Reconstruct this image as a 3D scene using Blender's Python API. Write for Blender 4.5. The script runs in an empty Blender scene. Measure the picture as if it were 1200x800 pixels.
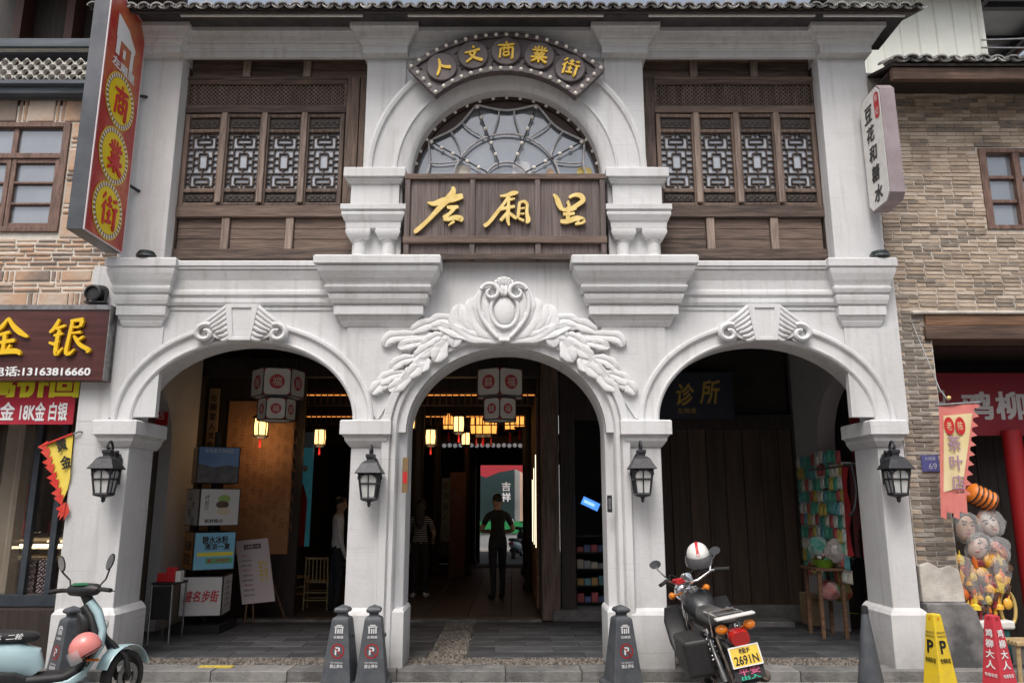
import bpy, bmesh, math, random
from mathutils import Vector, Matrix
R = math.radians
PI = math.pi
rnd = random.Random(7)
sc = bpy.context.scene
COL = sc.collection

# ------------------------------------------------------------------ camera
CAM = Vector((0.06, -7.7, 1.6)); PITCH = R(11.9); FPX = 904.0
cd = bpy.data.cameras.new('camera'); cam = bpy.data.objects.new('camera', cd); COL.objects.link(cam)
cd.sensor_width = 36.0; cd.lens = 36.0 * FPX / 1200.0; cd.clip_start = 0.05; cd.clip_end = 2000
cam.location = CAM; cam.rotation_euler = (R(90) + PITCH, 0, 0)
sc.camera = cam

# ------------------------------------------------------------------ sky, sun, exposure
SUN_EL, SUN_AZ = R(58), R(195)          # high, behind the viewer, veiled by cloud
wd = bpy.data.worlds.new('World'); sc.world = wd; wd.use_nodes = True
nt = wd.node_tree; bg = nt.nodes['Background']
sky = nt.nodes.new('ShaderNodeTexSky'); sky.sky_type = 'NISHITA'; sky.sun_disc = False
sky.sun_elevation = SUN_EL; sky.sun_rotation = SUN_AZ; sky.air_density = 1.0; sky.dust_density = 6.0; sky.ozone_density = 1.0
hs = nt.nodes.new('ShaderNodeHueSaturation'); hs.inputs['Saturation'].default_value = 0.55
nt.links.new(sky.outputs[0], hs.inputs['Color']); nt.links.new(hs.outputs[0], bg.inputs['Color'])
bg.inputs['Strength'].default_value = 0.14
sd = bpy.data.lights.new('sun', 'SUN'); sd.energy = 1.0; sd.angle = R(22); sd.color = (1.0, 0.98, 0.955)
so = bpy.data.objects.new('sun', sd); COL.objects.link(so)
sdir = Vector((math.sin(SUN_AZ) * math.cos(SUN_EL), math.cos(SUN_AZ) * math.cos(SUN_EL), math.sin(SUN_EL)))
so.rotation_euler = (-sdir).to_track_quat('-Z', 'Y').to_euler(); so.location = sdir * 30
sc.view_settings.view_transform = 'Standard'; sc.view_settings.look = 'None'
sc.view_settings.exposure = 0.47; sc.view_settings.gamma = 1.0; sc.view_settings.use_curve_mapping = False
sc.cycles.use_denoising = True; sc.cycles.max_bounces = 6; sc.cycles.diffuse_bounces = 4; sc.cycles.glossy_bounces = 3
sc.cycles.sample_clamp_indirect = 6.0

# ------------------------------------------------------------------ measuring: a point of the photograph at a known depth
def at(u, v, Y):
    a = (u - 600) / FPX; b = (400 - v) / FPX
    dy = math.cos(PITCH) - b * math.sin(PITCH); dz = math.sin(PITCH) + b * math.cos(PITCH)
    t = (Y - CAM.y) / dy
    return Vector((CAM.x + a * t, Y, CAM.z + dz * t))
def ax(u, v, Y): return at(u, v, Y).x
def az(v, Y): return at(600, v, Y).z
def on(u, v, z):
    a = (u - 600) / FPX; b = (400 - v) / FPX
    dy = math.cos(PITCH) - b * math.sin(PITCH); dz = math.sin(PITCH) + b * math.cos(PITCH)
    t = (z - CAM.z) / dz
    return Vector((CAM.x + a * t, CAM.y + dy * t, z))

# ------------------------------------------------------------------ materials
MAT = {}
def mat(name, c1, c2=None, scale=4.0, rough=0.7, bump=0.0, bscale=None, metal=0.0, stretch=(1, 1, 1), detail=6, emit=None, estr=0.0,
        coat=0.0, spec=0.5, perobj=0.0, island=0.0, lo=0.35, hi=0.65, c3=None, alpha=None, trans=0.0):
    if name in MAT: return MAT[name]
    m = bpy.data.materials.new(name); m.use_nodes = True; t = m.node_tree; b = t.nodes['Principled BSDF']
    L = t.links.new
    b.inputs['Roughness'].default_value = rough; b.inputs['Metallic'].default_value = metal
    b.inputs['Specular IOR Level'].default_value = spec
    if coat: b.inputs['Coat Weight'].default_value = coat; b.inputs['Coat Roughness'].default_value = 0.08
    if trans: b.inputs['Transmission Weight'].default_value = trans
    if alpha is not None: b.inputs['Alpha'].default_value = alpha
    b.inputs['Base Color'].default_value = (*c1, 1)
    if c2 is not None or bump or perobj or island:
        tc = t.nodes.new('ShaderNodeTexCoord'); mp = t.nodes.new('ShaderNodeMapping'); mp.inputs['Scale'].default_value = stretch
        L(tc.outputs['Object'], mp.inputs['Vector'])
        nz = t.nodes.new('ShaderNodeTexNoise'); nz.inputs['Scale'].default_value = scale; nz.inputs['Detail'].default_value = detail
        nz.inputs['Roughness'].default_value = 0.6
        L(mp.outputs[0], nz.inputs['Vector'])
        cr = t.nodes.new('ShaderNodeValToRGB'); e = cr.color_ramp.elements
        e[0].position = lo; e[1].position = hi; e[0].color = (*c1, 1); e[1].color = (*(c2 or c1), 1)
        if c3: ne = e.new((lo + hi) / 2); ne.color = (*c3, 1)
        src = nz.outputs['Fac']
        if perobj or island:
            add = t.nodes.new('ShaderNodeMath'); add.operation = 'MULTIPLY_ADD'
            if perobj:
                oi = t.nodes.new('ShaderNodeObjectInfo'); L(oi.outputs['Random'], add.inputs[0]); k = perobj
            else:
                gi = t.nodes.new('ShaderNodeNewGeometry'); L(gi.outputs['Random Per Island'], add.inputs[0]); k = island
            add.inputs[1].default_value = k
            sub = t.nodes.new('ShaderNodeMath'); sub.operation = 'SUBTRACT'; L(nz.outputs['Fac'], sub.inputs[0]); sub.inputs[1].default_value = k * 0.5
            L(sub.outputs[0], add.inputs[2]); src = add.outputs[0]
        L(src, cr.inputs['Fac']); L(cr.outputs[0], b.inputs['Base Color'])
        if bump:
            n2 = t.nodes.new('ShaderNodeTexNoise'); n2.inputs['Scale'].default_value = bscale or scale * 6; n2.inputs['Detail'].default_value = 5
            L(mp.outputs[0], n2.inputs['Vector'])
            bp = t.nodes.new('ShaderNodeBump'); bp.inputs['Strength'].default_value = bump; bp.inputs['Distance'].default_value = 0.02
            L(n2.outputs['Fac'], bp.inputs['Height']); L(bp.outputs[0], b.inputs['Normal'])
    if emit: b.inputs['Emission Color'].default_value = (*emit, 1); b.inputs['Emission Strength'].default_value = estr
    MAT[name] = m
    return m

def plaster(name, base, dirt, streak=0.35):
    """painted render: broad stains, thin rain streaks, newer paint patches, trowel relief"""
    m = mat(name, base, dirt, scale=1.3, rough=0.82, bump=0.16, bscale=26, lo=0.38, hi=0.95)
    t = m.node_tree; L = t.links.new; b = t.nodes['Principled BSDF']
    cr = [n for n in t.nodes if n.type == 'VALTORGB'][0]
    tc = [n for n in t.nodes if n.type == 'TEX_COORD'][0]
    mp = t.nodes.new('ShaderNodeMapping'); mp.inputs['Scale'].default_value = (9, 9, 0.55); L(tc.outputs['Object'], mp.inputs['Vector'])
    n = t.nodes.new('ShaderNodeTexNoise'); n.inputs['Scale'].default_value = 1.6; n.inputs['Detail'].default_value = 7; L(mp.outputs[0], n.inputs['Vector'])
    r = t.nodes.new('ShaderNodeMapRange'); r.inputs['From Min'].default_value = 0.52; r.inputs['From Max'].default_value = 0.8; r.inputs['To Max'].default_value = streak
    L(n.outputs['Fac'], r.inputs['Value'])
    mx = t.nodes.new('ShaderNodeMix'); mx.data_type = 'RGBA'; mx.inputs['B'].default_value = (dirt[0] * .8, dirt[1] * .78, dirt[2] * .72, 1)
    L(r.outputs[0], mx.inputs['Factor']); L(cr.outputs[0], mx.inputs['A'])
    n3 = t.nodes.new('ShaderNodeTexNoise'); n3.inputs['Scale'].default_value = 1.1; n3.inputs['Detail'].default_value = 3; n3.inputs['Distortion'].default_value = 0.6
    L(tc.outputs['Object'], n3.inputs['Vector'])
    r3 = t.nodes.new('ShaderNodeMapRange'); r3.inputs['From Min'].default_value = 0.60; r3.inputs['From Max'].default_value = 0.63; r3.inputs['To Max'].default_value = 0.22
    L(n3.outputs['Fac'], r3.inputs['Value'])
    m3 = t.nodes.new('ShaderNodeMix'); m3.data_type = 'RGBA'; m3.inputs['B'].default_value = (min(1, base[0] * 1.14), min(1, base[1] * 1.14), min(1, base[2] * 1.15), 1)
    L(r3.outputs[0], m3.inputs['Factor']); L(mx.outputs['Result'], m3.inputs['A']); L(m3.outputs['Result'], b.inputs['Base Color'])
    # thin brown drip lines that settle along level edges
    mp5 = t.nodes.new('ShaderNodeMapping'); mp5.inputs['Scale'].default_value = (0.7, 0.7, 34); L(tc.outputs['Object'], mp5.inputs['Vector'])
    n5 = t.nodes.new('ShaderNodeTexNoise'); n5.inputs['Scale'].default_value = 1.5; n5.inputs['Detail'].default_value = 4; L(mp5.outputs[0], n5.inputs['Vector'])
    r5 = t.nodes.new('ShaderNodeMapRange'); r5.inputs['From Min'].default_value = 0.62; r5.inputs['From Max'].default_value = 0.74; r5.inputs['To Max'].default_value = 0.4; L(n5.outputs['Fac'], r5.inputs['Value'])
    m5 = t.nodes.new('ShaderNodeMix'); m5.data_type = 'RGBA'; m5.inputs['B'].default_value = (0.36, 0.32, 0.26, 1); L(r5.outputs[0], m5.inputs['Factor']); L(m3.outputs['Result'], m5.inputs['A']); m3 = m5
    # splash dirt low down, from rain off the pavement
    sp = t.nodes.new('ShaderNodeSeparateXYZ'); L(tc.outputs['Object'], sp.inputs[0])
    rz = t.nodes.new('ShaderNodeMapRange'); rz.inputs['From Min'].default_value = 0.08; rz.inputs['From Max'].default_value = 0.5
    rz.inputs['To Min'].default_value = 0.75; rz.inputs['To Max'].default_value = 0.0; L(sp.outputs['Z'], rz.inputs['Value'])
    n4 = t.nodes.new('ShaderNodeTexNoise'); n4.inputs['Scale'].default_value = 7; n4.inputs['Detail'].default_value = 8; L(tc.outputs['Object'], n4.inputs['Vector'])
    mu = t.nodes.new('ShaderNodeMath'); mu.operation = 'MULTIPLY'; L(rz.outputs[0], mu.inputs[0]); L(n4.outputs['Fac'], mu.inputs[1])
    m4 = t.nodes.new('ShaderNodeMix'); m4.data_type = 'RGBA'; m4.inputs['B'].default_value = (0.16, 0.15, 0.13, 1)
    L(mu.outputs[0], m4.inputs['Factor']); L(m3.outputs['Result'], m4.inputs['A']); L(m4.outputs['Result'], b.inputs['Base Color'])
    return m

PLAST = plaster('plaster', (0.635, 0.638, 0.642), (0.45, 0.445, 0.435), 0.55)
PLAST2 = plaster('plaster_white', (0.655, 0.66, 0.665), (0.47, 0.46, 0.445), 0.5)
PLAST3 = plaster('plaster_relief', (0.74, 0.745, 0.75), (0.60, 0.59, 0.575), 0.25)
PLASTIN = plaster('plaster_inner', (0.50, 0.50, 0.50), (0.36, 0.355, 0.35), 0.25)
WOODV = mat('wood_upright', (0.052, 0.034, 0.027), (0.235, 0.162, 0.122), scale=5, stretch=(7, 7, 0.6), rough=0.72, bump=0.35, bscale=9, lo=0.30, hi=0.80, perobj=0.25)
WOODH = mat('wood_level', (0.048, 0.032, 0.026), (0.205, 0.140, 0.106), scale=5, stretch=(0.6, 7, 7), rough=0.72, bump=0.35, bscale=9, lo=0.30, hi=0.80, perobj=0.25)
WOODP = mat('wood_pale', (0.12, 0.085, 0.067), (0.37, 0.285, 0.235), scale=5, stretch=(7, 7, 0.6), rough=0.75, bump=0.35, bscale=9, lo=0.30, hi=0.75, perobj=0.2)
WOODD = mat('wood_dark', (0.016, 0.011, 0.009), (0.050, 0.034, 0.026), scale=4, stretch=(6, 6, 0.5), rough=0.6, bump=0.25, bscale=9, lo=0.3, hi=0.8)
WOODB = mat('wood_board', (0.075, 0.056, 0.052), (0.205, 0.16, 0.145), scale=5, stretch=(9, 9, 0.5), rough=0.65, bump=0.3, bscale=9, lo=0.3, hi=0.8, perobj=0.2)
WOODR = mat('wood_reddish', (0.085, 0.042, 0.022), (0.27, 0.15, 0.085), scale=4, stretch=(0.6, 7, 7), rough=0.75, bump=0.4, bscale=8, lo=0.3, hi=0.75)
SIGNB = mat('sign_brown', (0.075, 0.058, 0.060), (0.135, 0.108, 0.108), scale=6, rough=0.5, bump=0.08)
BALL = mat('bulb_white', (0.78, 0.74, 0.66), rough=0.25)
GOLD = mat('gold_letter', (0.62, 0.44, 0.13), (0.78, 0.60, 0.24), scale=9, rough=0.42, metal=0.25)
YELL = mat('yellow_letter', (0.83, 0.52, 0.015), rough=0.4)
IRON = mat('black_iron', (0.018, 0.019, 0.023), (0.04, 0.04, 0.046), scale=30, rough=0.48, metal=0.2, bump=0.08)
LEAD = mat('came_metal', (0.60, 0.59, 0.60), (0.42, 0.41, 0.41), scale=10, rough=0.45)
BLACK = mat('black_plastic', (0.013, 0.013, 0.014), (0.022, 0.022, 0.023), scale=20, rough=0.5)
RUBBER = mat('rubber', (0.012, 0.012, 0.012), (0.03, 0.028, 0.026), scale=25, rough=0.85, bump=0.1)
CHROME = mat('chrome', (0.75, 0.75, 0.76), rough=0.15, metal=1.0)
STEEL = mat('steel', (0.35, 0.35, 0.36), (0.22, 0.21, 0.2), scale=18, rough=0.4, metal=0.9)
RUST = mat('rusty_steel', (0.10, 0.065, 0.045), (0.22, 0.19, 0.17), scale=14, rough=0.7, metal=0.4, bump=0.15)
REDL = mat('red_lens', (0.42, 0.012, 0.01), rough=0.2, coat=0.5)
ORANGE = mat('orange_lens', (0.85, 0.24, 0.01), rough=0.2, coat=0.5)
WHITE = mat('white_print', (0.80, 0.80, 0.80), rough=0.5)
WHITEP = mat('white_paint', (0.78, 0.77, 0.74), (0.66, 0.65, 0.62), scale=12, rough=0.4)
RED = mat('red_print', (0.50, 0.018, 0.022), rough=0.5)
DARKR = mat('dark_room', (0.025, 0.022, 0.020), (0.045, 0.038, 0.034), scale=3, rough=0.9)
INK = mat('ink', (0.015, 0.013, 0.014), rough=0.5)
GLASSD = mat('window_glass', (0.23, 0.25, 0.28), (0.30, 0.325, 0.355), scale=1.2, rough=0.07, spec=1.0, metal=0.25)
GLASSB = mat('lattice_glass', (0.40, 0.43, 0.48), (0.50, 0.53, 0.57), scale=3, rough=0.12, spec=0.8)
CLEAR = mat('clear_glass', (0.9, 0.92, 0.93), rough=0.03, trans=1.0, alpha=0.25)
WOODW = mat('wood_weathered', (0.045, 0.028, 0.020), (0.22, 0.145, 0.105), scale=3, stretch=(0.5, 6, 6), rough=0.8, bump=0.4, bscale=8, lo=0.32, hi=0.78, c3=(0.11, 0.065, 0.045))
TILE = mat('roof_tile_grey', (0.10, 0.097, 0.092), (0.52, 0.51, 0.49), scale=9, rough=0.9, bump=0.4, lo=0.35, hi=0.75, perobj=0.25)

# ------------------------------------------------------------------ building kit
W = {}
def wm(o): return W.get(o.name, Matrix.Identity(4)) if o else Matrix.Identity(4)
def tag(o, label=None, cat=None, group=None, kind=None):
    if label: o['label'] = label
    if cat: o['category'] = cat
    if group: o['group'] = group
    if kind: o['kind'] = kind
    return o
def thing(name, label, cat, loc=(0, 0, 0), group=None):
    o = bpy.data.objects.new(name, None); o.empty_display_size = 0.1; COL.objects.link(o); o.location = loc
    W[o.name] = Matrix.Translation(loc)
    return tag(o, label, cat, group)
def link(name, me, parent=None):
    o = bpy.data.objects.new(name, me); COL.objects.link(o)
    if parent:
        o.parent = parent; o.matrix_parent_inverse = wm(parent).inverted()
    return o
def piece(name, me, parent, loc=(0, 0, 0), rot=(0, 0, 0), scale=(1, 1, 1)):
    o = link(name, me, parent); o.location = loc; o.rotation_euler = rot; o.scale = scale
    return o
def copy_tree(o, parent=None):
    c = o.copy(); COL.objects.link(c)
    if parent: c.parent = parent
    for ch in list(o.children): copy_tree(ch, c)
    return c

class MB:
    def __init__(s): s.v = []; s.f = []; s.mi = []; s.cur = 0
    def add(s, vs, fs):
        n = len(s.v); s.v += [tuple(p) for p in vs]
        for f in fs: s.f.append([n + i for i in f]); s.mi.append(s.cur)
        return s
    def box(s, x0, x1, y0, y1, z0, z1):
        return s.add([(x0, y0, z0), (x1, y0, z0), (x1, y1, z0), (x0, y1, z0), (x0, y0, z1), (x1, y0, z1), (x1, y1, z1), (x0, y1, z1)],
                     [(0, 3, 2, 1), (4, 5, 6, 7), (0, 1, 5, 4), (1, 2, 6, 5), (2, 3, 7, 6), (3, 0, 4, 7)])
    def obox(s, c, sx, sy, sz, rot=None):
        c = Vector(c); M3 = rot if rot is not None else Matrix.Identity(3); vs = []
        for k in ((-1, -1, -1), (1, -1, -1), (1, 1, -1), (-1, 1, -1), (-1, -1, 1), (1, -1, 1), (1, 1, 1), (-1, 1, 1)):
            vs.append(c + M3 @ Vector((k[0] * sx / 2, k[1] * sy / 2, k[2] * sz / 2)))
        return s.add(vs, [(0, 3, 2, 1), (4, 5, 6, 7), (0, 1, 5, 4), (1, 2, 6, 5), (2, 3, 7, 6), (3, 0, 4, 7)])
    def rings(s, rs, closed=True, cap=True, loop=False):
        n = len(rs[0]); base = len(s.v); fs = []
        m = len(rs)
        for i in range(m if loop else m - 1):
            j2 = (i + 1) % m
            for j in range(n if closed else n - 1):
                k = (j + 1) % n
                fs.append((i * n + j, i * n + k, j2 * n + k, j2 * n + j))
        if cap and not loop and closed:
            fs.append(tuple(range(n - 1, -1, -1))); fs.append(tuple((m - 1) * n + j for j in range(n)))
        return s.add([p for r in rs for p in r], fs)
    def prism(s, pts, y0, y1):                     # (x,z) outline pushed along Y
        return s.rings([[(x, y0, z) for x, z in pts], [(x, y1, z) for x, z in pts]])
    def prismz(s, pts, z0, z1):                    # (x,y) outline pushed along Z
        return s.rings([[(x, y, z0) for x, y in pts], [(x, y, z1) for x, y in pts]])
    def lathe(s, prof, n=16, c=(0, 0, 0), ax_='Z', squash=1.0):
        c = Vector(c); rs = []
        for r, h in prof:
            ring = []
            for k in range(n):
                a = 2 * PI * k / n; p, q = r * math.cos(a), r * math.sin(a) * squash
                ring.append(c + (Vector((p, q, h)) if ax_ == 'Z' else Vector((p, h, q)) if ax_ == 'Y' else Vector((h, p, q))))
            rs.append(ring)
        return s.rings(rs)
    def ball(s, c, r, n=10, m=6, sq=(1, 1, 1)):
        rs = []
        for i in range(m + 1):
            t = PI * i / m; rr = max(1e-4, math.sin(t)); 
            rs.append([(c[0] + r * sq[0] * rr * math.cos(2 * PI * k / n), c[1] + r * sq[1] * rr * math.sin(2 * PI * k / n), c[2] - r * sq[2] * math.cos(t)) for k in range(n)])
        return s.rings(rs)
    def tube(s, pts, r, n=6, closed=False, flat=1.0):
        pts = [Vector(p) for p in pts]; m = len(pts); rad = r if isinstance(r, (list, tuple)) else [r] * m
        rs = []; up = None
        for i in range(m):
            a = pts[(i - 1) % m] if (closed or i > 0) else pts[i]; b = pts[(i + 1) % m] if (closed or i < m - 1) else pts[i]
            t = (b - a)
            if t.length < 1e-9: t = Vector((0, 0, 1))
            t.normalize()
            if up is None:
                up = Vector((0, 1, 0)) if abs(t.y) < 0.9 else Vector((0, 0, 1))
            u = up - t * up.dot(t)
            if u.length < 1e-6: u = t.orthogonal()
            u.normalize(); w = t.cross(u); up = u
            rs.append([pts[i] + (u * math.cos(2 * PI * k / n) * flat + w * math.sin(2 * PI * k / n)) * rad[i] for k in range(n)])
        return s.rings(rs, loop=closed)
    def block(s, x0, x1, yb, yf, prof):            # moulded block: (projection, z) stations flare left, right and front
        rs = [[(x0 - p, yf - p, z), (x1 + p, yf - p, z), (x1 + p, yb, z), (x0 - p, yb, z)] for p, z in prof]
        return s.rings(rs)
    def run(s, x0, x1, yb, yf, prof):              # straight moulding between two ends
        pts = [(yf - p, z) for p, z in prof] + [(yb, prof[-1][1]), (yb, prof[0][1])]
        return s.rings([[(x0, y, z) for y, z in pts], [(x1, y, z) for y, z in pts]])
    def archsweep(s, path, prof):                  # path: [(x,z,nx,nz)], prof: [(offset outward, y)] closed outline
        return s.rings([[(x + nx * d, y, z + nz * d) for d, y in prof] for x, z, nx, nz in path])
    def build(s, name, m=None, parent=None, smooth=None, bevel=0, seg=2, kind=None):
        me = bpy.data.meshes.new(name); me.from_pydata(s.v, [], s.f); ms = m if isinstance(m, (list, tuple)) else [m]
        for q in ms:
            if q: me.materials.append(q)
        if len(ms) > 1: me.polygons.foreach_set('material_index', s.mi)
        bm = bmesh.new(); bm.from_mesh(me); bmesh.ops.recalc_face_normals(bm, faces=bm.faces); bm.to_mesh(me); bm.free()
        if smooth is not None:
            me.polygons.foreach_set('use_smooth', [True] * len(me.polygons)); me.set_sharp_from_angle(angle=R(smooth))
        o = link(name, me, parent)
        if bevel:
            b = o.modifiers.new('bevel', 'BEVEL'); b.width = bevel; b.segments = seg; b.limit_method = 'ANGLE'; b.angle_limit = R(40)
        if kind: o['kind'] = kind
        return o

def ellipse_path(cx, cz, a, b, n=40, t0=0.0, t1=PI, legs=None):
    out = []
    if legs is not None: out.append((cx + a, legs, 1, 0))
    for i in range(n + 1):
        t = t0 + (t1 - t0) * i / n
        nx, nz = math.cos(t) / a, math.sin(t) / b; l = math.hypot(nx, nz)
        out.append((cx + a * math.cos(t), cz + b * math.sin(t), nx / l, nz / l))
    if legs is not None: out.append((cx - a, legs, -1, 0))
    return out

class Plane:
    """a flat place to write on: origin, right and up vectors, front normal"""
    def __init__(s, o, right, up):
        s.o = Vector(o); s.r = Vector(right).normalized(); s.u = Vector(up).normalized(); s.n = s.r.cross(s.u)
    def p(s, a, b, d=0.0): return s.o + s.r * a + s.u * b + s.n * d

_tc = {}
def glyphs(body, shear, spacing=1.0):
    k = (body, shear, spacing)
    if k not in _tc:
        c = bpy.data.curves.new('t', 'FONT'); c.body = body; c.size = 1; c.shear = shear; c.align_x = 'CENTER'; c.space_character = spacing; c.resolution_u = 3
        o = bpy.data.objects.new('t', c)
        me = bpy.data.meshes.new_from_object(o)
        vs = [tuple(v.co) for v in me.vertices]; fs = [tuple(p.vertices) for p in me.polygons]
        bpy.data.objects.remove(o); bpy.data.curves.remove(c); bpy.data.meshes.remove(me)
        _tc[k] = (vs, fs)
    return _tc[k]
def text(body, pl, a, b, w, h, m, parent, name='lettering', bold=0.01, shear=0.0, d=0.003, tilt=0.0, spacing=1.0):
    """flat print or cut-out letters fitted into w x h around (a, b) of a plane, d off its surface; bold lays shifted copies over each other"""
    vs, fs = glyphs(body, shear, spacing)
    xs = [v[0] for v in vs]; ys = [v[1] for v in vs]
    cx, cy = (min(xs) + max(xs)) / 2, (min(ys) + max(ys)) / 2; sx = w / (max(xs) - min(xs)); sy = h / (max(ys) - min(ys))
    ct, st = math.cos(tilt), math.sin(tilt); mb = MB()
    for i, (ox, oy) in enumerate(((-1, -1), (1, -1), (1, 1), (-1, 1), (0, 0)) if bold >= .02 else ((0, 0),)):
        out = []
        for x, y, z in vs:
            p, q = (x - cx + ox * bold * .8) * sx, (y - cy + oy * bold * .8) * sy
            out.append(pl.p(a + p * ct - q * st, b + p * st + q * ct, d + i * 0.0005))
        mb.add(out, fs)
    me = bpy.data.meshes.new(name); me.from_pydata(mb.v, [], mb.f); me.materials.append(m)
    return link(name, me, parent)
def smoothline(pts, k=5):
    out = []
    n = len(pts)
    for i in range(n - 1):
        p0, p1, p2, p3 = pts[max(0, i - 1)], pts[i], pts[i + 1], pts[min(n - 1, i + 2)]
        for j in range(k):
            t = j / k
            out.append(tuple(0.5 * (2 * b + (c - a) * t + (2 * a - 5 * b + 4 * c - d) * t * t + (3 * b - a - 3 * c + d) * t ** 3) for a, b, c, d in zip(p0, p1, p2, p3)))
    out.append(tuple(pts[-1])); return out
def brush(strokes, box, pl, a, b, w, h, m, parent, name='character', thick=0.012, d=0.004, tilt=0.0, fat=1.0):
    """brush-written character: strokes of (x, y down, width) points in a box, cut out as raised letters"""
    x0, y0, x1, y1 = box; sx, sy = w / (x1 - x0), h / (y1 - y0); mb = MB(); ct, st = math.cos(tilt), math.sin(tilt)
    def tr(x, y, dd):
        p, q = (x - (x0 + x1) / 2) * sx, ((y0 + y1) / 2 - y) * sy
        return pl.p(a + p * ct - q * st, b + p * st + q * ct, dd)
    for si, st_ in enumerate(strokes):
        P = smoothline(st_, 5); lft = []; rgt = []
        for i, (x, y, wd_) in enumerate(P):
            q0 = P[max(0, i - 1)]; q1 = P[min(len(P) - 1, i + 1)]; tx, ty = q1[0] - q0[0], q1[1] - q0[1]; l = math.hypot(tx, ty) or 1
            nx, ny = -ty / l, tx / l; hw = max(1.0, wd_) * fat / 2
            if i in (0, len(P) - 1): hw *= 0.72
            lft.append((x + nx * hw, y + ny * hw)); rgt.append((x - nx * hw, y - ny * hw))
        top = d + thick + si * 0.0009
        n = len(P); vs = [tr(x, y, top) for x, y in lft] + [tr(x, y, top) for x, y in rgt] + [tr(x, y, d) for x, y in lft] + [tr(x, y, d) for x, y in rgt]
        fs = []
        for i in range(n - 1):
            fs += [(i, i + 1, n + i + 1, n + i), (2 * n + i, 2 * n + i + 1, i + 1, i), (n + i, n + i + 1, 3 * n + i + 1, 3 * n + i)]
        fs += [(0, n, 3 * n, 2 * n), (n - 1, 3 * n - 1, 4 * n - 1, 2 * n - 1)]
        mb.add(vs, fs)
    return mb.build(name, m, parent)
def flat(pl, pts, m, parent, name, d=0.002):
    """a printed patch lying on a plane"""
    mb = MB(); mb.add([pl.p(a, b, d) for a, b in pts], [tuple(range(len(pts)))])
    me = bpy.data.meshes.new(name); me.from_pydata(mb.v, [], mb.f); me.materials.append(m); return link(name, me, parent)
def rect(pl, a0, a1, b0, b1, m, parent, name, d=0.002): return flat(pl, [(a0, b0), (a1, b0), (a1, b1), (a0, b1)], m, parent, name, d)
def disc(pl, a, b, ra, rb, m, parent, name, d=0.002, n=28):
    return flat(pl, [(a + ra * math.cos(2 * PI * k / n), b + rb * math.sin(2 * PI * k / n)) for k in range(n)], m, parent, name, d)
FRONT = lambda x, y, z: Plane((x, y, z), (1, 0, 0), (0, 0, 1))      # faces the street (-Y)

GLYPH = {
 '人': [[(46,6,8),(46,28,15),(36,60,14),(12,94,12)],[(43,40,10),(62,58,14),(96,70,18)]],
 '文': [[(55,5,10),(62,18,14)],[(8,38,8),(45,36,12),(92,28,14)],[(68,36,12),(45,68,12),(8,92,10)],[(32,45,10),(55,72,14),(98,92,18)]],
 '商': [[(48,2,8),(55,12,12)],[(5,24,8),(50,22,12),(95,16,10)],[(38,28,8),(42,36,8)],[(66,24,8),(58,36,8)],[(20,42,10),(18,70,10),(14,96,10)],
       [(20,42,8),(60,40,10),(85,38,12),(84,70,12),(82,95,14),(74,92,6)],[(40,46,8),(34,58,8)],[(58,45,8),(66,56,8)],[(36,66,8),(36,84,8)],[(36,66,8),(64,64,8),(62,84,8)],[(36,84,8),(62,82,8)]],
 '業': [[(40,2,10),(40,26,10)],[(58,2,10),(58,26,10)],[(20,10,8),(28,22,10)],[(80,8,8),(70,22,10)],[(8,30,8),(50,28,12),(92,26,10)],[(34,34,8),(38,42,8)],[(64,33,8),(60,42,8)],
       [(20,48,8),(80,44,10)],[(24,58,8),(76,55,8)],[(6,70,8),(50,68,12),(94,64,12)],[(50,44,10),(50,98,12)],[(46,70,10),(30,84,10),(10,94,8)],[(54,70,10),(72,84,12),(94,94,14)]],
 '街': [[(25,4,10),(8,24,8)],[(30,26,10),(6,52,8)],[(20,42,12),(20,96,12)],[(38,18,8),(62,16,10)],[(50,6,10),(50,36,10)],[(34,36,8),(66,33,10)],[(38,60,8),(62,57,8)],[(32,84,8),(68,78,10)],
       [(50,46,10),(50,82,10)],[(72,16,8),(92,12,10)],[(70,40,8),(98,35,10)],[(84,40,12),(84,92,12),(76,86,6)]],
}
BOXG = (0, 0, 100, 100)
# ================================================================== ground
CONC = mat('pavement_concrete', (0.21, 0.19, 0.17), (0.33, 0.305, 0.28), scale=1.6, rough=0.9, bump=0.25, bscale=40, lo=0.3, hi=0.7)
SLAB = mat('paving_slab', (0.17, 0.155, 0.138), (0.34, 0.315, 0.285), scale=5, rough=0.88, bump=0.3, bscale=50, lo=0.25, hi=0.75, perobj=0.35)
SLATE = mat('slate_slab', (0.030, 0.032, 0.036), (0.085, 0.088, 0.094), scale=4, rough=0.62, bump=0.22, bscale=22, lo=0.25, hi=0.8, perobj=0.4)
KERB = mat('kerb_stone', (0.085, 0.083, 0.08), (0.25, 0.245, 0.235), scale=5, rough=0.85, bump=0.4, bscale=45, lo=0.3, hi=0.75, perobj=0.25)
JOINT = mat('joint_mortar', (0.07, 0.067, 0.062), (0.12, 0.11, 0.10), scale=12, rough=0.95)
TILEF = mat('hall_tile', (0.045, 0.036, 0.031), (0.085, 0.068, 0.058), scale=3, rough=0.5, bump=0.08, lo=0.3, hi=0.75, perobj=0.4)
PEB = mat('pebble', (0.075, 0.064, 0.054), (0.23, 0.20, 0.17), scale=10, rough=0.85, lo=0.2, hi=0.8, island=0.7)
YPAINT = mat('yellow_road_paint', (0.60, 0.45, 0.03), (0.42, 0.33, 0.08), scale=25, rough=0.8)

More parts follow.
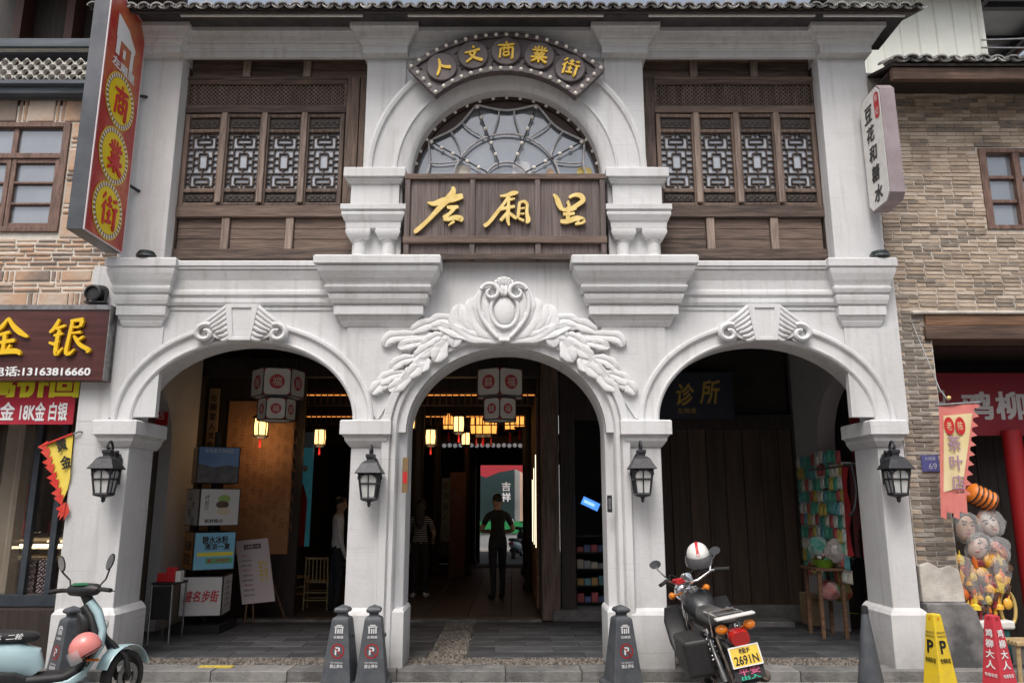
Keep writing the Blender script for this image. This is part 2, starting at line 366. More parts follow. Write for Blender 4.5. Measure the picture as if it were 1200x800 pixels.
g = MB(); g.add([(-300, -300, 0), (300, -300, 0), (300, 300, 0), (-300, 300, 0)], [(0, 1, 2, 3)]); tag(g.build('ground', CONC), kind='structure')
def slabmesh(name, w, d, h, m, gap=0.006):
    mb = MB(); i = 0.006
    rs = [[(-w/2+gap+k, -d/2+gap+k, z), (w/2-gap-k, -d/2+gap+k, z), (w/2-gap-k, d/2-gap-k, z), (-w/2+gap+k, d/2-gap-k, z)] for k, z in ((0, 0), (0, h - i), (i, h))]
    mb.rings(rs); me = bpy.data.meshes.new(name); me.from_pydata(mb.v, [], mb.f); me.materials.append(m)
    bm = bmesh.new(); bm.from_mesh(me); bmesh.ops.recalc_face_normals(bm, faces=bm.faces); bm.to_mesh(me); bm.free(); return me
# houses across the street, behind the viewer: they keep the low sky off the arcade
ot = MB(); x = -26.0; k = 0
while x < 26:
    w_ = (6.5, 8.0, 7.2)[k % 3]; h_ = (8.2, 7.2, 9.0)[k % 3]; ot.box(x, x + w_ - .02, -22.0, -13.4 - .15 * (k % 2), 0, h_)
    for r in range(2):
        for c in range(3): ot.box(x + .9 + c * 2.0, x + 2.0 + c * 2.0, -13.5, -13.36 - .15 * (k % 2), 1.0 + r * 3.6, 3.0 + r * 3.6)
    x += w_; k += 1
tag(ot.build('opposite_terrace', mat('terrace_plaster', (.38, .365, .345), (.48, .465, .44), scale=.8, rough=.85)), kind='structure')
pv = MB(); pv.box(-6.5, 6.5, -2.2, -0.17, 0.0, 0.006); pav = tag(pv.build('pavement', JOINT), kind='structure')
sm = slabmesh('paving_slab', 0.8, 0.4, 0.012, SLAB)
for r in range(3):
    for c in range(17):
        piece('paving_slab', sm, pav, (-6.4 + c * 0.8 + (0.4 if r % 2 else 0), -0.37 - r * 0.4, 0.003), (0, 0, rnd.uniform(-.004, .004)))
# raised arcade floor with kerb
pf = MB(); pf.box(-6.5, 6.5, -0.06, 13.0, 0.0, 0.085); af = tag(pf.build('arcade_floor', JOINT), kind='structure')
km = [slabmesh('kerb_stone', 1.0, 0.30, 0.108, KERB), slabmesh('kerb_stone', 0.7, 0.30, 0.104, KERB)]
kb = MB(); kb.box(-6.5, 6.5, -0.15, -0.055, 0.0, 0.07); kr = tag(kb.build('kerb', JOINT), kind='structure')
x = -6.4; i = 0
while x < 6.4:
    w = 1.0 if i % 3 != 1 else 0.7
    piece('kerb_stone', km[0 if w == 1.0 else 1], kr, (x + w / 2, -0.02, 0.0), (0, rnd.uniform(-.004, .004), rnd.uniform(-.006, .006))); x += w; i += 1
yl = on(232, 781, .112); yr = on(275, 779, .112)
ym = MB(); ym.box(yl.x, yr.x, -0.02, 0.07, 0.104, 0.1125); ym.build('painted_mark', YPAINT, kr)
# dark slate slabs of the arcade
smm = slabmesh('floor_slab', 0.6, 0.3, 0.02, SLATE, 0.003)
for r in range(-1, 7):
    for c in range(16):
        xx = -4.6 + c * 0.6 + (0.3 if r % 2 else 0)
        if -0.86 < xx < -0.34 : continue
        piece('floor_slab', smm, af, (xx, 0.95 + r * 0.3, 0.083), (rnd.uniform(-.003, .003), 0, 0))
sm2 = slabmesh('floor_slab', 0.28, 0.3, 0.02, SLATE, 0.003)
for r in range(-1, 7):
    piece('floor_slab', sm2, af, (-0.94 + (0.0 if r % 2 else -0.0), 0.95 + r * 0.3, 0.082)); piece('floor_slab', sm2, af, (-0.26, 0.95 + r * 0.3, 0.082))
# pebble bands: along the kerb and across the middle bay
def pebbles(name, x0, x1, y0, y1, n, parent, s=0.035):
    mb = MB(); q = random.Random(3)
    for k in range(n):
        px, py = q.uniform(x0, x1), q.uniform(y0, y1); a = q.uniform(0, PI); r = q.uniform(.6, 1.1) * s; e = q.uniform(.5, .9)
        c, s_ = math.cos(a), math.sin(a); rs = []
        for kk, z in ((1.0, 0.082), (0.9, 0.098), (0.5, 0.107)):
            rs.append([(px + (c * math.cos(t) * r - s_ * math.sin(t) * r * e) * kk, py + (s_ * math.cos(t) * r + c * math.sin(t) * r * e) * kk, z) for t in [2 * PI * j / 6 for j in range(6)]])
        mb.rings(rs)
    return mb.build(name, PEB, parent, kind='stuff')
pebbles('pebble_band', -4.2, 4.2, 0.15, 0.48, 4200, af, 0.020)
pebbles('pebble_strip', -0.78, -0.42, 0.50, 2.88, 1300, af, 0.024)
# threshold and hall tiles
th = MB(); th.box(-3.55, 0.45, 2.86, 3.06, 0.05, 0.125); th.build('threshold_stone', KERB, af, bevel=0.008)
tm = slabmesh('hall_tile', 0.6, 0.6, 0.02, TILEF, 0.003)
for r in range(14):
    for c in range(7):
        piece('hall_tile', tm, af, (-3.25 + c * 0.6, 3.38 + r * 0.6, 0.088))
# ================================================================== the arcade house
B = thing('arcade_house', 'pale grey three-arched arcade house with dark lattice windows and fanlight', 'building')
OL, OR_ = -3.72, 3.67                  # side openings, outer jambs
IL, IR = -1.53, 1.53                   # side openings, inner jambs
D1 = 0.50                              # pier depth
SPR = 2.41; ARC_B = 0.80; ZT = 4.02
def archwall(mb, x0, x1, cx, a, zs, b, zt, y0, y1, n=36):
    """solid wall over an elliptical opening, between x0 and x1"""
    xs = [x0] + [cx - a * math.cos(PI * i / n) for i in range(n + 1)] + [x1]
    def zl(x):
        k = (x - cx) / a
        return zs + b * math.sqrt(max(0, 1 - k * k)) if abs(k) < 1 else zs
    for i in range(len(xs) - 1):
        a0, a1 = xs[i], xs[i + 1]
        if a1 - a0 < 1e-5: continue
        z0, z1 = zl(a0), zl(a1)
        mb.add([(a0, y0, z0), (a1, y0, z1), (a1, y0, zt), (a0, y0, zt), (a0, y1, z0), (a1, y1, z1), (a1, y1, zt), (a0, y1, zt)],
               [(0, 1, 2, 3), (5, 4, 7, 6), (0, 4, 5, 1), (3, 2, 6, 7)])
wl = MB()
archwall(wl, -4.285, -1.30, (OL + IL) / 2, (IL - OL) / 2, SPR, ARC_B, ZT, 0, 0.30)
archwall(wl, 1.30, 4.02, (OR_ + IR) / 2, (OR_ - IR) / 2, SPR, ARC_B, ZT, 0, 0.30)
archwall(wl, -1.30, 1.30, 0.0, 1.0, 2.30, 0.86, 4.10, 0.0, D1)
wl.build('wall', PLAST, B, smooth=30)
# piers, plinths, imposts
IMP = [(0.0, 2.15), (0.012, 2.152), (0.03, 2.175), (0.055, 2.21), (0.06, 2.235), (0.06, 2.245), (0.075, 2.25), (0.075, 2.265), (0.10, 2.27), (0.10, 2.40), (0.085, 2.412), (0.0, 2.414)]
PLI = [(0.055, 0.085), (0.055, 0.58), (0.03, 0.615), (0.0, 0.64)]
for x0, x1 in ((-3.99, OL), (IL, -1.225), (1.225, IR), (OR_, 3.93)):
    p = MB(); p.box(x0, x1, -0.03, D1, 0.09, 2.20); p.build('pier', PLAST, B, bevel=0.008)
    p = MB()
    if abs(x0) > 2: p.block(x0 + 0.001, x1 - 0.001, D1 + 0.05, -0.032, PLI)
    else: p.block(x0 + 0.01, x1 - 0.01, D1 + 0.05, -0.032, PLI)
    p.build('plinth', PLAST, B, bevel=0.006)
    p = MB(); p.block(x0 + (0.03 if x0 < -2 else .002), x1 - (0.085 if x1 > 2 else 0.002), D1 + 0.06, -0.034, IMP); p.build('impost', PLAST2, B, bevel=0.003)
# party wall strips beside the outer piers
p = MB(); p.box(-4.29, -3.985, 0.003, 0.5, 0.09, 4.0); p.build('wall_strip', PLAST, B)
p = MB(); p.block(-4.24, -4.10, 0.5, 0.0, [(0.05, 0.085), (0.05, 0.58), (0.03, 0.61), (0.0, 0.63)]); p.build('plinth', PLAST, B, bevel=0.006)
# arch mouldings
AP = [(0.0, 0.02), (0.0, -0.030), (0.018, -0.045), (0.03, -0.045), (0.036, -0.028), (0.05, -0.022), (0.145, -0.030), (0.152, -0.052), (0.165, -0.062), (0.19, -0.062), (0.205, -0.050), (0.212, 0.02)]
for cx, a in (((OL + IL) / 2, (IL - OL) / 2), ((OR_ + IR) / 2, (OR_ - IR) / 2)):
    p = MB(); p.archsweep(ellipse_path(cx, SPR + 0.002, a + 0.004, ARC_B + 0.004, 56), AP); p.build('arch_moulding', PLAST2, B, smooth=32)
AC = [(-0.004, D1), (-0.004, 0.13), (0.02, 0.10), (0.05, 0.085), (0.07, 0.06), (0.075, -0.02), (0.09, -0.045), (0.125, -0.05), (0.14, -0.03), (0.15, -0.075), (0.215, -0.080), (0.225, -0.068), (0.23, 0.02), (0.23, D1)]
p = MB(); p.archsweep(ellipse_path(0, 2.30, 1.0, 0.86, 56, legs=0.09), AC); p.build('arch_moulding', PLAST2, B, smooth=32)
for s in (-1, 1):
    p = MB(); p.block(min(s * 0.985, s * 1.06), max(s * 0.985, s * 1.06), D1 - 0.02, -0.005, [(0.02, 0.085), (0.02, 0.60), (0.004, 0.63)]); p.build('jamb_base', PLAST, B, bevel=0.006)
# keystones with fluted fans and volutes
def keystone(cx, cz):
    k = 0.0088
    def q(X, Y): return ((X - 582.5) / 3.158 * k + cx, cz - (Y - 245) / 3.158 * k)
    p = MB(); p.prism([q(522, 245), q(643, 245), q(622, 378), q(543, 378)], -0.125, 0.0)
    for e in (((522, 245), (643, 245), (636, 258), (529, 258)), ((522, 245), (545, 245), (560, 378), (543, 378)), ((620, 245), (643, 245), (622, 378), (605, 378)), ((543, 366), (622, 366), (620, 378), (545, 378))):
        p.prism([q(*w_) for w_ in e], -0.140 - 0.001 * len(p.v) / 40, -0.12)
    root = p.build('keystone', PLAST2, B, bevel=0.004)
    for s in (-1, 1):
        m = (lambda X: X) if s < 0 else (lambda X: 1165 - X)
        f = MB(); f.prism([q(m(X), Y) for X, Y in ((530, 250), (494, 285), (440, 330), (480, 360), (520, 378), (543, 378))], -0.092, 0.0)
        for j, (X0, Y0, X1, Y1, X2, Y2) in enumerate(((526, 252, 494, 272, 436, 322), (528, 270, 500, 286, 452, 326), (531, 289, 507, 301, 466, 331), (534, 308, 512, 318, 479, 338), (537, 328, 517, 335, 491, 347), (540, 348, 524, 354, 503, 360), (542, 366, 530, 370, 514, 374))):
            pts = []
            for t in [i / 8 for i in range(9)]:
                X = (1 - t) ** 2 * X0 + 2 * t * (1 - t) * X1 + t * t * X2; Y = (1 - t) ** 2 * Y0 + 2 * t * (1 - t) * Y1 + t * t * Y2
                x_, z_ = q(m(X), Y + 5 * math.sin(t * PI)); pts.append((x_, -0.088 - 0.022 * (1 - t) - 0.01 * math.sin(t * PI), z_))
            f.tube(pts, [0.027 - 0.003 * j * i / 16 for i in range(9)], 8)
        f.build('flute', PLAST2, root, smooth=50)
        v = MB(); pts = []; rd = []
        for i in range(34):
            t = i / 33; a = -0.5 + t * 3.6 * PI / 1.6; rr = (38 - 27 * t)
            x_, z_ = q(m(452 + rr * math.cos(PI / 2 + a)), 350 - rr * math.sin(PI / 2 + a) * 0.9); pts.append((x_, -0.10, z_)); rd.append(0.034 - 0.010 * t)
        v.tube(pts, rd, 8)
        x_, z_ = q(m(452), 350); v.lathe([(0.10, -0.075), (0.10, 0.0)], 20, (x_, 0, z_), 'Y'); v.build('volute', PLAST2, root, smooth=45)
keystone(ax(284, 357, -.12), az(357, -.12)); keystone(ax(895, 357, -.12), az(357, -.12))
# moulded corbel blocks and entablature at the first floor
def cblock(x0, x1, yb, yf, zt, top):
    h = zt - 3.37
    pr = [(0.0, 0.0), (0.015, 0.02), (0.03, 0.045), (0.03, 0.055), (0.055, 0.085), (0.06, 0.10), (0.085, 0.105), (0.085, 0.185), (0.075, 0.195), (0.075, 0.205), (0.105, 0.21), (0.125, 0.25), (0.135, 0.29), (0.11, 0.30),
          (0.11, 0.315), (0.145, 0.32), (0.165, 0.355), (0.165, 0.375), (0.15, 0.38), (0.16, 0.40), (0.19, 0.44), (0.225, 0.50), (0.24, 0.54), (0.225, 0.548), (0.225, 0.56), (0.26, 0.565), (0.262, 0.635), (0.25, 0.645), (0.25, 0.65)]
    p = MB(); p.block(x0, x1, yb, yf, [(q * top, 3.37 + z * h / 0.65) for q, z in pr]); return p.build('corbel_block', PLAST2, B, bevel=0.003)
cblock(-1.66, -0.93, 0.3, -0.03, 4.055, 1.05); cblock(0.93, 1.66, 0.3, -0.03, 4.055, 1.05)
cblock(-3.92, -3.52, 0.3, -0.03, 4.06, 0.62); cblock(3.44, 3.82, 0.3, -0.03, 4.06, 0.62)
EP = [(0.0, 3.545), (0.012, 3.55), (0.012, 3.585), (0.004, 3.59), (0.03, 3.595), (0.045, 3.625), (0.045, 3.66), (0.035, 3.665), (0.035, 3.68), (0.06, 3.70), (0.06, 3.73), (0.05, 3.76), (0.06, 3.85), (0.095, 3.93), (0.10, 3.945), (0.09, 3.95), (0.115, 3.96), (0.115, 3.985), (0.13, 3.99), (0.13, 4.035), (0.12, 4.045)]
for x0, x1 in ((-3.55, -1.63), (1.63, 3.47)):
    p = MB(); p.run(x0, x1, 0.3, -0.003, EP); p.build('entablature', PLAST2, B, bevel=0.002)
# pilaster faces between corbels and arches
for x0, x1 in ((-1.62, -0.97), (0.97, 1.62)):
    p = MB(); p.prism([(x0, 3.38), (x0, 2.95), ((x0 + x1) / 2, 2.43), ((x0 + x1) / 2 + .02, 2.43), (x1, 2.92), (x1, 3.38)], -0.022, 0.05); p.build('pilaster_face', PLAST, B)
for x0, x1 in ((-3.97, -3.50), (3.45, 3.90)):
    p = MB(); p.box(x0, x1, -0.022, 0.05, 2.45, 3.38); p.build('pilaster_face', PLAST, B)
# ---- carved relief over the middle arch
def relief():
    YB = -0.05; z0 = az(310, YB); x0 = ax(590.5, 390, YB); px = 0.00905 / 4
    def q(X, Y): return ((X - 604) * px + x0 , z0 - Y * px * 0.985)
    base = MB(); pts = []
    for i in range(33):
        t = i / 32; X = 604 - 205 * math.cos(PI * t); pts.append((X, 355 - 16 * abs(math.cos(PI * t)) ** 1.5 ))
    top = [(792, 300), (735, 205), (700, 120), (604, 92), (508, 120), (473, 205), (416, 300)]
    top = smoothline(top, 6)
    base.prism([q(*w_) for w_ in [(420, 305), (470, 335), (540, 352), (604, 362), (668, 352), (738, 335), (788, 305)] + top[1:-1]], YB - 0.015, 0.03)
    root = base.build('carved_relief', PLAST3, B, bevel=0.006)
    def leaf(mb, pts, w, lift=0.035):
        """an acanthus lobe along a curve: swelling, rounded at the tip, grooved beside a mid rib"""
        P = smoothline([(x, y, 0) for x, y in pts], 12 // (len(pts) - 1) + 2); n = len(P) - 1; rs = []
        for i, (x, y, _) in enumerate(P):
            t = i / n; q0, q1 = P[max(0, i - 1)], P[min(n, i + 1)]; tx, ty = q1[0] - q0[0], q1[1] - q0[1]; l = math.hypot(tx, ty) or 1; nx, ny = -ty / l, tx / l
            ww = w * 1.28 * (0.38 + 0.62 * math.sin(PI * min(1, t * 0.78))) * (1 - max(0, (t - .72) / .28) ** 2.6 * .86) * (1 + .11 * math.sin(t * 22))
            hh = lift * (0.45 + 0.75 * math.sin(PI * t * 0.8) + 0.2 * t) * (1 - .4 * max(0, (t - .85) / .15)); ring = []
            for s_, e in ((-.5, 0.0), (-.47, .70), (-.40, .86), (-.2, .74), (-.03, .70), (0, .58), (.03, .70), (.2, .74), (.40, .86), (.47, .70), (.5, 0.0)):
                X, Z = q(x + nx * ww * s_, y + ny * ww * s_); ring.append((X, YB - hh * e + (0.05 if e == 0 else 0.0), Z))
            rs.append(ring)
        mb.rings(rs)
    LV = [([(345, 290), (385, 325), (378, 392)], 58), ([(310, 330), (322, 400), (295, 458)], 60), ([(370, 300), (270, 285), (185, 322)], 50), ([(280, 335), (170, 340), (95, 350), (70, 388)], 48), ([(280, 360), (200, 375), (130, 392)], 40),
          ([(300, 360), (265, 400), (205, 440)], 50), ([(235, 420), (225, 480), (172, 532)], 50), ([(245, 430), (255, 470), (228, 500)], 42), ([(215, 440), (150, 455), (98, 495)], 44), ([(185, 485), (160, 550), (95, 588)], 48),
          ([(165, 510), (100, 525), (45, 562)], 46), ([(120, 555), (60, 565), (22, 605)], 48), ([(420, 290), (330, 262), (258, 292)], 48), ([(410, 310), (360, 325), (318, 352)], 46), ([(340, 335), (290, 350), (235, 395)], 44)]
    LV2 = [([(600, 352), (480, 338), (405, 275), (408, 190)], 74), ([(600, 346), (520, 318), (470, 245), (462, 158)], 66), ([(575, 335), (525, 270), (498, 190), (520, 118)], 60), ([(590, 360), (480, 350), (380, 318), (300, 285)], 50), ([(520, 345), (430, 330), (380, 268), (388, 215)], 40)]
    for s in (-1, 1):
        for nm, LL, lift in (('leaf_garland', LV, 0.030), ('leaf_wing', LV2, 0.038)):
            mb = MB()
            for pp, w in LL: leaf(mb, pp if s < 0 else [(1208 - x_, y_) for x_, y_ in pp], w, lift)
            mb.build(nm, PLAST3, root, smooth=50)
        v = MB(); pts = []; rd = []
        for i in range(36):
            t = i / 35; a = 0.3 + t * 2.3 * PI; rr = 46 - 34 * t
            X = 545 + rr * math.cos(PI - a) ; X = X if s < 0 else 1208 - X
            x_, z_ = q(X, 140 - rr * math.sin(PI - a)); pts.append((x_, YB - 0.055, z_)); rd.append(0.024 - 0.008 * t)
        v.tube(pts, rd, 8); 
        pts = []
        for i in range(12):
            t = i / 11; X = 500 - 40 * math.sin(t * PI) + t * 75; X = X if s < 0 else 1208 - X
            x_, z_ = q(X, 130 + t * 220); pts.append((x_, YB - 0.045, z_))
        v.tube(pts, 0.022, 8); v.build('scroll', PLAST3, root, smooth=50)
    sh = MB(); rs = []
    cx, cz = q(607, 222)
    for i in range(9):
        t = i / 8 * PI / 2; rs.append([(cx + 47 * px * math.cos(t) * math.cos(k * 2 * PI / 28), YB - 0.02 - 0.032 * math.sin(t), cz + 64 * px * math.cos(t) * math.sin(k * 2 * PI / 28)) for k in range(28)])
    sh.rings(rs); sh.tube([(cx + 62 * px * math.cos(k * 2 * PI / 36), YB - 0.035, cz + 82 * px * math.sin(k * 2 * PI / 36)) for k in range(36)], 0.02, 8, closed=True)
    sh.build('shield', PLAST3, root, smooth=50)
    cr = MB()
    for k in range(7):
        a = R(20 + k * 140 / 6); leaf(cr, [(604, 125), (604 + 52 * math.cos(a), 112 - 50 * math.sin(a))], 26, 0.06)
    leaf(cr, [(604, 90), (604, 160)], 30, 0.07); leaf(cr, [(580, 100), (600, 150)], 22, 0.06); leaf(cr, [(628, 100), (608, 150)], 22, 0.06)
    cr.build('shell_crest', PLAST3, root, smooth=50)
    bd = MB()
    for k in range(-1, 2): bd.ball((q(607 + k * 16, 360)[0], YB - 0.03, q(607, 362)[1]), 0.022)
    bd.build('bead', PLAST3, root, smooth=60)
relief()
# ================================================================== upper storey
for x0, x1 in ((-4.06, -3.575), (3.435, 3.96)):
    p = MB(); p.box(x0, x1, 0.0, 0.5, 4.05, 6.45); p.build('pilaster', PLAST, B, bevel=0.008)
for x0, x1 in ((-1.535, -1.105), (1.075, 1.50)):
    p = MB(); p.box(x0, x1, 0.0, 0.5, 4.05, 6.45); p.build('pilaster', PLAST, B, bevel=0.008)
p = MB(); archwall(p, -1.40, 1.40, 0.0, 1.06, 5.05, 1.06, 6.47, 0.03, 0.36, 40); p.build('arch_wall', PLAST, B, smooth=30)
FP = [(0.0, 0.34), (0.0, 0.05), (0.02, 0.02), (0.06, 0.0), (0.14, -0.03), (0.15, -0.05), (0.165, -0.05), (0.175, -0.03), (0.20, -0.028), (0.40, -0.055), (0.41, -0.085), (0.44, -0.095), (0.47, -0.085), (0.48, 0.05), (0.3, 0.34)]
p = MB(); p.archsweep(ellipse_path(0, 5.05, 1.02, 1.01, 60), FP); p.build('arch_moulding', PLAST, B, smooth=32)
CP = [(0.0, 6.42), (0.0, 6.50), (0.016, 6.51), (0.016, 6.522), (0.03, 6.53), (0.045, 6.555), (0.045, 6.568), (0.06, 6.575), (0.085, 6.62), (0.11, 6.65), (0.125, 6.66), (0.125, 6.71)]
p = MB(); p.run(-3.60, 3.45, 0.03, -0.02, CP); p.build('cornice', PLAST, B, bevel=0.002)
for x0, x1 in ((-4.14, -3.56), (-1.57, -1.08), (1.04, 1.54), (3.42, 3.985)):
    p = MB(); p.block(x0 + 0.02, x1 - 0.02, 0.35, -0.10, [(q + 0.02, z - 0.004) for q, z in CP]); p.build('cornice_break', PLAST, B, bevel=0.002)
# pedestals with small paired columns
for s, x0, x1 in ((-1, -1.64, -1.13), (1, 1.12, 1.64)):
    p = MB(); yf = -0.06
    p.block(x0, x1, 0.3, yf, [(0.0, 4.66), (0.0, 4.905), (0.02, 4.91), (0.045, 4.945), (0.045, 4.965), (0.07, 4.97), (0.07, 5.065), (0.06, 5.075)])
    p.block(x0, x1, 0.3, yf, [(0.0, 4.40), (0.03, 4.41), (0.035, 4.47), (0.05, 4.49), (0.075, 4.545), (0.075, 4.575), (0.055, 4.585), (0.085, 4.60), (0.085, 4.655), (0.07, 4.662)])
    pr = p.build('pedestal', PLAST2, B, bevel=0.003)
    for cx in ((x0 + 0.10), (x1 - 0.10)):
        c = MB(); c.lathe([(0.105, 4.05), (0.105, 4.075), (0.085, 4.09), (0.098, 4.105), (0.098, 4.125), (0.08, 4.14), (0.076, 4.27), (0.085, 4.28), (0.085, 4.295), (0.10, 4.31)], 20, (cx, 0.02, 0)); 
        c.block(cx - 0.09, cx + 0.09, 0.11, -0.07, [(0.0, 4.30), (0.02, 4.32), (0.04, 4.36), (0.035, 4.402)]); c.build('small_column', PLAST2, pr, smooth=40)
# ---- wooden screens
YS = 0.22
def hrail(mb, x0, x1, z0, z1, y0=YS - 0.04): mb.box(x0, x1, y0, YS + 0.06, z0, z1)
def casement_proto():
    w, h = 0.444, 1.08; f = MB(); st = 0.052
    f.box(-w/2 + .004, -w/2 + st, -0.045, 0.03, 0, h); f.box(w/2 - st, w/2 - .004, -0.045, 0.03, 0, h)
    for z0, z1 in ((0.0, 0.035), (0.155, 0.20), (0.86, 0.90), (1.04, 1.08)): f.box(-w/2 + st, w/2 - st, -0.04, 0.028, z0, z1)
    root = f.build('casement', WOODV, B, bevel=0.006)
    for z0, z1 in ((0.035, 0.155), (0.90, 1.04)):
        c = MB(); c.box(-w/2 + st, w/2 - st, -0.012, 0.02, z0, z1); c.box(-w/2 + st + .02, w/2 - st - .02, -0.022, -0.012, z0 + .022, z1 - .022)
        for k in range(9):
            cx = -0.13 + k * 0.0325; c.ball((cx, -0.022, (z0 + z1) / 2 + 0.012 * (1 if k % 2 else -1)), 0.02, 8, 4, (1, .4, 1))
        c.build('carved_panel', WOODD, root)
    g_ = MB(); g_.box(-w/2 + st, w/2 - st, 0.012, 0.018, 0.20, 0.86); g_.build('pane', GLASSB, root)
    l = MB(); X, Z = (w - 2 * st) / 2, 0.33; zc = 0.53; t = 0.0068; seg = [('v', .28, 0, .27), ('h', .27, 0, .28), ('h', .12, .28, .62), ('v', .62, 0, .44), ('h', .44, 0, 1), ('v', 0, .44, .62), ('h', .62, 0, .46), ('v', .46, .62, .80),
        ('h', .80, 0, .46), ('v', 0, .80, 1), ('v', .74, .44, .90), ('h', .90, .26, .74), ('h', .62, .74, 1), ('h', .22, .62, 1), ('v', .26, .90, 1), ('h', .78, .74, 1), ('v', 0.0, 0.27, .44), ('h', .0, .62, 1)]
    for i, (k, c_, a, b) in enumerate(seg):
        for sx in (-1, 1):
            for sz in (-1, 1):
                if (k == 'v' and c_ == 0 and sx < 0) or (k == 'h' and c_ == 0 and sz < 0): continue
                if k == 'v': x0, x1 = c_ * X * sx - t, c_ * X * sx + t; z0, z1 = sorted((a * Z * sz, b * Z * sz)); yy = -0.012
                else: z0, z1 = c_ * Z * sz - t, c_ * Z * sz + t; x0, x1 = sorted((a * X * sx, b * X * sx)); yy = -0.0135
                l.box(x0, x1, yy, 0.008, zc + z0, zc + z1)
    l.build('lattice', mat('lattice_brown', (.028, .019, .015), (.085, .058, .045), scale=9, rough=.7), root)
    return root
cproto = casement_proto(); first = True
for s in (-1, 1):
    X = lambda x: x if s < 0 else -x - 0.14       # the right-hand screen is the mirror of the left
    def bx(mb, x0, x1, y0, y1, z0, z1): a, b = sorted((X(x0), X(x1))); mb.box(a, b, y0, y1, z0, z1)
    xo, xi, xp = -3.60, -1.50, -1.79
    sroot = MB(); bx(sroot, xo - .02, xi, YS + 0.03, YS + 0.08, 4.15, 6.60); sroot = sroot.build('screen_backing', WOODD, B)
    for z0, z1, o_ in ((6.50, 6.60, .05), (6.23, 6.30, .05), (6.25, 6.28, .065), (5.86, 5.93, .05), (4.63, 4.76, .06), (4.16, 4.27, .055)):
        m = MB(); bx(m, xo, xp if 5.5 < z0 < 6.4 else xi, YS - o_, YS + 0.035, z0, z1); m.build('rail', WOODH, sroot, bevel=0.006)
    for x0, x1, z0, z1 in ((xp, xp + 0.14, 4.76, 6.30), (xp + 0.15, xi, 4.27, 6.30)):
        m = MB(); bx(m, x0, x1, YS - 0.035, YS + 0.035, z0, z1); m.build('post', WOODV, sroot, bevel=0.006)
    m = MB(); bx(m, xo, xo + 0.03, YS - 0.045, YS + .035, 4.27, 6.5); m.build('post', WOODV, sroot, bevel=0.005)
    for z0, z1, xs in ((6.30, 6.50, (xo, -2.93, -2.25, xi)), (4.27, 4.63, (xo, -3.03, -2.34, xi))):     # panels with short stiles
        for k in range(3):
            m = MB(); n = 2 if z0 > 5 else 3
            for j in range(n): bx(m, xs[k] + .05, xs[k+1] - .05, YS - 0.012 - 0.003 * (j % 2), YS + 0.032, z0 + (z1 - z0) * j / n + .003, z0 + (z1 - z0) * (j + 1) / n - .003)
            m.build('panel_board', WOODH, sroot, bevel=0.003)
            if k: m = MB(); bx(m, xs[k] - .042, xs[k] + .042, YS - 0.045, YS + 0.032, z0, z1); m.build('stile', WOODP, sroot, bevel=0.006)
    # diagonal lattice of the transom
    m = MB(); z0, z1 = 5.95, 6.21; x0, x1 = xo + .05, xp - .03
    step = 0.048; n = int((x1 - x0 + (z1 - z0)) / step)
    for k in range(n + 1):
        for dg in (1, -1):
            a0 = x0 - (z1 - z0) + k * step; p0 = (a0, z0); p1 = (a0 + (z1 - z0), z1)
            if p0[0] < x0: p0 = (x0, z0 + (x0 - p0[0]))
            if p1[0] > x1: p1 = (x1, z1 - (p1[0] - x1))
            if p1[0] - p0[0] < .01: continue
            if dg < 0: p0, p1 = (p0[0], z0 + z1 - p0[1]), (p1[0], z0 + z1 - p1[1])
            yy = YS - 0.012 if dg > 0 else YS - 0.004
            m.tube([(X(p0[0]), yy, p0[1]), (X(p1[0]), yy, p1[1])], 0.0065, 4)
    m.build('transom_lattice', WOODP, sroot)
    m = MB(); 
    for z0_, z1_ in ((5.93, 5.95), (6.21, 6.23)): bx(m, xo + .03, xp, YS - 0.04, YS + .03, z0_, z1_)
    bx(m, xo + .03, xo + .05, YS - .04, YS + .03, 5.95, 6.21); bx(m, xp - .03, xp, YS - .04, YS + .03, 5.95, 6.21); m.build('transom_frame', WOODH, sroot)
    for k in range(4):
        cx = xo + 0.03 + 0.222 + k * 0.444
        if first: c = cproto; first = False
        else: c = copy_tree(cproto, B)
        c.location = (X(cx), YS + (0, -.006, .002, -.004)[k], 4.765); c.rotation_euler = (0, 0, (0.02, -0.01, 0.0, 0.015)[k] * s)
        if k: m = MB(); bx(m, cx - 0.222 - 0.032, cx - 0.222 + 0.032, YS - 0.075, YS - 0.046, 4.79, 5.85); m.build('cover_strip', WOODP, sroot, bevel=0.008)
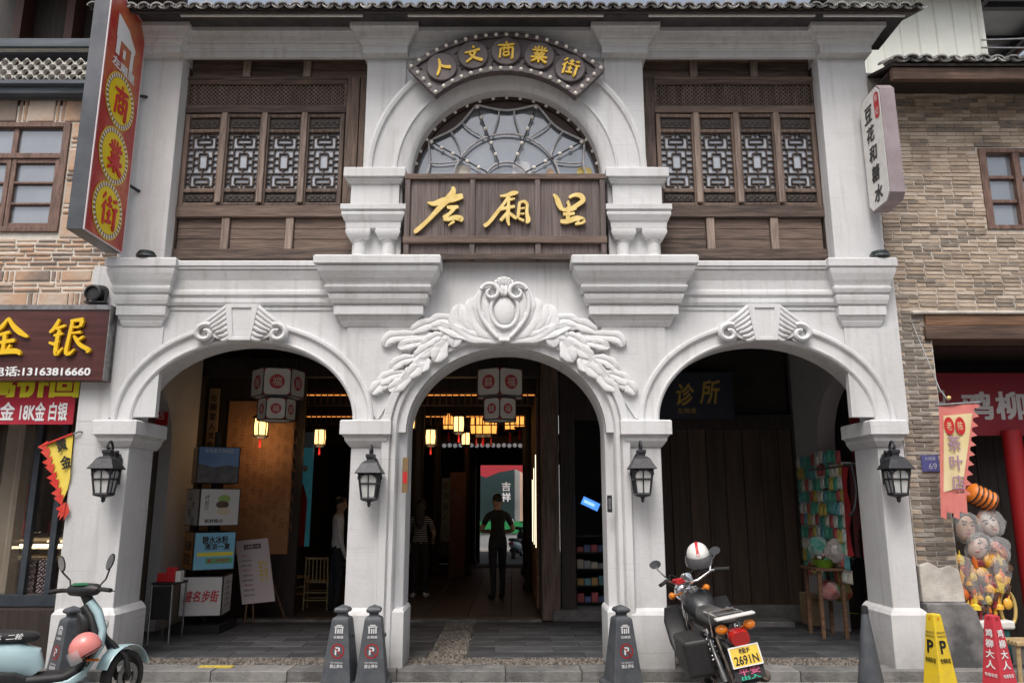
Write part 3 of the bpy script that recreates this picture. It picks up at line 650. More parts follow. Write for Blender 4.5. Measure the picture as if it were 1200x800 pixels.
# ---- fanlight
FZ, FR, FY = 5.03, 1.03, 0.20
def fp(r, a, y=FY): return (r * FR * math.cos(a), y, FZ + r * FR * math.sin(a))
m = MB(); m.prism([(FR * math.cos(PI * k / 40), FZ + FR * math.sin(PI * k / 40)) for k in range(41)], FY + 0.05, FY + 0.058); fan = m.build('fanlight_pane', GLASSD, B)
m = MB(); m.archsweep(ellipse_path(0, FZ, FR * .968, FR * .968, 50), [(0, FY - .01), (FR * .06, FY - .01), (FR * .06, FY + .05), (0, FY + .05)]); m.build('rim', mat('fan_rim', (0.05, 0.026, 0.02), rough=0.5), fan)
for u0, u1, v0, v1, c_ in ((531, 552, 193, 210, (.55, .50, .42)), (676, 694, 195, 210, (.62, .48, .10)), (640, 650, 197, 210, (.55, .36, .22)), (600, 622, 188, 207, (.62, .63, .66))):
    a_, b_ = at(u0, v1, FY + .04), at(u1, v0, FY + .04); q_ = MB(); q_.prism([(a_.x, a_.z), (b_.x, a_.z), (b_.x - .01, b_.z - .03), ((a_.x + b_.x) / 2, b_.z), (a_.x + .01, b_.z - .02)], FY + .042, FY + .048); q_.build('room_item', mat('item_colour_%d' % u0, c_, tuple(k_ * .75 for k_ in c_), scale=8, rough=.4), fan)  # flat patches on the pane stand for things in the room behind
sp = [R(-8), R(30), R(70), R(110), R(150), R(188)]
m = MB(); filler = MB(); rods = MB(); bulbs = []
for r in (0.24, 0.57): m.tube([fp(r, PI * k / 30) for k in range(31)], 0.0125, 6)
for i in range(5):
    a0, a1 = sp[i], sp[i + 1]; cv = []
    for k in range(17):
        t = k / 16; r = 0.965 - 0.12 * math.sin(PI * t); cv.append((r, a0 + (a1 - a0) * t))
    m.tube([fp(r, a) for r, a in cv if FR * r * math.sin(a) > 0.03], 0.013, 6)
    n = len(cv)
    ring0 = [fp(r, a, FY + .02) for r, a in cv]; ring1 = [fp(.96, a, FY + .02) for r, a in cv]
    if i in (1, 2, 3): filler.add(ring0 + ring1, [(k, k + 1, n + k + 1, n + k) for k in range(n - 1)])
    for tt, sg in ((0.36, -1), (0.64, 1)):           # curved glazing bars from scallop to the middle arc
        r0 = 0.965 - 0.12 * math.sin(PI * tt); aa = a0 + (a1 - a0) * tt; ab = a0 + (a1 - a0) * (0.5 + sg * 0.40)
        pts = []
        for k in range(9):
            t = k / 8; pts.append(fp(r0 + (0.57 - r0) * t, aa + (ab - aa) * t * t))
        if all(p_[2] > FZ + .02 for p_ in pts): m.tube(pts, 0.010, 6)
for a in sp[1:5]:
    rods.tube([fp(0.24, a, FY - .02), fp(0.95, a, FY - .02)], 0.009, 6)
    for r in (0.34, 0.48, 0.66, 0.80, 0.93): bulbs.append((fp(r, a, FY - .02), 0.024))
for k in range(21): bulbs.append((fp(0.985, R(4 + k * 8.6), FY - .02), 0.02))
m.build('glazing_bars', LEAD, fan, smooth=60); filler.build('spandrel_infill', mat('fan_rim', (0, 0, 0)), fan); rods.build('glazing_rods', IRON, fan, smooth=60); 
bmb = MB(); bmb.ball((0, 0, 0), 1.0, 10, 6); bo = bmb.build('bulb', BALL, fan, smooth=60); BULB = bo.data; bpy.data.objects.remove(bo)
for c_, r_ in bulbs: piece('bulb', BULB, fan, c_, (0, 0, 0), (r_, r_, r_))
# ---- eave and roof
ro = MB(); ro.add([(-4.35, -0.52, 6.675), (4.35, -0.52, 6.675), (4.35, 4.5, 8.6), (-4.35, 4.5, 8.6), (-4.35, -0.52, 6.65), (4.35, -0.52, 6.65), (4.35, 4.5, 8.5), (-4.35, 4.5, 8.5)], [(0, 1, 2, 3), (4, 7, 6, 5), (0, 4, 5, 1), (1, 5, 6, 2), (3, 2, 6, 7), (0, 3, 7, 4)])
roof = ro.build('roof', WOODD, B)
m = MB(); m.box(-4.30, 4.28, -0.46, 0.30, 6.712, 6.735); m.box(-4.32, 4.30, -0.50, -0.465, 6.645, 6.70); m.build('eave_board', mat('eave_dark', (0.035, 0.033, 0.035), (0.07, 0.066, 0.066), scale=6, rough=0.8), roof)
tm_ = MB(); rs = []
for k in range(9):
    a = PI * k / 8; rs.append((math.cos(a) * 0.062, math.sin(a) * 0.05))
tm_.rings([[(x, -0.0, z) for x, z in rs] + [(x * .8, 0.0, z * .75 - .004) for x, z in reversed(rs)], [(x, 0.30, z + .11) for x, z in rs] + [(x * .8, 0.30, z * .75 + .106) for x, z in reversed(rs)]])
tm2 = MB(); tm2.rings([[(x, 0.0, -z) for x, z in rs] + [(x * .8, 0.0, -z * .75 + .004) for x, z in reversed(rs)], [(x, 0.30, -z + .11) for x, z in rs] + [(x * .8, 0.30, -z * .75 + .114) for x, z in reversed(rs)]])
pan_me = bpy.data.meshes.new('pan_tile'); pan_me.from_pydata(tm2.v, [], tm2.f); pan_me.materials.append(TILE)
tile_me = bpy.data.meshes.new('roof_tile'); tile_me.from_pydata(tm_.v, [], tm_.f); tile_me.materials.append(TILE)
x = -4.30
while x < 4.34:
    piece('roof_tile', tile_me, roof, (x, -0.58 + rnd.uniform(-.012, .012), 6.665 + rnd.uniform(-.006, .006)), (0, 0, rnd.uniform(-.04, .04)))
    piece('pan_tile', pan_me, roof, (x + 0.066, -0.56 + rnd.uniform(-.01, .01), 6.70 + rnd.uniform(-.006, .006)), (0, 0, rnd.uniform(-.03, .03)))
    x += 0.132
for u0, u1 in ((212, 425), (478, 707), (760, 955), (965, 1060)):
    a, b = ax(u0, 18, -.40), ax(u1, 18, -.40); m = MB(); m.tube([(a, -.40, az(18.5, -.40)), (b, -.40, az(18.5, -.40))], 0.016, 8); m.build('tube_light', WHITEP, roof)
# floor slab over the arcade, inner cross walls with their own arches, dark ceiling beams
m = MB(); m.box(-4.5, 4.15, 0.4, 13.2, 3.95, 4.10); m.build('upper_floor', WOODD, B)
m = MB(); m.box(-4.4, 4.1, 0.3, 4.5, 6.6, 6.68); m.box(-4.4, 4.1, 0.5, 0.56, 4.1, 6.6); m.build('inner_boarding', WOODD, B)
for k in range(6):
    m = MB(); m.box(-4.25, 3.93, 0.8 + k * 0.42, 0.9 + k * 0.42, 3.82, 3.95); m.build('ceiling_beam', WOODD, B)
def cross_wall(x0, x1, nm):
    mb = MB(); y0, y1 = 0.5, 2.9; cy, a = 1.32, 0.80; n = 24
    ys = [y0] + [cy - a * math.cos(PI * i / n) for i in range(n + 1)]
    def zl(y): k = (y - cy) / a; return 2.35 + 0.72 * math.sqrt(max(0, 1 - k * k)) if abs(k) < 1 else 2.35
    for i in range(len(ys) - 1):
        q0, q1 = ys[i], ys[i + 1]
        if q1 - q0 < 1e-5: continue
        mb.add([(x0, q0, zl(q0)), (x0, q1, zl(q1)), (x0, q1, 3.95), (x0, q0, 3.95), (x1, q0, zl(q0)), (x1, q1, zl(q1)), (x1, q1, 3.95), (x1, q0, 3.95)], [(0, 1, 2, 3), (4, 7, 6, 5), (0, 4, 5, 1)])
    mb.box(x0, x1, cy + a, y1, 0.09, 3.95)
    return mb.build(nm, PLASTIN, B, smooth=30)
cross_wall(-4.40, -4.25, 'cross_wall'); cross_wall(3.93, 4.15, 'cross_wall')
# ================================================================== signs on the arcade house
SB = thing('name_board', 'large brown wooden name board with three gold brush characters under the fanlight', 'sign', (0, -0.1, 4.06))
bx0, bx1, by = -1.055, 1.03, -0.10
m = MB(); m.box(bx0, bx1, by, 0.25, 4.06, 4.975); m.build('backing', WOODB, SB)
for k in range(3):
    a0 = bx0 + 0.05 + k * (bx1 - bx0 - 0.10) / 3; a1 = bx0 + 0.05 + (k + 1) * (bx1 - bx0 - 0.10) / 3; n = 9
    for j in range(n):
        p = MB(); w_ = (a1 - a0 - .03) / n; p.box(a0 + .015 + j * w_ + .0012, a0 + .015 + (j + 1) * w_ - .0012, by - 0.012 - rnd.uniform(0, .003), by - .001, 4.30, 4.93); p.build('plank', WOODB, SB)
    p = MB(); p.box(a0 + .03, a1 - .03, by - 0.012, by - .001, 4.12, 4.235); p.build('lower_panel', WOODB, SB)
for z0, z1, y_ in ((4.93, 4.99, .05), (4.225, 4.30, .055), (4.05, 4.115, .045)):
    p = MB(); p.box(bx0 - .01, bx1 + .01, by - y_, by + .02, z0, z1); p.build('rail', WOODH, SB, bevel=0.006)
for k in range(4):
    xx = bx0 + 0.025 + k * (bx1 - bx0 - 0.05) / 3; p = MB(); p.box(xx - .028, xx + .028, by - .042, by + .02, 4.05, 4.95); p.build('stile', WOODB, SB, bevel=0.006)
BIG = {
 '左': ((70, 85, 355, 360), [[(150,182,10),(185,190,26),(230,175,34),(290,160,40),(345,145,30)],[(287,92,12),(292,115,28),(275,150,40),(225,205,30),(160,280,22),(95,342,24),(80,352,14)],[(258,208,14),(285,212,24),(322,208,16)],[(300,215,20),(275,245,18),(240,272,24)],[(240,275,26),(270,278,22),(300,270,26),(335,275,30),(335,292,16)],[(300,290,16),(268,315,6)]]),
 '厢': ((460, 115, 722, 322), [[(556,145,8),(590,143,18),(630,130,26),(658,125,10)],[(600,145,18),(612,165,16),(640,160,10)],[(605,150,16),(575,195,16),(545,235,20),(500,295,20),(470,318,22)],[(550,225,14),(590,215,18),(640,205,16)],[(605,170,14),(602,230,22),(600,280,20),(608,315,10)],[(600,240,18),(575,270,18),(560,288,18)],[(610,245,16),(640,270,18),(650,275,10)],
        [(665,180,14),(660,230,18),(655,275,14)],[(665,185,12),(690,178,16),(708,195,18)],[(708,190,16),(705,240,18),(712,285,26),(700,300,12)],[(670,220,8),(695,215,10)],[(668,250,8),(692,248,10)],[(660,275,14),(690,290,14)]]),
 '里': ((855, 130, 1035, 315), [[(858,135,8),(875,155,24),(888,190,30),(905,225,20)],[(945,155,16),(975,140,20),(1010,145,28),(1022,170,26),(1000,190,24),(965,212,22),(930,215,14)],[(945,175,10),(938,185,16),(950,200,12)],[(905,225,20),(950,225,20),(985,215,14)],[(945,190,14),(940,240,20),(935,280,22)],[(910,250,16),(945,250,18),(975,245,14)],[(895,290,20),(930,292,26),(985,275,30),(1020,290,30),(975,308,12)]]),
 '金': ((-75, 100, 185, 365), [[(35,108,14),(70,160,26),(120,205,34),(180,240,14)],[(35,115,16),(0,170,26),(-60,225,14)],[(-10,225,20),(60,205,22)],[(-40,285,18),(30,272,22),(100,260,26)],[(30,215,24),(30,340,24)],[(-10,300,10),(0,325,20)],[(75,290,14),(62,325,20)],[(-70,355,18),(30,340,30),(120,335,34),(148,360,12)]]),
 '银': ((290, 105, 580, 365), [[(355,118,18),(330,175,24),(300,210,14)],[(340,185,20),(400,160,16)],[(330,230,18),(390,215,16)],[(305,275,14),(340,285,22),(370,265,16)],[(365,190,22),(355,280,24),(360,355,24),(400,310,10)],[(430,130,16),(480,125,24),(515,120,26)],[(510,125,26),(500,170,20)],[(445,135,22),(435,230,22),(425,340,24),(450,350,20),(480,320,10)],[(450,175,10),(495,170,14)],[(445,215,12),(510,205,18)],[(530,235,16),(490,265,18)],[(465,230,16),(510,290,24),(570,325,26),(560,345,10)]]),
}
pb = FRONT(0, by - 0.015, 0); kz = 0.00905 / 4.8
for ch in '左厢里':
    (x0, y0, x1, y1), st = BIG[ch]; u = 470 + (x0 + x1) / 9.6; v = 200 + (y0 + y1) / 9.6; c_ = at(u, v, by - .03)
    brush(st, (x0, y0, x1, y1), pb, c_.x, c_.z, (x1 - x0) * kz, (y1 - y0) * kz * 1.02, GOLD, SB, thick=0.03, d=0.012)
# ---- arched sign with five round plates
AS = thing('arched_sign', 'arched brown sign of bulbs and five round plates with yellow characters above fanlight', 'sign', (0, -0.2, 6.3))
YA = -0.17
cA = [at(478, 80, YA), at(593, 40, YA), at(708, 82, YA)]
def circ(p, q, r):
    ax_, ay, bx_, b_y, cx, cy = p.x, p.z, q.x, q.z, r.x, r.z; d = 2 * (ax_ * (b_y - cy) + bx_ * (cy - ay) + cx * (ay - b_y))
    ux = ((ax_**2 + ay**2) * (b_y - cy) + (bx_**2 + b_y**2) * (cy - ay) + (cx**2 + cy**2) * (ay - b_y)) / d
    uz = ((ax_**2 + ay**2) * (cx - bx_) + (bx_**2 + b_y**2) * (ax_ - cx) + (cx**2 + cy**2) * (bx_ - ax_)) / d
    return ux, uz, math.hypot(ax_ - ux, ay - uz)
sx_, sz_, sr = circ(*cA)
a1 = math.atan2(cA[0].z - sz_, cA[0].x - sx_); a0 = math.atan2(cA[2].z - sz_, cA[2].x - sx_)
ri = sr - 0.455
def sec(mb, r0, r1, t0, t1, y0, y1, n=40):
    mb.rings([[(sx_ + r * math.cos(t), y, sz_ + r * math.sin(t)) for r, y in ((r0, y0), (r1, y0), (r1, y1), (r0, y1))] for t in [t0 + (t1 - t0) * i / n for i in range(n + 1)]])
m = MB(); sec(m, ri, sr, a0, a1, YA, YA + 0.07); m.build('backing', SIGNB, AS)
m = MB(); sec(m, sr - .055, sr + .005, a0 - .006, a1 + .006, YA - .03, YA - .001); sec(m, ri - .005, ri + .055, a0 - .006, a1 + .006, YA - .03, YA - .001); m.build('border', SIGNB, AS, bevel=0.004)
m = MB(); sec(m, ri + .055, sr - .055, a0 - .006, a0 + .05, YA - .03, YA - .001, 3); sec(m, ri + .055, sr - .055, a1 - .05, a1 + .006, YA - .03, YA - .001, 3); m.build('end_border', SIGNB, AS)
for r_, n in ((sr - .025, 20), (ri + .025, 15)):
    for k in range(n + 1):
        t = a0 + .02 + (a1 - a0 - .04) * k / n; piece('bulb', BULB, AS, (sx_ + r_ * math.cos(t), YA - .035, sz_ + r_ * math.sin(t)), (0, 0, 0), (.022, .022, .022))
for t in (a0 + .022, a1 - .022):
    for k in range(1, 4): r_ = ri + .03 + (sr - ri - .06) * k / 4; piece('bulb', BULB, AS, (sx_ + r_ * math.cos(t), YA - .035, sz_ + r_ * math.sin(t)), (0, 0, 0), (.022, .022, .022))
rm = (ri + sr) / 2
for k, ch in enumerate('街業商文人'):
    t = a0 + (a1 - a0) * (0.135 + 0.73 * k / 4); cx, cz = sx_ + rm * math.cos(t), sz_ + rm * math.sin(t)
    m = MB(); m.lathe([(0.158, -0.001), (0.165, -0.015), (0.165, -0.034), (0.155, -0.042), (0.001, -0.042)], 32, (cx, YA, cz), 'Y'); pl_ = m.build('round_plate', SIGNB, AS, smooth=30)
    brush(GLYPH[ch], BOXG, FRONT(cx, YA - .042, cz), 0, 0, .20, .21, YELL, pl_, thick=0.014, d=0.002, tilt=(t - PI / 2) * 0.55)
m = MB(); q = random.Random(5)
for k in range(46):
    t = a0 + .07 + (a1 - a0 - .14) * k / 45; r_ = rm + q.uniform(-.12, .12); L_ = q.uniform(.03, .06); d_ = q.uniform(0, PI)
    p0 = Vector((sx_ + r_ * math.cos(t), YA - .004, sz_ + r_ * math.sin(t))); pts = [p0 + Vector((math.cos(d_ + i * .5) * L_ * i / 4, -0.004, math.sin(d_ + i * .5) * L_ * i / 4)) for i in range(5)]
    m.tube(pts, [.010, .012, .011, .009, .004], 6)
m.build('carved_foliage', SIGNB, AS, smooth=60, kind='stuff')
# ---- vertical red sign standing out from the left end
VS = thing('projecting_sign', 'tall red projecting sign with three yellow discs hung beside the left pilaster', 'sign', (-4.1, -0.5, 4.1))
vx, vy0, vy1, vz0, vz1 = -3.95, -0.86, -0.13, 4.115, 6.72
VSR = mat('sign_red_print', (0.36, 0.045, 0.025), (0.55, 0.17, 0.07), scale=1.5, rough=0.35, lo=0.35, hi=0.6, c3=(0.42, 0.02, 0.025))
m = MB(); m.box(vx - .16, vx - .004, vy0, vy1, vz0, vz1); m.build('case', mat('sign_case', (0.06, 0.065, 0.075), (0.10, 0.105, 0.115), scale=3, rough=0.4, metal=0.4), VS, bevel=0.004)
m = MB(); m.box(vx - .003, vx + .004, vy0 + .012, vy1 - .012, vz0 + .012, vz1 - .012); m.build('face', VSR, VS)
m = MB()
for (y0, y1, z0, z1) in ((vy0, vy0 + .012, vz0, vz1), (vy1 - .012, vy1, vz0, vz1), (vy0 + .012, vy1 - .012, vz0, vz0 + .012), (vy0 + .012, vy1 - .012, vz1 - .012, vz1)): m.box(vx - .003, vx + .009, y0, y1, z0, z1)
m.build('trim', mat('trim_pink', (0.62, 0.52, 0.54), rough=0.4), VS)
pv_ = Plane((vx + .006, (vy0 + vy1) / 2, 0), (0, 1, 0), (0, 0, 1)); YD = mat('disc_yellow', (0.80, 0.62, 0.0), rough=0.4); RB = mat('brush_red', (0.55, 0.015, 0.015), rough=0.4)
YR = mat('disc_ring', (0.30, 0.16, 0.02), rough=0.45)
for ch, z in (('商', 5.62), ('業', 5.02), ('街', 4.44)):
    disc(pv_, 0, z, .285, .295, YD, VS, 'disc_rim', .002); disc(pv_, 0, z, .275, .285, YR, VS, 'disc_ring', .003); dd = disc(pv_, 0, z, .228, .238, YD, VS, 'disc', .005)
    for k in range(34):
        a = 2 * PI * k / 34; a2 = a + PI / 34 * .9
        flat(pv_, [(0.272 * math.cos(a), z + .282 * math.sin(a)), (0.272 * math.cos(a2), z + .282 * math.sin(a2)), (0.232 * math.cos(a2), z + .242 * math.sin(a2)), (0.232 * math.cos(a), z + .242 * math.sin(a))], WHITE, dd, 'ring_dash', .004)
    brush(GLYPH[ch], BOXG, pv_, .01, z, .30, .36, RB, dd, thick=0.003, d=.006, fat=1.1)
# white gate emblem at the top
em = MB(); 
for pts in (((-.20, 6.24), (.18, 6.24), (.18, 6.30), (.02, 6.44), (-.2, 6.50)), ((-.19, 6.06), (-.12, 6.06), (-.11, 6.24), (-.19, 6.24)), ((.09, 6.03), (.16, 6.03), (.16, 6.24), (.10, 6.24)), ((-.05, 6.08), (0.0, 6.08), (.0, 6.18), (-.05, 6.18))):
    em.add([pv_.p(a, b, .004) for a, b in pts], [tuple(range(len(pts)))])
em.build('emblem', WHITE, VS); text('左厢里', pv_, 0.0, 5.975, .44, .10, WHITE, VS, bold=.04)
m = MB(); m.tube([(vx - .06, vy1, 4.9), (vx + .05, 0.0, 4.85)], .018, 6); m.tube([(vx - .06, vy1, 5.9), (vx + .02, 0.0, 5.95)], .018, 6); m.build('bracket', IRON, VS)
# ---- white light-box sign on the right end
WS = thing('light_box_sign', 'white projecting light box with five black brush characters on right pilaster', 'sign', (4.0, -0.3, 4.5))
wx0, wx1, wy0, wy1, wz0, wz1 = 3.815, 3.965, -0.52, -0.06, 4.56, 5.83
WC = mat('sign_mauve', (0.30, 0.25, 0.265), (0.24, 0.19, 0.20), scale=5, rough=0.5)
c_ = .07
oct_ = [(wy0 + c_, wz0), (wy1 - c_, wz0), (wy1, wz0 + c_), (wy1, wz1 - c_), (wy1 - c_, wz1), (wy0 + c_, wz1), (wy0, wz1 - c_), (wy0, wz0 + c_)]
m = MB(); m.rings([[(wx0, y, z) for y, z in oct_], [(wx1, y, z) for y, z in oct_]]); m.build('case', WC, WS, bevel=0.004)
i_ = .015; oc2 = [(y * 1.0 + (i_ if y < -.29 else -i_), z + (i_ if z < 5.2 else -i_)) for y, z in oct_]
m = MB(); m.rings([[(wx0 - .004, y, z) for y, z in oc2], [(wx0 + .01, y, z) for y, z in oc2]]); m.build('face', WHITEP, WS)
pw = Plane((wx0 - .005, (wy0 + wy1) / 2, 0), (0, -1, 0), (0, 0, 1))
for k, ch in enumerate('豆花和糖水'): text(ch, pw, -.045 + .012 * k, 5.60 - k * .222, .17, .17, INK, WS, bold=.03, shear=.15, name='character')
rr = [(.145 + .048 * math.cos(t) * 1.1, (5.70 if math.sin(t) > 0 else 5.53) + .06 * math.sin(t)) for t in [2 * PI * k / 20 for k in range(20)]]
flat(pw, rr, RED, WS, 'seal', .002); text('金', pw, .145, 5.70, .07, .07, WHITE, WS, d=.004, name='character'); text('记', pw, .145, 5.55, .07, .07, WHITE, WS, d=.004, name='character')
m = MB(); m.tube([(3.88, wy1 - .01, 5.6), (3.88, 0.02, 5.6)], .02, 6); m.tube([(3.88, wy1 - .01, 4.8), (3.88, 0.02, 4.8)], .02, 6); m.build('bracket', IRON, WS)
# ---- wall lanterns
def lantern():
    t = thing('wall_lantern', '', 'lamp')
    m = MB(); m.prism([(-.045, -.16), (.045, -.16), (.055, .08), (.03, .13), (0, .15), (-.03, .13), (-.055, .08)], -0.025, 0.0); m.build('back_plate', IRON, t, bevel=.004)
    pts = [(0, -.02, .03), (0, -.08, .06), (0, -.11, .14), (0, -.125, .21), (0, -.165, .245), (0, -.205, .225), (0, -.215, .19), (0, -.195, .165), (0, -.175, .18)]
    m = MB(); m.tube(smoothline(pts, 4), .012, 8); m.tube(smoothline([(0, -.025, .10), (0, -.06, .15), (0, -.085, .13), (0, -.075, .10)], 4), .009, 6); m.ball((0, -.03, .15), .022); m.build('bracket', IRON, t, smooth=60)
    y0 = -.195
    def sq(mb, st):
        mb.rings([[(-a, y0 - a, z), (a, y0 - a, z), (a, y0 + a, z), (-a, y0 + a, z)] for a, z in st])
    m = MB(); sq(m, [(.03, .165), (.042, .16), (.042, .13), (.034, .125), (.034, .10), (.05, .098), (.075, .075), (.095, .035), (.125, -.015), (.125, -.022), (.10, -.022)]); m.build('roof', IRON, t, bevel=.003)
    m = MB()
    for sx in (-1, 1):
        for sy in (-1, 1): m.tube([(sx * .092, y0 + sy * .092, -.02), (sx * .062, y0 + sy * .062, -.255)], .010, 4)
    for z, a in ((-.03, .092), (-.115, .083), (-.25, .066)):
        for k in range(4): c0, c1 = [(-a, -a), (a, -a), (a, a), (-a, a)][k], [(a, -a), (a, a), (-a, a), (-a, -a)][k]; m.tube([(c0[0], y0 + c0[1], z), (c1[0], y0 + c1[1], z)], .008, 4)
    for dx, dy in ((0, -1), (1, 0), (0, 1), (-1, 0)): m.tube([(dx * .09, y0 + dy * .09, -.02), (dx * .064, y0 + dy * .064, -.25)], .006, 4)
    for dx, dy in ((0, -1), (1, 0), (0, 1), (-1, 0)):   # arched heads of the panes
        px, py = dy, dx
        arc = [(dx * .096 + px * .08 * math.cos(a), y0 + dy * .096 + py * .08 * math.cos(a), -.075 + .05 * math.sin(a)) for a in [PI * k / 8 for k in range(9)]]
        m.tube(arc, .008, 4)
    m.build('cage', IRON, t)
    m = MB(); sq(m, [(.068, -.245), (.075, -.258), (.06, -.272), (.02, -.285), (.013, -.30), (.016, -.315), (.004, -.335)]); m.build('finial', IRON, t, bevel=.002)
    m = MB(); sq(m, [(.058, -.245), (.086, -.03)]); m.build('pane', mat('seeded_glass', (0.62, 0.62, 0.60), (0.42, 0.43, 0.43), scale=18, rough=0.2, stretch=(1, 1, .3), spec=.8), t)
    return t
LP = lantern()
for i, (u, v, lb) in enumerate(((137, 540, 'black iron wall lantern on the outer pier nearest the gold and silver shop'), (438, 545, 'black iron wall lantern on pier left of the middle arch'), (748, 540, 'black iron wall lantern on pier right of the middle arch'), (1038, 540, 'black iron wall lantern on the outer pier beside the brick wall'))):
    o = LP if i == 0 else copy_tree(LP); p_ = at(u, v + 8, -.03); o.location = (p_.x, -0.031, p_.z); o['label'] = lb; o['group'] = 'wall lanterns on the piers'
# ---- small fittings
def floodlight(x, z, y, lb):
    t = thing('floodlight', lb, 'lamp', (x, y, z)); m = MB(); m.lathe([(.085, 0), (.095, .01), (.095, .05), (.08, .06), (.08, .075), (.02, .08)], 18, (x, y, z)); m.build('housing', mat('lamp_green_black', (0.02, 0.03, 0.03), rough=.4), t, smooth=30)
    m = MB(); m.lathe([(.1, .022), (.1, .03)], 18, (x, y, z)); m.build('ring', STEEL, t)
floodlight(-3.70, 4.062, -0.12, 'round dark floodlight on the cornice beside the red sign'); floodlight(3.84, 4.062, -0.12, 'round dark floodlight on the cornice under the white light box')
t = thing('spot_lamp', 'black drum-shaped spot lamp on top of the gold shop sign', 'lamp', (-4.05, 0, 3.62)); cc = at(114, 343, -.05)
m = MB(); m.rings([[(cc.x + r * math.cos(a) + h * .25, cc.y + h * .9, cc.z + r * math.sin(a) + h * .2) for a in [2 * PI * k / 20 for k in range(20)]] for r, h in ((.05, .10), (.082, .08), (.085, -.07), (.07, -.075), (.066, -.05))]); m.build('drum', BLACK, t, smooth=35)
m = MB(); m.box(cc.x - .10, cc.x + .10, cc.y - .05, cc.y + .05, cc.z - .115, cc.z - .10); m.box(cc.x - .098, cc.x - .088, cc.y - .02, cc.y + .02, cc.z - .10, cc.z + .02); m.box(cc.x + .088, cc.x + .098, cc.y - .02, cc.y + .02, cc.z - .10, cc.z + .02); m.build('yoke', IRON, t)
# ================================================================== left neighbour: stone house with a gold shop
YL = 0.10
LH = thing('stone_house', 'stone-block house with brown window and pale lattice balcony at the left edge', 'building', (-5.2, 0.1, 0))
MORT = mat('pale_mortar', (0.60, 0.56, 0.49), (0.72, 0.68, 0.61), scale=10, rough=0.95, bump=0.3, bscale=60)
STONE = mat('stone_block', (0.23, 0.18, 0.15), (0.52, 0.42, 0.34), scale=3.5, rough=0.9, bump=0.5, bscale=20, lo=0.25, hi=0.8, perobj=0.55, c3=(0.50, 0.32, 0.21))
WX0, WX1, WZ0, WZ1 = -5.95, -4.79, 4.43, 5.69
m = MB()
for b_ in ((-6.6, WX0, 3.45, 6.0), (WX1, -4.06, 3.45, 6.0), (WX0, WX1, 3.45, WZ0), (WX0, WX1, WZ1, 6.0)): m.box(b_[0], b_[1], YL, YL + .3, b_[2], b_[3])
LW = m.build('wall', MORT, LH)
def stone(x0, x1, z0, z1):
    if x1 - x0 < .02 or z1 - z0 < .015: return
    g_ = .011; c_ = min(.012, (z1 - z0) * .2); d = YL - rnd.uniform(.006, .02); mb = MB(); j = lambda: rnd.uniform(-.005, .005)
    o = [(x0 + g_ + j(), z0 + g_ + j()), (x1 - g_ + j(), z0 + g_ + j()), (x1 - g_ + j(), z1 - g_ + j()), (x0 + g_ + j(), z1 - g_ + j())]
    cx, cz = (x0 + x1) / 2, (z0 + z1) / 2
    inn = [(x + (c_ if x < cx else -c_), z + (c_ if z < cz else -c_)) for x, z in o]
    mb.rings([[(x, YL + .01, z) for x, z in o], [(x, d + .004, z) for x, z in o], [(x, d, z) for x, z in inn]]); mb.build('stone', STONE, LW)
def fill(x0, x1, z0, z1):
    z = z0; big = True
    while z < z1 - .03:
        if big:
            h = min(.27, z1 - z); x = x0 - rnd.uniform(0, .1)
            while x < x1:
                w_ = rnd.uniform(.26, .40); a, b = max(x, x0), min(x + w_, x1); stone(a, b, z, z + h); x += w_
                for k in range(2): a, b = max(x, x0), min(x + .055, x1); stone(a, b, z, z + h); x += .055
        else:
            for k in range(2):
                h = .055; x = x0 - rnd.uniform(0, .2)
                while x < x1: w_ = rnd.uniform(.16, .30); stone(max(x, x0), min(x + w_, x1), z + k * h, min(z1, z + (k + 1) * h)); x += w_
        z += .27 if big else .11; big = not big
fill(-6.5, -4.07, WZ1 + .01, 5.97); fill(WX1 + .03, -4.07, 4.36, WZ1 + .01); fill(-6.5, WX0 - .03, 4.36, WZ1 + .01)
z = 4.36
for k in range(7):
    x = -6.5 - rnd.uniform(0, .2)
    while x < -4.07: w_ = rnd.uniform(.16, .32); stone(max(x, -6.5), min(x + w_, -4.07), z - .05, z); x += w_
    z -= .05
fill(-6.5, -4.07, 3.5, z)
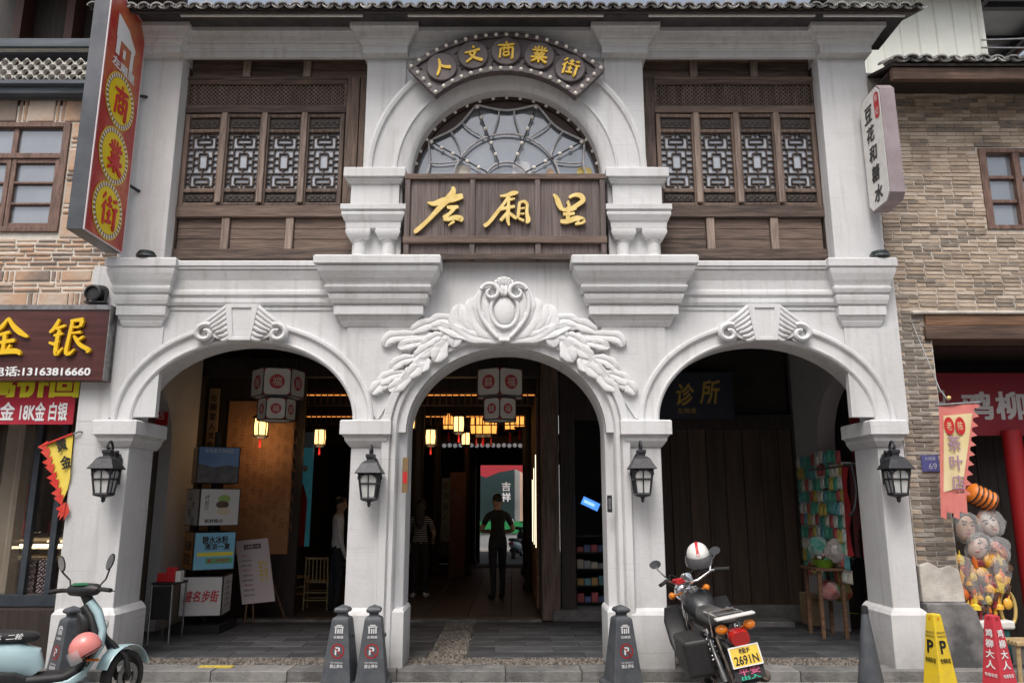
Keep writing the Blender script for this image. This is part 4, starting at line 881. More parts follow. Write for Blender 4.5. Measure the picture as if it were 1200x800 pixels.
# window
WF = mat('window_wood', (0.10, 0.055, 0.04), (0.22, 0.13, 0.10), scale=6, stretch=(5, 5, 1), rough=.6, bump=.2)
m = MB(); f = .055
m.box(WX0 - .02, WX0 + f, YL - .03, YL + .1, WZ0, WZ1); m.box(WX1 - f, WX1 + .02, YL - .03, YL + .1, WZ0, WZ1); m.box(WX0 + f, WX1 - f, YL - .03, YL + .1, WZ1 - f, WZ1); m.box(WX0 + f, WX1 - f, YL - .03, YL + .1, WZ0, WZ0 + f); m.box(WX0 + f, WX1 - f, YL - .025, YL + .1, 5.27, 5.33)
win = m.build('window', WF, LH, bevel=.005); cxw = (WX0 + WX1) / 2
m = MB(); m.box(cxw - .03, cxw + .03, YL, YL + .08, 5.33, WZ1 - f)
for s in (-1, 1):
    e0, e1 = sorted((cxw + s * .004, cxw + s * (cxw - WX0 - f)));
    m.box(e0, e0 + .05, YL - .01, YL + .05, WZ0 + f, 5.27); m.box(e1 - .05, e1, YL - .01, YL + .05, WZ0 + f, 5.27)
    for z0, z1 in ((WZ0 + f, WZ0 + f + .05), (5.22, 5.27), (4.74, 4.765), (4.98, 5.005)): m.box(e0 + .05, e1 - .05, YL - .006, YL + .045, z0, z1)
    for z0, z1 in ((WZ0 + f + .05, 4.74), (4.765, 4.98), (5.005, 5.22)):
        p = MB(); p.box(e0 + .05, e1 - .05, YL + .03, YL + .036, z0, z1); p.build('pane', GLASSD, win)
    p = MB(); q0, q1 = sorted((cxw + s * .03, cxw + s * (cxw - WX0 - f))); p.box(q0, q1, YL + .03, YL + .036, 5.33, WZ1 - f); p.build('pane', GLASSD, win)
m.build('sash_bars', WF, win, bevel=.004, kind='stuff')
# balcony with diamond trellis
BLUE = mat('painted_beam', (0.055, 0.070, 0.085), (0.10, 0.12, 0.14), scale=4, rough=.6, stretch=(.4, 4, 4))
for z0, z1, y_ in ((5.975, 6.09, -.04), (6.055, 6.10, -.10), (6.50, 6.60, -.10)):
    p = MB(); p.box(-6.6, -4.12, y_, YL + .1, z0, z1); p.build('balcony_beam', BLUE, LH, bevel=.006)
TR = mat('trellis_pale', (0.48, 0.46, 0.42), (0.60, 0.58, 0.54), scale=9, rough=.8)
m = MB(); st = .118; nz_ = 4
for k in range(-1, 24):
    for r in range(nz_):
        cx, cz = -6.5 + k * st + (st / 2 if r % 2 else 0), 6.10 + st / 2 * r + .055
        if cx > -4.2: continue
        ring = []
        n = 8
        for a in range(n):
            t = 2 * PI * a / n; ring.append((t, .5 * st / (abs(math.cos(t)) + abs(math.sin(t))) * .99))
        m.rings([[(cx + r_ * math.cos(t), -.055, cz + r_ * math.sin(t)) for t, r_ in ring], [(cx + .040 * math.cos(t) * 1.0, -.06, cz + .040 * math.sin(t)) for t, r_ in ring], [(cx + .037 * math.cos(t), -.01, cz + .037 * math.sin(t)) for t, r_ in ring], [(cx + r_ * math.cos(t), -.015, cz + r_ * math.sin(t)) for t, r_ in ring]], loop=True)
m.box(-6.6, -4.14, -.065, -.005, 6.49, 6.502); m.build('balcony_trellis', TR, LH)
p = MB(); p.box(-6.6, -4.2, 1.2, 1.3, 5.95, 8.6); p.box(-6.6, -4.2, -.1, 1.3, 8.3, 8.4); p.box(-6.6, -4.12, .1, 1.2, 5.9, 5.97); p.build('balcony_room', WOODD, LH)
for xx in (-6.2, -5.55, -5.05): p = MB(); p.box(xx, xx + .10, .95, 1.19, 6.0, 8.3); p.build('balcony_post', mat('post_red_brown', (.06, .022, .016), rough=.6), LH)
# lower shop front
p = MB(); p.box(-6.6, -4.06, .02, .30, 3.40, 3.49); p.build('cement_ledge', KERB, LH, bevel=.006)
BEIGE = mat('beige_wall', (0.30, 0.245, 0.18), (0.38, 0.32, 0.25), scale=2, rough=.8)
m = MB(); m.box(-7.0, -4.42, 2.6, 2.7, 0.09, 3.4); m.box(-7.1, -7.0, .4, 2.7, .09, 3.4); m.box(-7.0, -4.42, .3, 2.7, 3.3, 3.4); m.box(-4.46, -4.42, .5, 2.7, .09, 3.4); m.build('shop_wall', mat('shop_brown', (.10, .075, .055), (.16, .12, .09), scale=2, rough=.8), LH)
p = MB(); a = at(-4, 620, .75); b = at(24, 620, .75); p.box(a.x - .02, b.x - .08, .75, .9, .1, 3.3); p.build('shop_pillar', BEIGE, LH)
FRM = mat('blue_grey_frame', (.035, .045, .058), (.06, .07, .085), scale=5, rough=.45, metal=.3)
m = MB()
for u in (34, 64): xx = ax(u, 620, .55); m.box(xx - .03, xx + .03, .53, .60, .1, 2.45)
m.box(-7.0, -4.30, .525, .61, .10, .62 if False else .30); za = az(703, .5); m.box(-7.0, -4.30, .51, .62, za - .06, za + .05); m.build('shop_frame', FRM, LH)
p = MB(); p.box(-7.0, -4.30, .565, .572, za + .05, 2.4); p.build('shop_pane', CLEAR, LH)
p = MB(); p.box(-7.0, -4.42, .30, .75, .09, za - .07); p.build('stall_riser', WOODD, LH)
SH = thing('display_shelf', 'lit wooden display shelf inside the gold shop at the left edge', 'shelf', (-5.2, 1.8, .1))
za2 = az(640, 1.7); zb2 = az(652, 1.7)
m = MB(); m.box(-6.4, -4.5, 1.6, 2.3, zb2 - .03, zb2); m.box(-6.4, -4.5, 1.75, 2.3, za2 + .06, za2 + .1); m.build('board', BEIGE, SH)
m = MB(); m.box(-6.0, -4.55, 1.63, 1.66, za2, za2 + .03); m.build('light_strip', mat('warm_strip', (.9, .8, .6), emit=(1, .78, .48), estr=5), SH)
m = MB(); m.box(-6.4, -4.5, 2.2, 2.25, .1, zb2 - .03); m.build('back', WOODR, SH)
sp_ = thing('carved_screen', 'pale pink fretwork panel low behind the gold shop window', 'screen', (-5, 1.3, .2)); p0 = at(41, 700, 1.3); p1 = at(60, 655, 1.3)
m = MB(); m.box(p0.x, p1.x, 1.3, 1.32, p0.z, p1.z); m.build('panel', mat('screen_pink', (.55, .42, .45), emit=(.9, .7, .72), estr=.25), sp_)
m = MB()
for k in range(7):
    z_ = p0.z + (p1.z - p0.z) * (k + .5) / 7
    for j in range(3): x_ = p0.x + (p1.x - p0.x) * (j + .5 + (.25 if k % 2 else -.15)) / 3; m.tube([(x_ - .05, 1.295, z_ - .02), (x_, 1.295, z_ + .03), (x_ + .05, 1.295, z_ - .01)], .009, 4)
m.build('fretwork', INK, sp_)
for lb, u, v, kd in (('dark bottle hanging in the gold shop window', 45, 612, 0), ('red pouch hanging in the gold shop window', 27, 620, 1)):
    c_ = at(u, v, 1.2); t = thing('hanging_pouch' if kd else 'hanging_bottle', lb, 'ornament', c_); m = MB()
    if kd: m.ball(c_, .10, 12, 8, (.8, .4, 1.1)); m.tube([c_ + Vector((0, 0, .1)), c_ + Vector((0, 0, .5))], .006, 5); m.build('pouch', RED, t, smooth=60)
    else: m.lathe([(.02, -.11), (.045, -.10), (.05, 0), (.035, .05), (.014, .08), (.014, .14)], 12, c_); m.build('bottle', mat('bottle_glass', (.05, .04, .03), rough=.1), t, smooth=40)
# gold shop sign
GS = thing('gold_shop_sign', 'dark red-brown shop sign with big yellow characters and a white phone number', 'sign', (-5, -.1, 2.8))
MAR = mat('sign_maroon', (.055, .016, .016), (.10, .032, .028), scale=3, stretch=(.3, 4, 8), rough=.35)
z0, z1, xr = 2.80, 3.52, -4.0; yg = -.14
m = MB(); m.box(-7.0, xr, yg, .0, z0, z1); m.build('board', MAR, GS, bevel=.004); m = MB(); m.box(-7.0, xr + .01, yg - .01, .01, z1, z1 + .05); m.box(xr, xr + .012, yg - .004, .0, z0, z1); m.build('edge_trim', STEEL, GS)
pg = FRONT(0, yg - .001, 0); kz = .0081 / 5.333
for ch in '金银':
    (x0, y0, x1, y1), st = BIG[ch]; c_ = at((x0 + x1) / 2 / 5.333, 350 + (y0 + y1) / 2 / 5.333, yg - .03); brush(st, (x0, y0, x1, y1), pg, c_.x, c_.z, (x1 - x0) * kz, (y1 - y0) * kz, YELL, GS, thick=.03, d=.004)
c0, c1 = at(-7, 435, yg), at(106, 435, yg); text('电话:13163816660', pg, (c0.x + c1.x) / 2, c0.z, c1.x - c0.x, .095, WHITE, GS, bold=.035, d=.004)
RBN = thing('red_banner', 'red banner with yellow and white buying notices under the gold shop sign', 'banner', (-5, .1, 2.4))
m = MB(); zb0, zb1 = az(497, .05), az(445, .05); xb = ax(88, 470, .05); m.box(-7.0, xb, .05, .06, zb0, zb1); m.build('cloth', mat('banner_red', (.36, .01, .03), (.44, .015, .035), scale=3, rough=.7), RBN)
pn = FRONT(0, .049, 0); rz = az(464, .05)
text('高价回', pn, ax(38, 457, .05), az(452, .05), .92, .22, mat('banner_yellow', (.80, .72, .02), rough=.6), RBN, bold=.06, d=.004)
for b_, u0, u1 in (('黄金', -16, 17), ('18K金', 24, 53), ('白银', 58, 79), ('钯', 85, 96)):
    a, b = ax(u0, 482, .05), ax(min(u1, 96), 482, .05)
    if b_ != '钯': text(b_, pn, (a + b) / 2, az(482, .05), b - a, .18, WHITE, RBN, bold=.03, d=.003)
YF = thing('yellow_pennant', 'yellow triangular pennant with red fringe beside the gold shop doorway', 'flag', (-4.5, -.1, 1.6))
def wavy(pl, pts, m, parent, name, amp=.012, n=10):
    """thin cloth with folds: pts are four corners (a,b) bottom-left, bottom-right, top-right, top-left"""
    mb = MB(); bl, br, tr_, tl = [Vector((p[0], p[1])) for p in pts]; vs = []
    for i in range(n + 1):
        for j in range(n + 1):
            s, t = i / n, j / n; p = (bl * (1 - s) + br * s) * (1 - t) + (tl * (1 - s) + tr_ * s) * t; vs.append(pl.p(p.x, p.y, amp * math.sin(s * 7 + t * 2.5)))
    k = len(vs); vs2 = [v_ - pl.n * .004 for v_ in vs]; fs = []
    for i in range(n):
        for j in range(n): q = i * (n + 1) + j; fs += [(q, q + n + 1, q + n + 2, q + 1), (k + q, k + q + 1, k + q + n + 2, k + q + n + 1)]
    mb.add(vs + vs2, fs); return mb.build(name, m, parent, smooth=60)
FY_ = mat('flag_yellow', (.72, .55, .06), (.80, .63, .12), scale=6, rough=.8); FR_ = mat('flag_red', (.58, .03, .02), (.65, .08, .05), scale=6, rough=.8)
yp = -.02; A, Bq, Cq = at(51, 522, yp), at(86, 508, yp), at(72, 594, yp); Dq = at(80, 560, yp)
pf_ = FRONT(0, yp, 0)
wavy(pf_, [(Cq.x, Cq.z), (Dq.x + .02, Dq.z), (Bq.x, Bq.z), (A.x + .03, A.z)], FY_, YF, 'cloth', .01)
m = MB()
for k in range(9):
    t = k / 8; p_ = Vector((A.x, A.z)).lerp(Vector((Cq.x, Cq.z)), t); m.add([(p_.x + .05, yp - .02, p_.y + .05), (p_.x - .045, yp - .018, p_.y - .015 + .03 * (k % 2)), (p_.x + .045, yp - .02, p_.y - .06)], [(0, 1, 2)])
for k in range(4): m.add([(Cq.x + .02 * k, yp - .012, Cq.z + .05), (Cq.x + .02 * k - .02, yp - .014, Cq.z - .10 - .03 * (k % 2)), (Cq.x + .02 * k + .03, yp - .012, Cq.z - .04)], [(0, 1, 2)])
m.tube([(A.x, yp - .016, A.z), (Bq.x, yp - .016, Bq.z)], .012, 5); m.build('fringe', FR_, YF)
text('黄', pf_, ax(73, 521, yp), az(521, yp), .10, .12, INK, YF, d=.016, bold=.03, tilt=.35, name='character'); text('金', pf_, ax(78, 541, yp), az(541, yp), .10, .12, INK, YF, d=.016, bold=.03, tilt=.35, name='character')
m = MB(); m.tube([(A.x - .02, yp - .005, A.z - .005), (Bq.x + .06, yp - .005, Bq.z + .02), (Bq.x + .08, .02, Bq.z + .02)], .009, 6); m.build('rod', STEEL, YF)
# ================================================================== right neighbour: brick house with a snack shop
YR_ = 0.10
RH = thing('brick_house', 'old brown brick house with timber lintel and dark shop at the right edge', 'building', (5, .1, 0))
BRK = dict(scale=4, rough=.9, bump=.4, bscale=30, lo=.2, hi=.85)
BR1 = mat('brick', (.21, .175, .145), (.54, .455, .37), perobj=.6, c3=(.42, .325, .24), **BRK); BR2 = mat('brick_mass', (.21, .175, .145), (.54, .455, .37), island=.6, c3=(.42, .325, .24), **BRK)
BRG = mat('brick_grey', (.18, .16, .14), (.42, .38, .335), perobj=.6, c3=(.23, .19, .155), **BRK)
RW = (5.16, 6.3, 4.46, 5.39)
m = MB()
for b_ in ((4.0, RW[0], 3.52, 6.3), (RW[0], RW[1], 3.52, RW[2]), (RW[0], RW[1], RW[3], 6.3), (RW[1], 7.2, 3.52, 6.3), (4.0, 4.40, .75, 3.52)): m.box(b_[0], b_[1], YR_, YR_ + .35, b_[2], b_[3])
MRT2 = mat('mortar_lime', (.46, .42, .37), (.66, .62, .56), scale=8, rough=.95, bump=.3, bscale=60)
RWL = m.build('wall', MRT2, RH)
def brickmesh(nm, w_, h_, mt, seed):
    q = random.Random(seed); mb = MB(); e = .003; g_ = .0055; j = lambda: q.uniform(-.0035, .0035)
    o = [(-w_ / 2 + g_ + j(), -h_ / 2 + g_ + j()), (w_ / 2 - g_ + j(), -h_ / 2 + g_ + j()), (w_ / 2 - g_ + j(), h_ / 2 - g_ + j()), (-w_ / 2 + g_ + j(), h_ / 2 - g_ + j())]
    inn = [(x + (e if x < 0 else -e), z + (e if z < 0 else -e)) for x, z in o]
    mb.rings([[(x, .012, z) for x, z in o], [(x, -.006, z) for x, z in o], [(x, -.010, z) for x, z in inn]])
    me = bpy.data.meshes.new(nm); me.from_pydata(mb.v, [], mb.f); me.materials.append(mt); bm = bmesh.new(); bm.from_mesh(me); bmesh.ops.recalc_face_normals(bm, faces=bm.faces); bm.to_mesh(me); bm.free(); return me
H_ = .044; spots = []
z = 3.56; r = 0
while z < 6.06:
    x = 4.0 - (.09 if r % 2 else 0); 
    while x < 7.1:
        w_ = .20 if rnd.random() > .22 else .10; a, b = max(x, 4.005), x + w_
        if RW[2] - H_ < z < RW[3] and b > RW[0] - .03 and a < RW[1]: b = min(b, RW[0] - .03)
        if b - a > .02: spots.append((a, b, z, 0))
        x += w_
    z += H_; r += 1
z = .80; r = 0
while z < 3.53:
    x = 4.005 if r % 2 else 3.9
    while x < 4.39:
        w_ = .20; a, b = max(x, 4.005), min(x + w_, 4.395)
        if b - a > .03: spots.append((a, b, z, 1))
        x += w_
    z += H_; r += 1
def vis(s): 
    c_ = Vector(((s[0] + s[1]) / 2, YR_, s[2])) - CAM; d = c_.y * math.cos(PITCH) + c_.z * math.sin(PITCH); return 600 + FPX * c_.x / d
inv = [s for s in spots if vis(s) < 1215]; inv.sort(key=lambda s: -(s[1] - s[0]) + .02 * s[2]); 
near = set(inv[:300]); cache = {}
mass = MB()
for s in spots:
    w_ = round((s[1] - s[0]) * 200) / 200; lean = rnd.uniform(-.006, .006); dy = rnd.uniform(-.006, .004)
    if s in near:
        k = (w_, s[3], rnd.randrange(3))
        if k not in cache: cache[k] = brickmesh('brick', w_, H_, BRG if s[3] else BR1, len(cache))
        piece('brick', cache[k], RWL, ((s[0] + s[1]) / 2, YR_ + dy, s[2] + H_ / 2), (0, lean, 0))
    else: mass.box(s[0] + .004, s[1] - .004, YR_ - .008 + dy, YR_ + .01, s[2] + .004, s[2] + H_ - .004)
mass.build('brick_mass', BR2, RWL, kind='stuff')
# window
m = MB(); m.box(RW[0] - .03, RW[0] + .05, YR_ - .02, YR_ + .1, RW[2], RW[3]); m.box(RW[0] + .05, RW[1], YR_ - .02, YR_ + .1, RW[3] - .05, RW[3]); m.box(RW[0] + .05, RW[1], YR_ - .02, YR_ + .1, RW[2], RW[2] + .05); m.box(5.50, 5.57, YR_ - .015, YR_ + .1, RW[2] + .05, RW[3] - .05); m.box(5.88, 5.95, YR_ - .015, YR_ + .1, RW[2] + .05, RW[3] - .05)
rw = m.build('window', WF, RH, bevel=.005); m = MB()
for c0, c1 in ((RW[0] + .05, 5.50), (5.57, 5.88), (5.95, RW[1])):
    for k in range(3):
        h_ = (RW[3] - RW[2] - .10) / 3; p = MB(); p.box(c0, c1, YR_ + .05, YR_ + .056, RW[2] + .05 + k * h_ + .012, RW[2] + .05 + (k + 1) * h_ - .012); p.build('pane', GLASSD, rw)
        if k: m.box(c0, c1, YR_ + .01, YR_ + .06, RW[2] + .05 + k * h_ - .018, RW[2] + .05 + k * h_ + .018)
m.build('sash_bars', WF, rw, bevel=.003, kind='stuff')
# eave of the brick house
m = MB(); m.add([(4.02, -.42, 6.10), (7.2, -.42, 6.10), (7.2, 2.2, 6.95), (4.02, 2.2, 6.95), (4.02, -.42, 6.07), (7.2, -.42, 6.07), (7.2, 2.2, 6.9), (4.02, 2.2, 6.9)], [(0, 1, 2, 3), (4, 7, 6, 5), (0, 4, 5, 1), (0, 3, 7, 4), (1, 5, 6, 2)])
rr_ = m.build('roof', WOODD, RH); m = MB(); m.box(4.03, 7.2, -.40, -.34, 5.93, 6.065); m.build('eave_beam', WOODW, rr_, bevel=.006); m = MB(); m.box(4.03, 7.2, -.30, .1, 6.04, 6.06); m.build('soffit', WOODD, rr_)
x = 4.06
while x < 6.5:
    piece('roof_tile', tile_me, rr_, (x, -.48 + rnd.uniform(-.015, .015), 6.115 + rnd.uniform(-.008, .008)), (0, 0, rnd.uniform(-.06, .06)), (1.15, 1, 1)); piece('pan_tile', pan_me, rr_, (x + .075, -.46 + rnd.uniform(-.015, .015), 6.15), (0, 0, rnd.uniform(-.05, .05)), (1.15, 1, 1)); x += .15
# lintel, shop recess
m = MB(); m.box(4.32, 7.2, YR_ - .05, YR_ + .3, 3.26, 3.40); m.build('lintel_beam', WOODW, RH, bevel=.008); m = MB(); m.box(4.34, 7.2, YR_ - .035, YR_ + .3, 3.405, 3.52); m.build('lintel_beam', WOODR, RH, bevel=.008)
m = MB(); m.box(4.2, 7.2, YR_ - .06, YR_ + .02, 3.525, 3.56); m.build('cement_ledge', MRT2, RH, bevel=.012)
m = MB(); m.box(4.40, 7.2, 1.5, 1.6, .09, 3.3); m.box(4.02, 7.2, .45, 1.6, 3.25, 3.3); m.box(7.1, 7.2, .1, 1.6, .1, 3.3); m.box(4.15, 7.2, 2.3, 2.4, .09, 4.0); m.box(4.15, 7.2, .45, 2.4, 3.75, 3.85); m.build('shop_wall', WOODD, RH)
for k in range(12):
    p = MB(); x_ = 4.42 + k * .22; p.box(x_, x_ + .212, 1.46 - .005 * (k % 2), 1.5, .1, 2.5); p.build('door_plank', WOODD, RH)
p = MB(); p.lathe([(.10, .1), (.10, 2.4)], 16, (ax(1192, 560, .9), .9, 0)); p.build('red_post', mat('post_red', (.30, .012, .014), rough=.45), RH, smooth=40)
RS = thing('snack_shop_sign', 'dark red sign board with pale characters inside the snack shop', 'sign', (5.2, .9, 2.4)); m = MB(); m.box(4.40, 7.1, .95, 1.0, az(510, .95), az(437, .95)); m.build('board', mat('sign_dark_red', (.22, .01, .022), (.27, .014, .026), scale=2, rough=.6), RS)
prs = FRONT(0, .949, 0); a_, b_ = at(1127, 475, .95), at(1163, 475, .95)
GRY = mat('letter_grey', (.55, .53, .52), rough=.6)
text('鸡', prs, (a_.x + b_.x) / 2, a_.z, .33, .30, GRY, RS, bold=.035, d=.004, name='character'); text('柳', prs, (a_.x + b_.x) / 2 + .38, a_.z, .33, .30, GRY, RS, bold=.035, d=.004, name='character'); text('大人', prs, (a_.x + b_.x) / 2 + 1.0, a_.z, .72, .30, GRY, RS, bold=.035, d=.004)
text('口', prs, ax(1100, 472, .95), az(466, .95), .14, .16, GRY, RS, bold=.035, d=.004, name='character')
# base block of the brick pier
DKP = mat('dark_cement', (.075, .075, .078), (.30, .29, .28), scale=2.5, rough=.85, bump=.3, lo=.42, hi=.68)
m = MB(); m.prism([(4.0, .09), (4.60, .09), (4.47, .60), (4.40, .68), (4.0, .68)], -.02, .42); m.build('pier_base', DKP, RH, bevel=.015, seg=3)
m = MB(); m.prism([(4.0, .68), (4.41, .68), (4.405, .80), (4.38, .98), (4.30, 1.02), (4.2, .99), (4.1, 1.05), (4.0, 1.02)], .05, .42); m.build('render_patch', MRT2, RH, bevel=.01)
hp = thing('house_number_plate', 'blue enamel house number plate on the brick pier', 'sign', (4.1, .08, 2)); c0, c1 = at(1081, 552, .08), at(1099, 533, .08)
m = MB(); m.box(c0.x, c1.x, .075, .085, c0.z, c1.z); m.build('plate', mat('plate_blue', (.10, .10, .28), rough=.4), hp); php = FRONT((c0.x + c1.x) / 2, .0745, (c0.z + c1.z) / 2)
text('69', php, .02, -.03, .08, .06, mat('plate_print', (.5, .5, .58)), hp); text('左厢里', php, 0, .045, .11, .035, mat('plate_print', (.5, .5, .58)), hp)
# pale corrugated shed and canopy behind
SHD = thing('metal_shed', 'pale corrugated metal shed wall rising behind the brick house roof', 'shed', (5.4, 1.5, 6.7))
CORR = mat('cream_metal', (.66, .67, .60), (.74, .75, .69), scale=2, rough=.45, perobj=.3)
x = 4.3
while x < 6.30:
    w_ = min(.24, 6.31 - x); p = MB(); pts = [(x + .003, 1.5), (x + w_ - .045, 1.5), (x + w_ - .03, 1.475), (x + w_ - .012, 1.475), (x + w_ - .002, 1.5), (x + w_ - .002, 1.52), (x + .003, 1.52)]
    p.prismz(pts, 6.6, 8.42); p.build('sheet', CORR, SHD); x += w_
m = MB(); m.box(6.30, 6.34, 1.47, 4.6, 6.6, 8.4); m.build('corner_post', CORR, SHD)
CN = thing('canopy', 'dark steel framed canopy roof over the shed at upper right', 'canopy', (6.5, 3, 8.3))
r0 = on(1204, 48, 8.25); m = MB(); m.box(4.2, r0.x + .02, 1.0, 4.6, 8.42, 8.44); m.build('sheet', mat('canopy_sheet', (.20, .21, .22), (.28, .29, .30), scale=1.5, rough=.6), CN)
for k in range(5): m = MB(); m.box(4.2, r0.x, 1.0 + k * .8, 1.09 + k * .8, 8.33, 8.42); m.build('purlin', IRON, CN)
for xx in (6.42, r0.x - .1): m = MB(); m.box(xx, xx + .08, 1.0, 4.6, 8.24, 8.33); m.build('rafter', IRON, CN)
m = MB(); m.box(r0.x + .0, r0.x + .05, 1.0, 4.7, 8.2, 8.42); m.build('fascia', mat('fascia_brown', (.12, .06, .05), rough=.7), CN)
for i, (v0, v1, lb) in enumerate(((47, 40, 'upper thin cable crossing the sky by the canopy'), (56, 53, 'second thin cable crossing under the canopy'), (76, 77, 'lowest thin cable just above the brick house roof'))):
    p0, p1 = at(1150, v0, 1.35), at(1260, v1, 1.35); pts = [p0.lerp(p1, k / 8) + Vector((0, 0, -.02 * math.sin(PI * k / 8))) for k in range(9)]; m = MB(); m.tube(pts, .012, 5); tag(m.build('cable', STEEL), lb, 'cable', 'cables by the canopy')
# ================================================================== things on the pavement
def sloft(mb, st, e=2.6, n=16, y=0.0):
    """body panel: stations (x, z, half thickness, half width) joined by rounded sections"""
    P = [Vector((s[0], s[1])) for s in st]; rs = []
    for i, s in enumerate(st):
        t = (P[min(i + 1, len(P) - 1)] - P[max(i - 1, 0)]); t.normalize(); nx, nz = -t.y, t.x; ring = []
        for k in range(n):
            a = 2 * PI * k / n; ca, sa = math.cos(a), math.sin(a); p = math.copysign(abs(ca) ** (2 / e), ca) * s[2]; q = math.copysign(abs(sa) ** (2 / e), sa) * s[3]
            ring.append((s[0] + nx * p, y + q, s[1] + nz * p))
        rs.append(ring)
    mb.rings(rs)
def wheel(parent, c, r, w, rimmat, steer=0.0, spokes=5, name='wheel'):
    M3 = Matrix.Rotation(steer, 3, 'Z'); c = Vector(c)
    def tor(mb, R_, prof): mb.rings([[c + M3 @ Vector(((R_ + p) * math.cos(a), q, (R_ + p) * math.sin(a))) for p, q in prof] for a in [2 * PI * k / 28 for k in range(28)]], loop=True)
    m = MB(); tor(m, r, [(0, 0), (-.008, w * .35), (-.03, w * .5), (-.06, w * .42), (-.06, -w * .42), (-.03, -w * .5), (-.008, -w * .35)]); ty = m.build(name, RUBBER, parent, smooth=40)
    m = MB(); tor(m, r - .06, [(.012, w * .3), (-.012, w * .34), (-.016, 0), (-.012, -w * .34), (.012, -w * .3)])
    m.rings([[c + M3 @ Vector((.035 * math.cos(a), yy, .035 * math.sin(a))) for a in [2 * PI * k / 12 for k in range(12)]] for yy in (-w * .6, w * .6)])
    for k in range(spokes):
        a = 2 * PI * k / spokes; m.tube([c + M3 @ Vector((.03 * math.cos(a), 0, .03 * math.sin(a))), c + M3 @ Vector(((r - .065) * math.cos(a + .15), 0, (r - .065) * math.sin(a + .15)))], .013 if spokes < 10 else .004, 6)
    m.build('rim', rimmat, ty, smooth=40)
    m = MB(); m.rings([[c + M3 @ Vector((q * math.cos(a), yy, q * math.sin(a))) for a in [2 * PI * k / 24 for k in range(24)]] for q, yy in ((r * .30, -w * .62), (r * .52, -w * .62), (r * .52, -w * .55), (r * .30, -w * .55))], loop=True); m.build('brake_disc', STEEL, ty)
    return ty
MINT = mat('scooter_blue', (.36, .52, .55), (.40, .55, .58), scale=2, rough=.3, coat=.4)
PINK = mat('helmet_pink', (.70, .22, .20), (.76, .28, .26), scale=3, rough=.35, coat=.3)
